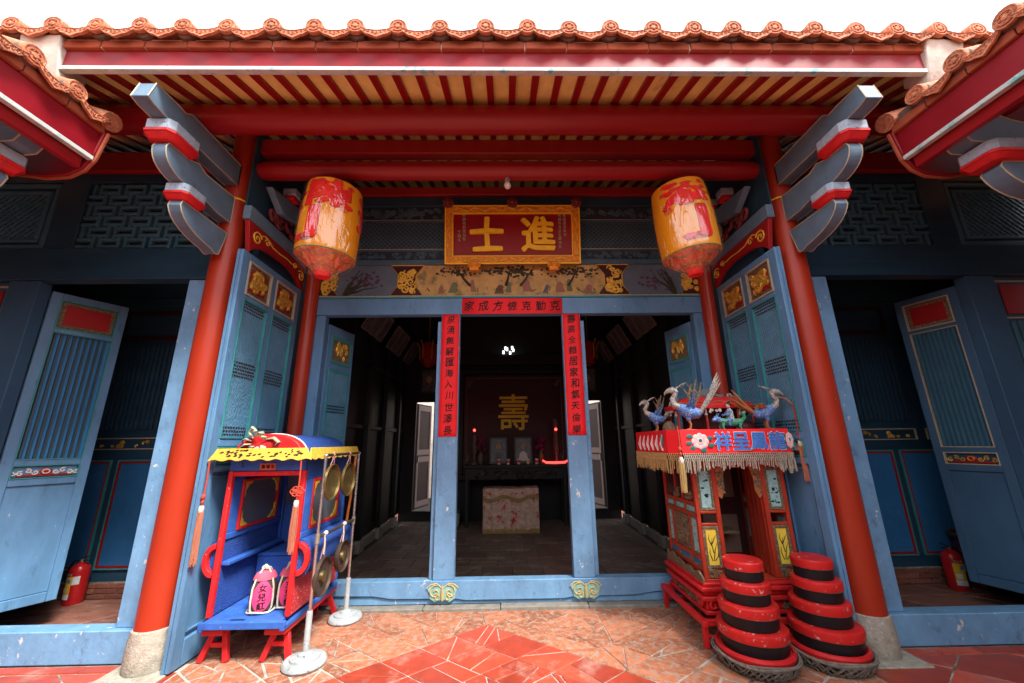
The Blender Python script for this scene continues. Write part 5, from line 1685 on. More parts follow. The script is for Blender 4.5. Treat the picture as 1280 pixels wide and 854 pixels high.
        m = M()
        rect_frame(m, fd, 0.03, 0.97, 0.2, 1.1, 0.10, -0.012, -0.0005)
        rect_frame(m, fd, 0.03, 0.97, 1.13, 2.07, 0.10, -0.012, -0.0005)
        m.build('moulding', PINKW, tt)
        M().box(*sorted((sx * 1.745, sx * 1.715)), 4.70, 4.725, 1.0, 1.12).build('latch', STEEL, tt)
hall_inside()

# ================================================================== blue sedan chair
def strands(m, c, top, bot, r, n, seed):
    """tassel skirt of separate strands"""
    r_ = random.Random(seed)
    for k in range(n):
        a, q = r_.uniform(0, 6.28), r * math.sqrt(r_.random())
        x, y = c[0] + q * math.cos(a), c[1] + q * math.sin(a)
        m.tube([(x, y, top), (x + r_.uniform(-.004, .004), y + r_.uniform(-.004, .004), (top + bot) / 2), (x + r_.uniform(-.006, .006), y + r_.uniform(-.006, .006), bot + r_.uniform(-0.006, 0.02))], 0.0028, 4)
def tassel(par, x, y, z_top, z_knot, z_bot, mt, seed, knot_r=0.0, cord=CORD):
    m = M()
    m.tube([(x, y, z_top), (x + 0.004, y, (z_top + z_knot) / 2), (x, y, z_knot)], 0.005, 6)
    c = m.build('tassel_cord', cord, par)
    m = M()
    zk = z_knot + 0.06
    if knot_r:
        for k in range(6):
            a = k * PI / 3
            m.tube([(x + knot_r * 0.55 * math.cos(a) + knot_r * 0.42 * math.cos(b), y - 0.004, zk + knot_r * 0.35 * math.sin(a) + knot_r * 0.30 * math.sin(b)) for b in [q * PI / 4 for q in range(8)]], 0.0045, 5, closed=True)
    else:
        m.ball((x, y, zk), 0.014, 8, 6, (1, 1, 1.4))
        m.ball((x, y, zk - 0.035), 0.011, 8, 6, (1, 1, 1.2))
    m.build('tassel_knot', cord, c)
    m = M()
    m.lathe([(0.012, z_knot + 0.004), (0.017, z_knot - 0.01), (0.017, z_knot - 0.035), (0.014, z_knot - 0.04)], (x, y, 0), 10)
    m.build('tassel_head', ROPE, c)
    m = M()
    strands(m, (x, y), z_knot - 0.036, z_bot, 0.017, 46, seed)
    m.build('tassel_skirt', mt, c, kind='stuff')

def bench(x, label, y0=0.0, y1=0.80, z=0.2):
    t = thing('bench', label, 'bench', (x, (y0 + y1) / 2, 0), group='red benches under the blue sedan chair')
    M().box(x - 0.068, x + 0.068, y0, y1, z - 0.035, z).build('seat', BRED, t, bev=0.006)
    for yy, s in ((y0 + 0.09, -1), (y1 - 0.09, 1)):
        for sx in (-1, 1):
            M().bar((x + sx * 0.035, yy, z - 0.036), (x + sx * 0.085, yy + s * 0.04, 0.001), 0.036, 0.03, (0, 1, 0)).build('leg', BRED, t, bev=0.004)
        M().bar((x - 0.052, yy + s * 0.018, z * 0.45), (x + 0.052, yy + s * 0.018, z * 0.45), 0.02, 0.028).build('crossbar', BRED, t, bev=0.003)
bench(-1.965, 'red wooden bench under the wall side of the blue sedan chair')
bench(-1.565, 'red wooden bench under the gong side of the blue sedan chair')

def blue_sedan():
    t = thing('blue_sedan_chair', 'open fronted blue and red sedan chair with gold canopy edge, left of the entrance', 'sedan chair', (-1.76, 0.4, 0.2))
    xl, xr, yf, yb = -2.015, -1.505, 0.02, 0.76
    bx = lambda name, mt, x0, x1, y0, y1, z0, z1, bev=0.005, par=t: M().box(x0, x1, y0, y1, z0, z1).build(name, mt, par, bev=bev)
    fl = bx('floor_board', RBL, xl + 0.01, xr - 0.01, -0.035, yb, 0.236, 0.262)
    bx('floor_edge', RBL, xl - 0.02, xr + 0.02, -0.045, -0.02, 0.215, 0.258)
    for x0, x1 in ((xl - 0.02, xl + 0.012), (xr - 0.012, xr + 0.02)):
        bx('skid', RBL, x0, x1, -0.044, yb + 0.01, 0.202, 0.235, 0.006)
    bx('foot_plate', mat('dark_slot', (0.01, 0.02, 0.06), 0.7), xl + 0.17, xl + 0.26, -0.028, -0.010, 0.2622, 0.2640, 0)
    # front posts, red, from floor to head beam
    for x in (xl, xr):
        bx('front_post', SRED, x - 0.016, x + 0.016, yf - 0.012, yf + 0.022, 0.262, 1.175)
    bx('front_rail', SRED, xl + 0.017, xr - 0.017, yf - 0.010, yf + 0.02, 1.14, 1.172)
    bx('head_board', RBL, xl - 0.01, xr + 0.01, yf - 0.016, yf + 0.02, 1.176, 1.262)
    lb = bx('name_card', mat('orange_card', (0.55, 0.10, 0.05), 0.6), -1.81, -1.70, yf - 0.022, yf - 0.0165, 1.18, 1.225, 0)
    m = M()
    for k, ch in enumerate('壽賜年'):
        m.glyph(ch, lambda u, v, d: (-1.785 + 0.033 * k + u * 0.024, yf - 0.0235 - 0.0005 * d, 1.2025 + v * 0.026))
    m.build('card_lettering', INK, lb)
    # rear posts and sides
    for x in (xl, xr):
        bx('rear_post', RBL, x - 0.018, x + 0.018, yb - 0.035, yb, 0.262, 1.26)
        sgn = -1 if x == xl else 1
        inner, outer = sorted((x - sgn * 0.004, x + sgn * 0.012))
        # lower side: blue brocade above, red inscribed board below on the outside
        bx('lower_side', RBLH if x == xl else SREDD, inner, outer, yf + 0.023, yb - 0.036, 0.263, 0.47, 0)
        bx('middle_side', RBLH, inner, outer, yf + 0.023, yb - 0.036, 0.471, 0.56, 0)
        bx('side_rail', RBL, inner - 0.006, outer + 0.006, yf + 0.023, yb - 0.036, 0.72, 0.76, 0.004)
        bx('upper_rail', RBL, inner - 0.004, outer + 0.004, yf + 0.023, yb - 0.036, 1.11, 1.26, 0.004)
        bx('window_stile', RBL, inner - 0.003, outer + 0.003, yf + 0.023, yf + 0.13, 0.761, 1.109, 0.004)
        bx('window_stile', RBL, inner - 0.003, outer + 0.003, yb - 0.13, yb - 0.036, 0.761, 1.109, 0.004)
        fx = lambda a, b, d: (x + d, a, b)
        w_ = M()
        rect_frame(w_, fx, yf + 0.131, yb - 0.131, 0.762, 1.108, 0.02, -0.014, 0.02)
        win = w_.build('window_frame', SRED, t, bev=0.003)
        bx('glass', MIRR, x + 0.001, x + 0.005, yf + 0.148, yb - 0.148, 0.78, 1.09, 0, win)
        m = M()
        for (a, b, sa, sb) in ((yf + 0.152, 0.783, 1, 1), (yb - 0.152, 0.783, -1, 1), (yf + 0.152, 1.087, 1, -1), (yb - 0.152, 1.087, -1, -1)):
            pl = [(a, b), (a + sa * 0.085, b), (a + sa * 0.07, b + sb * 0.018), (a + sa * 0.045, b + sb * 0.022), (a + sa * 0.03, b + sb * 0.045), (a + sa * 0.016, b + sb * 0.06), (a + sa * 0.014, b + sb * 0.10), (a, b + sb * 0.11)]
            m = M()
            m.prism(pl, fx, -0.012, 0.016)
            m.build('gold_corner', GOLDC, win)
        # rolled arm along the side, red scroll at its front end
        m = M()
        pts = []
        cxx, czz = x + sgn * 0.045, 0.60
        prof = [(x + sgn * 0.0, 0.72)] + [(cxx + sgn * 0.062 * math.sin(a), czz + 0.115 * math.cos(a)) for a in [0.25 + i * 0.3 for i in range(9)]] + [(x + sgn * 0.0, 0.50)]
        m.prism(prof, lambda a, b, d: (a, d, b), yf + 0.024, yb - 0.02)
        m.build('rolled_arm', RBLH, t)
        m = M()
        ring = [(cxx - sgn * 0.02 + sgn * 0.078 * math.sin(a), czz + 0.105 * math.cos(a)) for a in [0.0 + i * PI / 10 for i in range(11)]]
        ring2 = [(cxx - sgn * 0.02 + sgn * 0.045 * math.sin(a), czz + 0.07 * math.cos(a)) for a in [0.0 + i * PI / 10 for i in range(11)]]
        m.prism(ring + ring2[::-1], lambda a, b, d: (a, d, b), yf - 0.008, yf + 0.0235)
        m.build('arm_scroll', SRED, t, bev=0.003)
    # seat, back
    bx('seat_front', RBL, xl + 0.02, xr - 0.02, 0.44, 0.46, 0.263, 0.52)
    bx('seat', RBL, xl + 0.02, xr - 0.02, 0.43, yb - 0.036, 0.521, 0.545)
    bx('inner_ledge', RBL, xl + 0.006, xl + 0.06, yf + 0.03, yb - 0.04, 0.56, 0.585)
    bx('back_board', RBL, xl + 0.019, xr - 0.019, yb - 0.02, yb - 0.004, 0.546, 0.86)
    bx('back_board', RBL, xl + 0.019, xr - 0.019, yb - 0.02, yb - 0.004, 1.11, 1.26)
    bx('back_glass', MIRR, xl + 0.019, xr - 0.019, yb - 0.014, yb - 0.01, 0.861, 1.109, 0)
    m = M()
    m.bar((-1.77, yb - 0.03, 0.86), (-1.62, yb - 0.03, 1.12), 0.02, 0.012, (0, 1, 0))
    m.build('back_brace', RBL, t)
    # canopy: flat cornice with pierced gold edge, barrel vault above
    bx('cornice', RBL, xl - 0.07, xr + 0.07, -0.055, yb + 0.04, 1.263, 1.29)
    fxf = lambda a, b, d: (a, -0.085 + d + (1.33 - b) * -0.25, b)
    edge = lambda u: 1.252 + 0.006 * math.sin(u * 60)
    us = [xl - 0.10 + (xr - xl + 0.20) * i / 40 for i in range(41)]
    m = M()
    pl = [(u, edge(u)) for u in us] + [(xr + 0.055, 1.330), (xl - 0.055, 1.330)]
    m.prism(pl, fxf, 0.0, 0.012)
    ge = m.build('gold_edge', GOLDC, t, bev=0.002)
    m = M()
    r_ = random.Random(14)
    for k in range(44):
        u, b = r_.uniform(xl - 0.03, xr + 0.03), r_.uniform(1.268, 1.318)
        w_ = r_.uniform(0.008, 0.02)
        m.prism([(u - w_, b), (u, b - 0.006), (u + w_, b + 0.002), (u + w_ * 0.3, b + 0.008)], fxf, -0.0015, 0.0)
    m.build('pierced_holes', CARVR, ge, kind='stuff')
    for sgn, xx in ((-1, xl - 0.09), (1, xr + 0.09)):
        fxs = lambda a, b, d: (xx + sgn * ((1.33 - b) * 0.25 - 0.02) + d, a, b)
        m = M()
        ys = [-0.10 + 0.92 * i / 40 for i in range(41)]
        m.prism([(y, 1.252 + 0.006 * math.sin(y * 60)) for y in ys] + [(0.80, 1.33), (-0.06, 1.33)], fxs, -0.005, 0.005)
        m.build('gold_edge', GOLDC, t, bev=0.002)
    cxm = (xl + xr) / 2
    arch = [(cxm + 0.235 * math.cos(a), 1.29 + 0.135 * math.sin(a)) for a in [PI * i / 20 for i in range(21)]]
    m = M()
    m.prism(arch, lambda a, b, d: (a, d, b), 0.06, yb + 0.01)
    v = m.build('vault', RBLH, t)
    m = M()
    m.prism([(cxm + 0.24 * math.cos(a), 1.29 + 0.14 * math.sin(a)) for a in [PI * i / 20 for i in range(21)]], lambda a, b, d: (a, d, b), -0.02, 0.0595)
    m.build('vault_front', SRED, v, bev=0.006)
    m = M()
    m.tube([(cxm + 0.237 * math.cos(a), 0.062, 1.29 + 0.138 * math.sin(a)) for a in [PI * i / 20 for i in range(21)]], 0.008, 6)
    m.build('vault_piping', LABW, v)
    # ribbon flower ornament on the front of the canopy
    m = M()
    for k in range(9):
        a = 0.5 + k * 0.62
        q = 0.035 + 0.02 * (k % 3)
        c0 = Vector((cxm - 0.07 + 0.045 * math.cos(a), -0.04, 1.375 + 0.035 * math.sin(a)))
        c1 = c0 + Vector((q * math.cos(a), -0.02, q * 0.8 * math.sin(a)))
        m.tube([c0, (c0 + c1) / 2 + Vector((0, -0.012, 0.01)), c1], [0.008, 0.022, 0.004], 7, flat=0.35)
    m.tube([(cxm - 0.10, -0.045, 1.40), (cxm - 0.13, -0.05, 1.44), (cxm - 0.11, -0.055, 1.475), (cxm - 0.085, -0.05, 1.455)], [0.012, 0.018, 0.02, 0.008], 7, flat=0.5)
    m.tube([(cxm - 0.02, -0.03, 1.39), (cxm + 0.04, -0.035, 1.40), (cxm + 0.075, -0.03, 1.37), (cxm + 0.05, -0.03, 1.345)], [0.010, 0.024, 0.022, 0.006], 7, flat=0.4)
    m.build('ribbon_flower', mat('pale_green_silk', (0.34, 0.38, 0.27), 0.7, 0.3, 30), t)
    m = M()
    m.tube([(cxm - 0.16, -0.05, 1.47), (cxm - 0.165, -0.055, 1.38), (cxm - 0.15, -0.06, 1.30), (cxm - 0.14, -0.05, 1.20)], 0.003, 5)
    m.ball((cxm - 0.16, -0.055, 1.34), 0.014, 8, 6, (1, 1, 1.8))
    m.build('hanging_bead', BLKP, t)
    m = M()
    for (a, b, r) in ((-0.05, 1.34, 0.05), (0.0, 1.35, 0.04)):
        m.ball((cxm + a, -0.025, b), r, 10, 6, (1, 0.35, 0.8))
    m.build('red_rosette', SRED, t)
    tassel(t, xl - 0.085, -0.098, 1.25, 0.96, 0.60, TASS, 3)
    tassel(t, xr + 0.03, -0.098, 1.25, 0.985, 0.665, TASS, 4, 0.05)
    # brass rod at the rear corner
    m = M().tube([(xr + 0.09, 0.74, 1.25), (xr + 0.075, 0.74, 0.9), (xr + 0.05, 0.74, 0.62)], 0.011, 8)
    m.build('orange_tassel', mat('orange_silk', (0.5, 0.15, 0.03), 0.7, 0.2, 40), t)
blue_sedan()

def jug(x, y, label):
    t = thing('wine_jug', label, 'jug', (x, y, 0.262), group='wine jugs')
    s = 1.0
    M().lathe([(0.062, 0.264), (0.078, 0.29), (0.083, 0.35), (0.078, 0.42), (0.066, 0.455), (0.05, 0.47)], (x, y, 0), 22).build('body', JUG, t)
    M().lathe([(0.073, 0.462), (0.070, 0.474), (0.055, 0.50), (0.030, 0.512), (0.01, 0.514)], (x, y, 0), 18).build('cloth_cap', PINKC, t)
    # pink diamond label bent on the body
    m = M()
    JP = [(0.264, 0.062), (0.29, 0.078), (0.35, 0.083), (0.42, 0.078), (0.455, 0.068), (0.48, 0.060)]
    def rj(b):
        for (z0, r0), (z1, r1) in zip(JP, JP[1:]):
            if b <= z1:
                return r0 + (r1 - r0) * (b - z0) / (z1 - z0)
        return JP[-1][1]
    fn = lambda a, b, d: (x + (rj(b) + d) * math.sin(a + 0.42), y - (rj(b) + d) * math.cos(a + 0.42), b)
    vs = []
    m.grid(lambda u, v: fn((u - 0.5) * 1.55 * (0.22 + 0.78 * math.sin(PI * v) ** 0.8), 0.276 + v * 0.186, 0.0035), 12, 14)
    lab = m.build('pink_label', PINK, t)
    m = M()
    for k, ch in enumerate('女兒紅'):
        m.glyph(ch, lambda u, v, d: fn(u * 0.046 / 0.083, 0.421 - k * 0.052 + v * 0.045, 0.0048 + 0.0005 * d), 0.03)
    m.build('lettering', INK, lab)
    m = M()
    for k in range(4):
        a = k * PI / 2 - 0.37
        m.tube([(x + r * math.cos(a), y + r * math.sin(a), z) for r, z in ((0.066, 0.268), (0.086, 0.29), (0.091, 0.35), (0.086, 0.42), (0.072, 0.46), (0.03, 0.522), (0.0, 0.528))], 0.006, 6)
    m.tube([(x + 0.085 * math.cos(a), y + 0.085 * math.sin(a), 0.275 + 0.006 * math.sin(3 * a)) for a in [i * PI / 10 for i in range(20)]], 0.006, 6, closed=True)
    for k in range(3):
        m.ball((x + 0.012 * (k - 1), y - 0.012, 0.53 + 0.008 * (k % 2)), 0.014, 8, 5)
    m.build('rope_net', ROPE, t)
jug(-1.735, 0.12, 'roped clay wine jug with pink label in the middle of the blue sedan floor')
jug(-1.60, 0.20, 'roped clay wine jug with pink label half hidden by the red front post')

def gongs():
    x = -1.352
    t = thing('gong_stand', 'steel pipe gong rack on two round white bases beside the blue sedan', 'stand', (x, 0.33, 0))
    for y, rr in ((-0.0, 0.13), (0.64, 0.125)):
        b = M().lathe([(rr * 0.98, 0.003), (rr * 1.02, 0.012), (rr * 1.0, 0.026), (rr * 0.94, 0.034), (rr * 0.70, 0.038), (rr * 0.68, 0.048), (rr * 0.62, 0.052), (rr * 0.36, 0.056), (rr * 0.33, 0.066), (rr * 0.2, 0.072), (0.019, 0.076), (0.019, 0.29), (0.016, 0.30)], (x, y, 0), 40).build('round_base', WPAINT, t)
    for y in (0.0, 0.64):
        M().tube([(x, y, 0.28), (x, y, 1.27)], 0.0105, 12).build('upright', STEEL, t)
        M().tube([(x, y, 0.70), (x, y, 0.76)], 0.0155, 12).build('coupling', mat('dull_coupling', (0.30, 0.28, 0.20), 0.5, 0.2, metal=0.6), t)
        M().ball((x, y, 1.272), 0.017, 10, 8).build('elbow', STEEL, t)
    M().tube([(x, 0.0, 1.275), (x, 0.64, 1.275)], 0.011, 12).build('top_bar', mat('dark_pipe', (0.10, 0.095, 0.085), 0.35, 0.2, metal=0.7), t)
    M().tube([(x, 0.0, 0.735), (x, 0.64, 0.735)], 0.012, 12).build('middle_bar', mat('dark_pipe', (0.1, 0.1, 0.1)), t)
    for (y, z, r, bar, mt, lab) in ((0.115, 1.085, 0.125, 1.275, BRNZ, 'flat bronze gong, upper row, nearest the viewer'), (0.42, 1.075, 0.125, 1.275, BRNZ, 'flat bronze gong, upper row, farther from the viewer'),
                                    (0.105, 0.47, 0.122, 0.735, BRNZD, 'dark bossed gong, lower row, nearest the viewer'), (0.43, 0.515, 0.112, 0.735, BRNZD, 'dark bossed gong, lower row, farther from the viewer')):
        g = thing('gong', lab, 'gong', (x, y, z), group='gongs on the rack')
        up = bar > 1
        pr = [(r * 0.02, -0.008), (r * 0.5, -0.008), (r * 0.92, -0.006), (r, 0.004), (r, 0.022), (r * 0.97, 0.022), (r * 0.95, 0.006), (r * 0.4, 0.004), (r * 0.02, 0.005)] if up else \
             [(r * 0.02, -0.010), (r * 0.62, -0.010), (r * 0.66, -0.004), (r * 0.93, -0.006), (r, 0.006), (r, 0.030), (r * 0.965, 0.030), (r * 0.94, 0.012), (r * 0.66, 0.010), (r * 0.62, 0.006), (r * 0.30, 0.006), (r * 0.26, 0.026), (r * 0.16, 0.032), (r * 0.02, 0.034)]
        M().lathe(pr, (x, y, z), 40, 'x').build('disc', mt, g)
        if not up:
            M().lathe([(r * 0.30, 0.010), (r * 0.27, 0.028), (r * 0.15, 0.035), (r * 0.02, 0.036)], (x, y, z), 24, 'x').build('boss', BRNZ, g)
        m = M()
        for s in (-1, 1):
            m.tube([(x, y + s * 0.03, z + r * 0.92), (x + 0.008, y + s * 0.012, (z + r + bar) / 2), (x, y + s * 0.006, bar + 0.018)], 0.0032, 5)
        m.tube([(x - 0.014, y, bar), (x, y, bar + 0.016), (x + 0.014, y, bar), (x, y, bar - 0.016)], 0.006, 5, closed=True)
        cord = m.build('hanging_cord', mat('pink_cord', (0.45, 0.22, 0.20), 0.8, 0.2), g)
        if not up:
            m = M()
            m.tube([(x + 0.012, y - 0.02, bar), (x + 0.02, y - 0.026, bar - 0.06), (x + 0.018, y - 0.03, bar - 0.12)], 0.004, 5)
            m.ball((x + 0.012, y - 0.005, bar + 0.01), 0.016, 8, 6)
            m.build('rope_end', ROPE, cord)
gongs()

# ================================================================== red sedan chair
def phoenix(par, base, yaw, s, pose=0):
    """standing ceramic phoenix: legs, body, curved neck, crested head with hooked beak, raised wings and long tail"""
    c, sn = math.cos(yaw), math.sin(yaw)
    fn = lambda a, b, z: (base[0] + s * (a * c - b * sn), base[1] + s * (a * sn + b * c), base[2] + s * z)
    T = lambda pts: [fn(*p) for p in pts]
    R = lambda rs: [r * s * 1.25 for r in rs]
    root = M().tube(T([(-0.34, 0, 0.46), (-0.2, 0, 0.42), (0.0, 0, 0.44), (0.16, 0, 0.54), (0.24, 0, 0.62)]), R([0.03, 0.11, 0.15, 0.12, 0.07]), 12).build('phoenix_body', BFIG, par)
    M().tube(T([(0.20, 0, 0.58), (0.34, 0, 0.66), (0.38, 0, 0.80), (0.30, 0, 0.92), (0.27, 0, 0.98), (0.33, 0, 1.04)]), R([0.085, 0.065, 0.055, 0.05, 0.06, 0.07]), 10).build('phoenix_neck', WFIG, root)
    m = M()
    m.tube(T([(0.26, 0, 1.0), (0.36, 0, 1.05), (0.46, 0, 1.03), (0.54, 0, 0.98), (0.56, 0, 0.92)]), R([0.05, 0.075, 0.05, 0.028, 0.008]), 9)
    for k in range(3):
        m.tube(T([(0.28, 0.0, 1.07), (0.2 - 0.05 * k, 0.03 * (k - 1), 1.13 + 0.03 * k), (0.1 - 0.06 * k, 0.05 * (k - 1), 1.12 + 0.05 * k)]), R([0.022, 0.016, 0.005]), 5)
    m.build('phoenix_head', WFIG, root)
    for q in (-1, 1):
        M().ball(fn(0.38, q * 0.062, 1.07), 0.018 * s, 8, 6).build('phoenix_eye', LABY, root)
        m = M()
        for k in range(6):
            a = 0.9 + 0.22 * k
            ln = 0.42 - 0.03 * k
            st = (0.08 - 0.04 * k, q * 0.11, 0.55)
            en = (st[0] - ln * math.cos(a * 0.75), q * (0.18 + 0.03 * k), st[2] + (0.44 if pose else 0.2) * math.sin(a) - 0.03 * k)
            mid = ((st[0] + en[0]) / 2, q * 0.18, (st[2] + en[2]) / 2 + 0.05)
            m.tube(T([st, mid, en]), R([0.03, 0.042, 0.008]), 6, flat=0.4)
        m.build('phoenix_wing', OFIG if not pose else BFIG, root)
        m = M()
        m.tube(T([(0.02, q * 0.07, 0.40), (0.04, q * 0.08, 0.24)]), R([0.065, 0.045]), 8)
        m.build('phoenix_thigh', BFIG, root)
        m = M()
        m.tube(T([(0.04, q * 0.08, 0.26), (0.0, q * 0.08, 0.14), (0.03, q * 0.08, 0.02)]), R([0.03, 0.022, 0.022]), 7)
        for k in (-1, 0, 1):
            m.tube(T([(0.02, q * 0.08, 0.02), (0.11, q * 0.08 + 0.04 * k, 0.012)]), R([0.018, 0.008]), 5)
        m.build('phoenix_leg', OFIG, root)
    m = M()
    for k in range(5):
        q = k - 2
        up = 0.10 + 0.10 * ((k * 3) % 4) + (0.45 if pose else 0.12)
        m.tube(T([(-0.26, 0.02 * q, 0.44), (-0.5, 0.06 * q, 0.5 + up * 0.4), (-0.7, 0.10 * q, 0.55 + up * 0.85), (-0.80, 0.13 * q, 0.58 + up * 1.05)]), R([0.04, 0.03, 0.024, 0.006]), 6)
    m.build('phoenix_tail', OFIG if not pose else WFIG, root)
    if pose:
        m = M()
        for (a, b, h) in ((-0.15, 0.0, 0.75), (-0.02, 0.08, 0.62), (-0.28, -0.06, 0.68)):
            m.tube(T([(-0.1, b, 0.55), (a, b * 1.5, 0.55 + h * 0.5), (a - 0.10, b * 2, 0.55 + h)]), R([0.035, 0.03, 0.012]), 6)
            m.tube(T([(a, b * 1.5, 0.55 + h * 0.5), (a + 0.12, b * 2, 0.55 + h * 0.85)]), R([0.024, 0.008]), 5)
        m.build('phoenix_plumes', CARV, root)
    m = M()
    m.ball(fn(0.03, 0, -0.005), 0.19 * s, 12, 6, (1.2, 0.8, 0.14))
    m.build('phoenix_base', CARV, root)
    return fn

def rider(par, x, y, z, s):
    """small seated figure riding a green mythical beast"""
    P = lambda a, b, c: (x + s * a, y + s * b, z + s * c)
    body = M().tube([P(-0.5, 0, 0.42), P(-0.2, 0, 0.36), P(0.15, 0, 0.34), P(0.5, 0, 0.38)], [0.10 * s, 0.17 * s, 0.17 * s, 0.12 * s], 10).build('beast_body', GFIG, par)
    m = M()
    m.tube([P(-0.46, 0, 0.44), P(-0.66, -0.02, 0.50), P(-0.82, -0.06, 0.42)], [0.12 * s, 0.13 * s, 0.05 * s], 9)
    for q in (-1, 1):
        m.tube([P(-0.6, 0.05 * q, 0.58), P(-0.5, 0.08 * q, 0.74)], [0.03 * s, 0.008 * s], 5)
    m.build('beast_head', BFIG, body)
    m = M()
    for a in (-0.38, 0.38):
        for q in (-1, 1):
            m.tube([P(a, 0.11 * q, 0.32), P(a - 0.05, 0.13 * q, 0.16), P(a - 0.02, 0.13 * q, 0.03)], [0.075 * s, 0.055 * s, 0.05 * s], 7)
    m.build('beast_leg', GFIG, body)
    m = M()
    m.tube([P(0.5, 0, 0.40), P(0.66, 0, 0.55), P(0.62, 0, 0.70), P(0.74, 0, 0.78)], [0.08 * s, 0.09 * s, 0.07 * s, 0.02 * s], 7)
    m.build('beast_tail', GREEN, body)
    rd = M().tube([P(0.0, 0, 0.42), P(0.03, 0, 0.6), P(0.02, 0, 0.84), P(0.0, 0, 0.96)], [0.18 * s, 0.15 * s, 0.14 * s, 0.05 * s], 10).build('rider_robe', WFIG, par)
    m = M()
    for q in (-1, 1):
        m.tube([P(0.02, q * 0.13, 0.86), P(-0.12, q * 0.18, 0.68), P(-0.27, q * 0.10, 0.66)], [0.06 * s, 0.055 * s, 0.035 * s], 7)
        m.tube([P(0.0, q * 0.12, 0.48), P(-0.18, q * 0.2, 0.40), P(-0.14, q * 0.2, 0.2)], [0.085 * s, 0.07 * s, 0.045 * s], 7)
    m.build('rider_limbs', BFIG, rd)
    hd = M().ball(P(-0.01, 0, 1.07), 0.105 * s, 10, 8, (0.9, 0.9, 1.1)).build('rider_head', mat('figurine_face', (0.6, 0.45, 0.36), 0.5), rd)
    m = M()
    m.ball(P(0.02, 0, 1.11), 0.11 * s, 10, 6, (0.95, 0.95, 0.9))
    m.ball(P(0.05, 0, 1.23), 0.05 * s, 8, 5)
    m.build('rider_hair', BLACK, hd)
    M().box(x - 0.55 * s, x + 0.62 * s, y - 0.2 * s, y + 0.2 * s, z - 0.005, z + 0.02 * s).build('beast_base', GREY, body, bev=0.004)

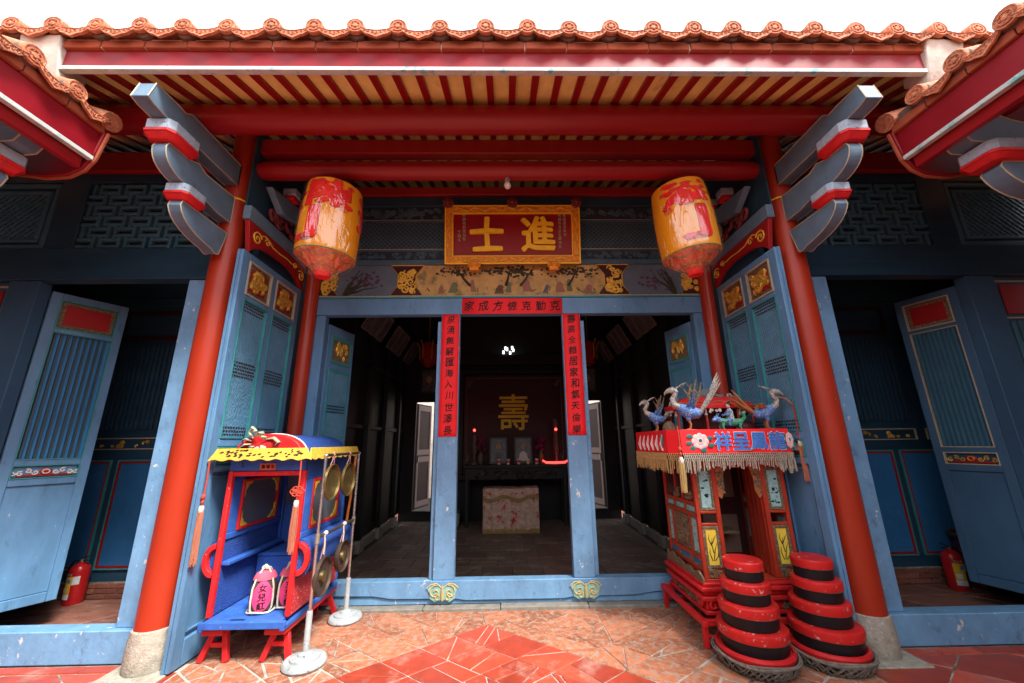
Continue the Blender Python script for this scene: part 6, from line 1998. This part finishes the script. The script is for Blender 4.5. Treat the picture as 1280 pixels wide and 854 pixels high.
def red_sedan():
    t = thing('red_sedan_chair', 'tall red lacquered sedan chair with embroidered canopy and phoenix figures, right of the entrance', 'sedan chair', (1.68, 0.45, 0))
    xl, xr, yf, yb = 1.345, 2.045, 0.16, 0.745
    bx = lambda name, mt, x0, x1, y0, y1, z0, z1, bev=0.004, par=t: M().box(x0, x1, y0, y1, z0, z1).build(name, mt, par, bev=bev)
    # stand with legs
    m = M()
    for (x0, x1, y0, y1) in ((1.25, 1.285, 0.05, 0.79), (2.06, 2.095, 0.05, 0.79), (1.285, 2.06, 0.07, 0.10), (1.285, 2.06, 0.74, 0.77)):
        m.box(x0, x1, y0, y1, 0.135, 0.172)
    m.build('stand_rail', BRED, t, bev=0.004)
    for x in (1.27, 2.075):
        for y in (0.085, 0.755):
            bx('stand_leg', BRED, x - 0.017, x + 0.017, y - 0.017, y + 0.017, 0.002, 0.134)
    for y in (0.085, 0.755):
        M().tube([(1.27, y, 0.07), (2.075, y, 0.07)], 0.010, 8).build('stretcher', BRED, t)
    # moulded plinth
    for (g, z0, z1, mt) in ((0.03, 0.173, 0.20, SRED), (0.012, 0.2005, 0.262, SRED), (0.045, 0.2625, 0.292, SRED), (0.02, 0.2925, 0.325, SRED), (0.055, 0.3255, 0.352, SRED), (0.03, 0.3525, 0.375, SRED)):
        bx('plinth_moulding', mt, xl - g, xr + g, yf - g, yb + 0.02, z0, z1, 0.007)
    for side in (0, 1):
        m = M()
        if side == 0:
            carving(m, (xl - 0.018, yf + 0.03, 0.203), (0, 1, 0), (0, 0, 1), yb - yf - 0.06, 0.055, 26, 0.006, 61)
        else:
            carving(m, (xl + 0.1, yf - 0.018, 0.203), (1, 0, 0), (0, 0, 1), xr - xl - 0.2, 0.055, 30, 0.006, 62)
        m.build('plinth_carving', CARV, t, kind='stuff')
    o = M()
    o.tube(spiral((xl + 0.03, yf - 0.03, 0.235), (1, 0, 0), (0, 0, 1), 0.04, 1.2, 1), 0.009, 6)
    o.tube(spiral((xl - 0.03, yf + 0.04, 0.235), (0, 1, 0), (0, 0, 1), 0.04, 1.2, 1), 0.009, 6)
    o.build('corner_scroll', SRED, t)
    # low carved rail at the plinth edge on the left
    m = M()
    pl = []
    for i in range(33):
        y = yf - 0.03 + (yb - yf + 0.03) * i / 32
        pl.append((y, 0.40 + 0.035 * abs(math.sin(i * 0.42)) + (0.02 if i > 20 else 0)))
    m.prism(pl + [(yb, 0.376), (yf - 0.03, 0.376)], lambda a, b, d: (xl - 0.022 + d, a, b), -0.007, 0.007)
    m.build('edge_rail', CARV, t)
    bx('floor', SRED2, xl, xr, yf + 0.001, yb, 0.3755, 0.388)
    # corner posts and door frame posts at the front
    posts = {}
    for x in (xl + 0.014, xr - 0.014):
        for y in (yf + 0.014, yb - 0.014):
            bx('corner_post', SRED2, x - 0.014, x + 0.014, y - 0.014, y + 0.014, 0.3885, 1.30)
    for x, lab in ((xl + 0.165, 'l'), (xr - 0.165, 'r')):
        bx('door_post', SRED2, x - 0.016, x + 0.016, yf, yf + 0.03, 0.3885, 1.30)
    bx('front_lintel', SRED2, xl + 0.03, xr - 0.03, yf + 0.001, yf + 0.027, 1.14, 1.30)
    # narrow front panels each side of the door
    for (a, b) in ((xl + 0.029, xl + 0.148), (xr - 0.148, xr - 0.029)):
        fx = lambda u, v, d: (u, yf + d, v)
        for (z0, z1, mt) in ((0.84, 1.14, LBLUE), (0.455, 0.735, YPAN)):
            fr = M()
            rect_frame(fr, fx, a, b, z0, z1, 0.022, 0.002, 0.02)
            f_ = fr.build('carved_frame', CARV, t, bev=0.004)
            p = quad(M(), fx, a + 0.021, b - 0.021, z0 + 0.021, z1 - 0.021, 0.008, 0.016).build('painted_panel', mt, f_)
            m = M()
            if mt is YPAN:
                cx = (a + b) / 2
                for (dx, z, l, an) in ((-0.01, z0 + 0.05, 0.09, 1.9), (0.0, z0 + 0.05, 0.12, 1.3), (0.01, z0 + 0.05, 0.07, 0.8), (0.005, z0 + 0.10, 0.10, 1.75), (-0.005, z0 + 0.15, 0.08, 2.0), (0.0, z0 + 0.16, 0.07, 1.0)):
                    p0 = (cx + dx, yf + 0.0065, z)
                    p1 = (cx + dx + l * 0.5 * math.cos(an), yf + 0.0065, z + l * 0.6 * math.sin(an))
                    p2 = (cx + dx + l * 0.7 * math.cos(an) + 0.012, yf + 0.0065, z + l * math.sin(an))
                    m.tube([tuple(min(max(q[0], a + 0.024), b - 0.024) if i == 0 else q[i] for i in range(3)) for q in (p0, p1, p2)], [0.0035, 0.003, 0.001], 4)
                m.build('painted_orchid', INKG, p)
            else:
                for k in range(6):
                    m.ball((a + 0.035 + 0.05 * rnd.random(), yf + 0.0075, z0 + 0.04 + 0.2 * rnd.random()), 0.009, 6, 4, (1.5, 0.15, 0.8))
                m.build('painted_birds', BLACK, p)
        for z in (0.742, 0.825):
            bx('panel_rail', SRED2, a + 0.0005, b - 0.0005, yf + 0.001, yf + 0.024, z - 0.006, z + 0.013)
        m = M()
        carving(m, (a + 0.008, yf + 0.006, 0.40), (1, 0, 0), (0, 0, 1), b - a - 0.016, 0.05, 9, 0.006, 8)
        f_ = bx('foot_panel', SRED2, a + 0.0005, b - 0.0005, yf + 0.008, yf + 0.02, 0.3885, 0.454)
        m.build('foot_carving', CARV, f_)
    # hanging carved spandrels beside the door
    for x, s in ((xl + 0.183, 1), (xr - 0.183, -1)):
        m = M()
        m.prism([(x, 1.14), (x + s * 0.07, 1.14), (x + s * 0.05, 1.06), (x + s * 0.05, 0.98), (x + s * 0.025, 0.92), (x, 0.94)], lambda a, b, d: (a, yf + d, b), 0.006, 0.014)
        sp = m.build('spandrel', OFIG, t)
        m = M()
        xa = min(x, x + s * 0.05)
        carving(m, (xa, yf + 0.004, 0.95), (1, 0, 0), (0, 0, 1), 0.05, 0.18, 14, 0.005, 15)
        m.build('spandrel_carving', CARV, sp)
    # door leaf swung inward on the right, inner walls, seat
    m = M()
    for k in range(4):
        a0, a1 = k / 4, (k + 1) / 4 - 0.012
        p = lambda a, d: (xr - 0.185 + 0.035 * a + d, yf + 0.03 + 0.26 * a)
        vs = [(*p(a, d), z) for z in (0.392, 1.138) for d in (0, 0.014) for a in (a0, a1)]
        m.add(vs, [(0, 2, 3, 1), (4, 5, 7, 6), (0, 1, 5, 4), (1, 3, 7, 5), (3, 2, 6, 7), (2, 0, 4, 6)])
    m.build('door_leaf', SRED2, t, bev=0.003)
    pale = mat('pale_inner_board', (0.20, 0.13, 0.10), 0.7, 0.2, 8)
    bx('back_wall', mat('dark_inner', (0.05, 0.012, 0.012), 0.7, 0.2), xl + 0.03, xr - 0.03, yb - 0.03, yb - 0.012, 0.3885, 1.30, 0)
    for z0, z1 in ((0.42, 0.72), (0.86, 1.1)):
        bx('inner_board', pale, xl + 0.30, xr - 0.10, yb - 0.04, yb - 0.031, z0, z1, 0)
    st = bx('seat', CARV, xl + 0.20, xr - 0.2, yb - 0.22, yb - 0.05, 0.60, 0.625)
    M().tube([(xl + 0.28, yb - 0.21, 0.39), (xl + 0.285, yb - 0.21, 0.52), (xl + 0.27, yb - 0.21, 0.60)], [0.013, 0.011, 0.014], 8).build('seat_leg', GOLDP, t)
    M().tube([(xl + 0.24 + 0.04 * math.cos(a), yb - 0.212, 0.545 + 0.045 * math.sin(a)) for a in [k * PI / 8 for k in range(16)]], 0.006, 6, closed=True).build('seat_ring', CARV, t)
    # side walls (left one shows): window, narrow panels, round medallion panel, lower strip
    for x, s in ((xl, -1), (xr, 1)):
        fx = lambda a, b, d: (x - s * 0.002 - s * d, a, b)         # d goes inward
        ya, yb_ = yf + 0.03, yb - 0.03
        for z in (0.44, 0.52, 0.80, 0.885):
            quad(M(), fx, ya, yb_, z - 0.011, z + 0.011, 0.0, 0.024).build('side_rail', SRED2, t, bev=0.003)
        for (a, z0, z1) in ((ya + 0.12, 0.532, 0.788), (yb_ - 0.10, 0.532, 0.788), (ya + 0.16, 0.452, 0.508), (yb_ - 0.15, 0.452, 0.508), (ya + 0.17, 0.812, 0.873), (yb_ - 0.16, 0.812, 0.873), (ya + 0.20, 0.897, 1.29), (yb_ - 0.20, 0.897, 1.29)):
            quad(M(), fx, a - 0.009, a + 0.009, z0, z1, 0.001, 0.022).build('side_muntin', SRED2, t, bev=0.003)
        for (a, b, z0, z1, mt) in ((ya, ya + 0.11, 0.532, 0.788, LBLUE), (yb_ - 0.09, yb_, 0.532, 0.788, LBLUE), (ya, ya + 0.15, 0.452, 0.508, PANELB), (ya + 0.17, yb_ - 0.16, 0.452, 0.508, PANELB), (yb_ - 0.14, yb_, 0.452, 0.508, PANELB),
                                   (ya, ya + 0.16, 0.812, 0.873, LBLUE), (ya + 0.18, yb_ - 0.17, 0.812, 0.873, LBLUE), (yb_ - 0.15, yb_, 0.812, 0.873, LBLUE)):
            fr = M()
            rect_frame(fr, fx, a, b, z0, z1, 0.012, 0.004, 0.018)
            f_ = fr.build('carved_frame', CARV, t)
            quad(M(), fx, a + 0.011, b - 0.011, z0 + 0.011, z1 - 0.011, 0.010, 0.015).build('painted_panel', mt, f_)
        a, b = ya + 0.13, yb_ - 0.11
        md = quad(M(), fx, a, b, 0.532, 0.788, 0.012, 0.02).build('medallion_panel', CARV, t)
        m = M()
        cy, cz = (a + b) / 2, 0.66
        m.tube([fx(cy + 0.085 * math.cos(k), cz + 0.095 * math.sin(k), 0.008) for k in [i * PI / 14 for i in range(28)]], 0.009, 6, closed=True)
        m.build('medallion_ring', CARV, md)
        m = M()
        m.prism([(cy + 0.078 * math.cos(k), cz + 0.088 * math.sin(k)) for k in [i * PI / 14 for i in range(28)]], fx, 0.008, 0.0118)
        m.build('medallion_glass', mat('dark_maroon_glass', (0.06, 0.025, 0.025), 0.15, 0.2), md)
        m = M()
        org, ex = Vector(fx(a + 0.01, 0.54, 0.008)), Vector(fx(1, 0, 0)) - Vector(fx(0, 0, 0))
        carving(m, org, ex, (0, 0, 1), b - a - 0.02, 0.24, 36, 0.006, 23)
        m.build('medallion_carving', CARV, md, kind='stuff')
        gl = quad(M(), fx, ya, yb_, 0.897, 1.29, 0.012, 0.016).build('side_glass', mat('dark_maroon_glass', (0.06, 0.025, 0.025)), t)
        m = M()
        for k in range(3):
            M_ = None
        for yy in (ya + 0.03, ya + 0.235, yb_ - 0.235):
            o2 = Vector(fx(yy, 0.90, 0.006))
            carving(m, o2, ex, (0, 0, 1), 0.12, 0.07, 8, 0.006, int(yy * 100))
        m.build('window_carving', CARV, gl)
    # canopy: red embroidered valance with cut front corners, fringe
    vx0, vx1, vy0, vy1 = 1.20, 2.085, 0.035, 0.84
    cut = 0.10
    outl = [(vx0 + cut * 0.35, vy0), (vx1 - cut * 0.35, vy0), (vx1, vy0 + cut), (vx1, vy1), (vx0 - 0.03, vy1), (vx0 - 0.03, vy0 + cut)]
    z0, z1 = 1.250, 1.425
    m = M()
    m.prism([(p[0], p[1]) for p in outl], lambda a, b, d: (a, b, d), 1.395, 1.415)
    m.build('canopy_board', SRED, t)
    val = M()
    n = len(outl)
    for i in range(n):
        a, b = outl[i], outl[(i + 1) % n]
        def vf(u, v, a=a, b=b):
            L_ = math.hypot(b[0] - a[0], b[1] - a[1])
            nx, ny = (b[1] - a[1]) / L_, -(b[0] - a[0]) / L_
            o_ = 0.004 * math.sin(u * L_ * 22) * (1 - v) + 0.006 * (1 - v)
            return (a[0] + (b[0] - a[0]) * u + nx * o_, a[1] + (b[1] - a[1]) * u + ny * o_, z0 + (z1 - z0) * v)
        val.grid(vf, 24, 5)
    v = val.build('valance', PAPER, t)
    fa = lambda a, b, d: (a, vy0 - 0.010 - d, b)
    for k, ch in enumerate('祥呈鳳龍'):
        cx = 1.545 + 0.135 * k
        for nm, mt, kk, dd in (('character_edge', LABW, 1.06, 0.0005), ('embroidered_character', mat('embroidery_blue', (0.05, 0.17, 0.52), 0.7, 0.2, 60), 1.0, 0.0022)):
            m = M()
            m.glyph(ch, lambda u, w, d: fa(cx + u * 0.118 * kk, 1.338 + w * 0.125 * kk, dd + 0.0006 * d), 0.035)
            m.build(nm, mt, v)
    for cx, w_ in ((1.375, 1.0), (2.045, 0.45)):
        m = M()
        for k in range(8):
            a = k * PI / 4
            m.ball(fa(cx + 0.042 * w_ * math.cos(a), 1.34 + 0.036 * math.sin(a), 0.0), 0.024, 8, 5, (w_, 0.12, 1))
        m.ball(fa(cx, 1.34, 0.001), 0.03, 8, 5, (w_, 0.12, 1))
        fl = m.build('embroidered_peony', mat('peony_pink_white', (0.62, 0.42, 0.42), 0.7, 0.25, 60), v)
        m = M()
        m.ball(fa(cx, 1.345, 0.004), 0.013, 8, 5, (w_, 0.2, 1))
        for (dx, dz) in ((-0.075, 0.035), (-0.085, -0.015), (0.075, 0.02), (0.08, -0.03), (-0.06, -0.05), (0.02, -0.065)):
            m.ball(fa(cx + dx * w_, 1.34 + dz, 0.0), 0.02, 6, 4, (w_ * 1.2, 0.1, 0.8))
        m.build('peony_leaves', mat('leaf_teal', (0.02, 0.13, 0.12), 0.7), fl)
    # phoenix embroidery on the left side of the valance
    m = M()
    sxx = vx0 - 0.042
    for k in range(6):
        yy = vy0 + cut + 0.06 + 0.1 * k
        m.tube([(sxx, yy, 1.27), (sxx, yy + 0.03, 1.32), (sxx, yy - 0.01, 1.39)], [0.006, 0.012, 0.003], 5)
    m.build('embroidered_feathers', LABW, v)
    M().ball((sxx, vy0 + cut + 0.07, 1.345), 0.05, 10, 6, (0.08, 0.7, 1.1)).build('embroidered_bird', GREY, v)
    # knotted net and fringe strands
    m, m2 = M(), M()
    r_ = random.Random(77)
    for i in range(n):
        a, b = outl[i], outl[(i + 1) % n]
        L_ = math.hypot(b[0] - a[0], b[1] - a[1])
        nx, ny = (b[1] - a[1]) / L_ * 0.012, -(b[0] - a[0]) / L_ * 0.012
        k_ = int(L_ / 0.0155)
        tgt = m2 if i == 4 or i == 5 else m
        for j in range(k_ + 1):
            u = j / k_
            x, y = a[0] + (b[0] - a[0]) * u + nx, a[1] + (b[1] - a[1]) * u + ny
            u2 = min(1, (j + 1.4) / k_)
            x2, y2 = a[0] + (b[0] - a[0]) * u2 + nx, a[1] + (b[1] - a[1]) * u2 + ny
            tgt.tube([(x, y, z0 + 0.004), (x2, y2, z0 - 0.05)], 0.0032, 4)
            tgt.tube([(x2, y2, z0 + 0.004), (x, y, z0 - 0.05)], 0.0032, 4)
            drop = r_.uniform(0.045, 0.075) * (1.25 if u < 0.12 or u > 0.86 or i != 0 else (0.6 if r_.random() < 0.5 else 0.95))
            for q in range(2):
                xx_, yy_ = x + r_.uniform(-0.005, 0.005), y + r_.uniform(-0.005, 0.005)
                tgt.tube([(xx_, yy_, z0 - 0.046), (xx_ + r_.uniform(-0.004, 0.004), yy_, z0 - 0.05 - drop)], 0.0028, 4)
    m.build('fringe', FRINGE, t, kind='stuff')
    m2.build('side_fringe', FRINGY, t, kind='stuff')
    # small tiered pavilion on the canopy
    cx, cy, UP = 1.70, 0.45, 0.03
    hexa = lambda r, k=0.0: [(cx + r * 1.42 * math.cos(a), cy + r * 0.85 * math.sin(a)) for a in [i * PI / 4 + PI / 8 for i in range(8)]]
    def tier(name, mt, r, za, zb, bev=0.004):
        m = M()
        m.prism(hexa(r), lambda a, b, d: (a, b, d), za, zb)
        return m.build(name, mt, t, bev=bev)
    tier('pavilion_floor', SRED2, 0.27, 1.4155, 1.43)
    core = tier('pavilion_core', mat('dark_inner', (0.05, 0.012, 0.012)), 0.17, 1.4305, (1.565 + UP), 0)
    for i in range(8):
        px, py = hexa(0.24)[i]
        M().tube([(px, py, 1.43), (px, py, (1.565 + UP))], 0.010, 8).build('pavilion_post', SRED2, t)
        qx, qy = hexa(0.255)[i]
        M().lathe([(0.004, (1.50 + UP)), (0.013, (1.515 + UP)), (0.006, (1.54 + UP)), (0.010, (1.56 + UP))], (qx, qy, 0), 8).build('hanging_bud', WFIG, t)
    tier('pavilion_band', SRED, 0.275, (1.566 + UP), (1.60 + UP))
    for i in range(8):
        a, b = Vector((*hexa(0.262)[i], 0)), Vector((*hexa(0.262)[(i + 1) % 8], 0))
        m = M()
        e = (b - a).normalized()
        carving(m, (a.x + e.x * 0.012, a.y + e.y * 0.012, (1.525 + UP)), e, (0, 0, 1), (b - a).length - 0.024, 0.04, 8, 0.005, 40 + i)
        m.build('pierced_frieze', LABW if i in (3, 4, 5, 6) else CARV, t)
    m = M()
    h1, h2 = hexa(0.262), hexa(0.17)
    m.add([(a, b, (1.601 + UP)) for a, b in h1] + [(a, b, (1.665 + UP)) for a, b in h2], [tuple(range(8, 16))] + [(i, (i + 1) % 8, 8 + (i + 1) % 8, 8 + i) for i in range(8)])
    m.build('pavilion_roof', SRED, t, smooth=20)
    m = M()
    for i in range(8):
        a, b = Vector((*hexa(0.24)[i], (1.622 + UP))), Vector((*hexa(0.24)[(i + 1) % 8], (1.622 + UP)))
        m.tube([a + (b - a) * (j / 8) + Vector((0, 0, 0.008 * math.sin(j * 2.2))) for j in range(9)], 0.006, 5)
    m.build('roof_scroll', OFIG, t)
    # grey turtle on the roof
    tu = M().ball((cx - 0.02, cy, (1.69 + UP)), 0.085, 16, 10, (1.0, 0.8, 0.75)).build('turtle_shell', GREY, t)
    M().lathe([(0.105, (1.666 + UP)), (0.11, (1.674 + UP)), (0.09, (1.684 + UP))], (cx - 0.02, cy, 0), 16).build('turtle_rim', GREY, tu)
    M().tube([(cx + 0.05, cy - 0.02, (1.69 + UP)), (cx + 0.09, cy - 0.03, 1.70), (cx + 0.115, cy - 0.035, (1.69 + UP))], [0.02, 0.024, 0.012], 8).build('turtle_head', GREY, tu)
    m = M()
    for k in range(6):
        a = k * PI / 3
        m.ball((cx + 0.155 + 0.018 * math.cos(a), cy - 0.06, (1.675 + UP) + 0.018 * math.sin(a)), 0.013, 6, 4)
    m.build('white_flower', WFIG, t)
    # figures standing on the canopy board
    phoenix(t, (1.965, 0.14, 1.425), -0.25, 0.275)
    phoenix(t, (1.38, 0.15, 1.425), 2.75, 0.30, 1)
    phoenix(t, (1.25, 0.50, 1.425), 3.05, 0.24, 1)
    rider(t, 1.68, 0.125, 1.418, 0.175)
    m = M()
    m.ball((1.86, 0.24, 1.43), 0.09, 12, 8, (1.1, 0.7, 0.75))
    m.build('dark_rock', DKRED, t)
    m = M()
    m.ball((1.27, 0.30, 1.43), 0.07, 10, 8, (0.8, 0.8, 1.0))
    m.build('brown_rock', CARV, t)
    tassel(t, 2.125, 0.03, 1.60, 1.335, 1.05, TASS, 7)
    M().tube([(2.125, 0.03, 1.60), (2.10, 0.07, 1.655), (2.07, 0.10, 1.665)], 0.006, 6).build('tassel_hook', OFIG, t)
    tassel(t, 1.215, 0.022, 1.45, 1.225, 0.985, TASSY, 8)
red_sedan()

# ================================================================== stacked baskets
def basket(x, y, label, seed, k):
    t = thing('tiered_basket', label, 'basket', (x, y, 0), group='stacked tier baskets')
    R = 0.232 * k
    # woven tray
    tr = M().lathe([(R * 0.78, 0.003), (R * 0.86, 0.02), (R * 0.96, 0.062), (R * 0.90, 0.062), (R * 0.74, 0.02)], (x, y, 0), 36).build('woven_tray', mat('dark_basket_core', (0.05, 0.042, 0.035), 0.9, 0.3), t)
    m = M()
    r_ = random.Random(seed)
    for i in range(84):
        a = 2 * PI * i / 84 + r_.uniform(-0.04, 0.04)
        s = 1 if i % 2 else -1
        da = s * r_.uniform(0.14, 0.34)
        pts = []
        for j in range(4):
            q = j / 3
            rr = R * (0.86 + 0.15 * q) + 0.003 + 0.006 * math.sin(PI * q) * (1.3 if s > 0 else 0.4)
            pts.append((x + rr * math.cos(a + da * q), y + rr * math.sin(a + da * q), 0.004 + (0.066 + r_.uniform(-0.008, 0.006)) * q))
        m.tube(pts, r_.uniform(0.0042, 0.0068), 4)
    for j, (rr, z) in enumerate(((0.99, 0.066), (1.015, 0.073), (0.975, 0.078))):
        m.tube([(x + (R * rr + 0.006) * math.cos(a) * (1 + 0.010 * math.sin(5 * a + j)), y + (R * rr + 0.006) * math.sin(a), z + 0.005 * math.sin(a * 4 + j)) for a in [2 * PI * i / 36 for i in range(36)]], 0.006, 5, closed=True)
    m.build('woven_rim', WICK, tr, kind='stuff')
    # lacquered tray and four boxes with red lids
    M().lathe([(R * 0.80, 0.06), (R * 0.93, 0.072), (R * 0.955, 0.094), (R * 0.93, 0.108), (R * 0.88, 0.110), (R * 0.86, 0.098)], (x, y, 0), 48).build('lacquer_tray', SRED, t)
    z = 0.099
    tiers = ((0.198, 0.125), (0.168, 0.127), (0.142, 0.120), (0.117, 0.115))
    for i, (r, h) in enumerate(tiers):
        r *= k
        dx, dy = r_.uniform(-0.006, 0.006), r_.uniform(-0.006, 0.006)
        b = M().lathe([(r * 0.93, z), (r * 0.95, z + 0.008), (r * 0.965, z + h * 0.56), (r * 0.93, z + h * 0.56)], (x + dx, y + dy, 0), 48).build('box', BLACK, t)
        mm = M()
        for kk in range(90):
            a = 2 * PI * kk / 90
            mm.ball((x + dx + r * 1.0 * math.cos(a), y + dy + r * 1.0 * math.sin(a), z + h * 0.545), 0.0022, 4, 3)
        mm.build('lid_stitching', CARV, b, kind='stuff')
        M().lathe([(r * 0.97, z + h * 0.53), (r * 1.0, z + h * 0.56), (r * 1.025, z + h * 0.80), (r * 1.01, z + h * 0.93), (r * 0.95, z + h * 0.995), (r * 0.90, z + h), (r * 0.3, z + h * 1.005)], (x + dx, y + dy, 0), 48).build('lid', BASKR, t)
        z += h + 0.001
BASKR = mat('basket_lid_red', (0.58, 0.02, 0.018), 0.4, 0.1, 10, bump=0.15, bs=20, dirt_or_sheen=((0.40, 0.02, 0.02), 0.62, 12, 0.1), wear=((0.55, 0.40, 0.38), 0.66, 26, 0.05))
basket(1.485, -0.10, 'stack of round red and black lidded baskets nearer the doorway', 5, 1.0)
basket(1.962, -0.085, 'stack of round red and black lidded baskets beside the right pillar', 6, 0.98)

# ================================================================== fire extinguishers, crock
def extinguisher(x, y, label, face):
    t = thing('fire_extinguisher', label, 'fire extinguisher', (x, y, 0), group='fire extinguishers')
    z0 = 0.007
    r = 0.072
    M().lathe([(r * 0.93, z0), (r, z0 + 0.012), (r, 0.26), (r * 0.93, 0.295), (r * 0.6, 0.322), (0.022, 0.332), (0.02, 0.345)], (x, y, 0), 32).build('cylinder', EXTR, t)
    M().lathe([(0.02, 0.340), (0.022, 0.36), (0.012, 0.365)], (x, y, 0), 14).build('valve', STEEL, t)
    m = M()
    m.bar((x - 0.01, y, 0.362), (x + face * 0.075, y - 0.01, 0.392), 0.02, 0.008)
    m.bar((x - 0.01, y, 0.350), (x + face * 0.07, y - 0.01, 0.352), 0.02, 0.008)
    m.build('handle', BLKP, t, bev=0.002)
    m = M()
    m.tube([(x - face * 0.02, y, 0.352), (x - face * 0.065, y - 0.005, 0.345), (x - face * 0.088, y - 0.01, 0.30), (x - face * 0.087, y - 0.01, 0.16), (x - face * 0.083, y - 0.01, 0.11)], [0.009, 0.009, 0.009, 0.009, 0.012], 8)
    m.build('hose', BLKP, t)
    def lab(name, mt, a0, a1, za, zb, o):
        m = M()
        m.grid(lambda u, v: (x + (r + o) * math.sin(a0 + (a1 - a0) * u), y - (r + o) * math.cos(a0 + (a1 - a0) * u), za + (zb - za) * v), 10, 1)
        return m.build(name, mt, t)
    lab('yellow_label', LABY, -0.9, 0.25, 0.10, 0.235, 0.0012)
    lab('white_label', LABW, 0.27, 0.95, 0.17, 0.235, 0.0012)
    lab('white_label', LABW, -0.9, 0.25, 0.055, 0.098, 0.0014)
    lab('white_label', LABW, -0.75, -0.2, 0.11, 0.15, 0.0022)
    l = lab('blue_spot', LABB, -0.25, 0.1, 0.185, 0.215, 0.0024)
    m = M()
    for k, ch in enumerate('滅火器'):
        m.glyph(ch, lambda u, v, d: (x + (r + 0.002) * math.sin(-0.62 + 0.32 * k + u * 0.3), y - (r + 0.002) * math.cos(-0.62 + 0.32 * k + u * 0.3), 0.252 + v * 0.022), 0.01)
    m.build('lettering', LABW, t)
extinguisher(-3.95, 1.08, 'red fire extinguisher on the floor of the left side room', 1)
extinguisher(4.05, 1.00, 'red fire extinguisher in front of the crock in the right side room', -1)
def crock():
    t = thing('storage_crock', 'dark brown lidded crock half hidden behind the right door leaf', 'crock', (4.38, 1.02, 0))
    M().lathe([(0.15, 0.007), (0.19, 0.10), (0.21, 0.22), (0.20, 0.34), (0.17, 0.40), (0.16, 0.41)], (4.38, 1.0, 0), 32).build('body', mat('crock_maroon', (0.10, 0.012, 0.016), 0.4, 0.2), t)
    M().lathe([(0.16, 0.411), (0.21, 0.42), (0.22, 0.45), (0.205, 0.46), (0.19, 0.452), (0.05, 0.44)], (4.38, 1.0, 0), 32).build('lid', CROCK, t)
    M().tube([(4.38 + 0.208 * math.cos(a), 1.0 + 0.208 * math.sin(a), 0.46) for a in [i * PI / 16 for i in range(32)]], 0.006, 5, closed=True).build('lid_rim', mat('rim_ochre', (0.2, 0.11, 0.03), 0.5), t)
crock()
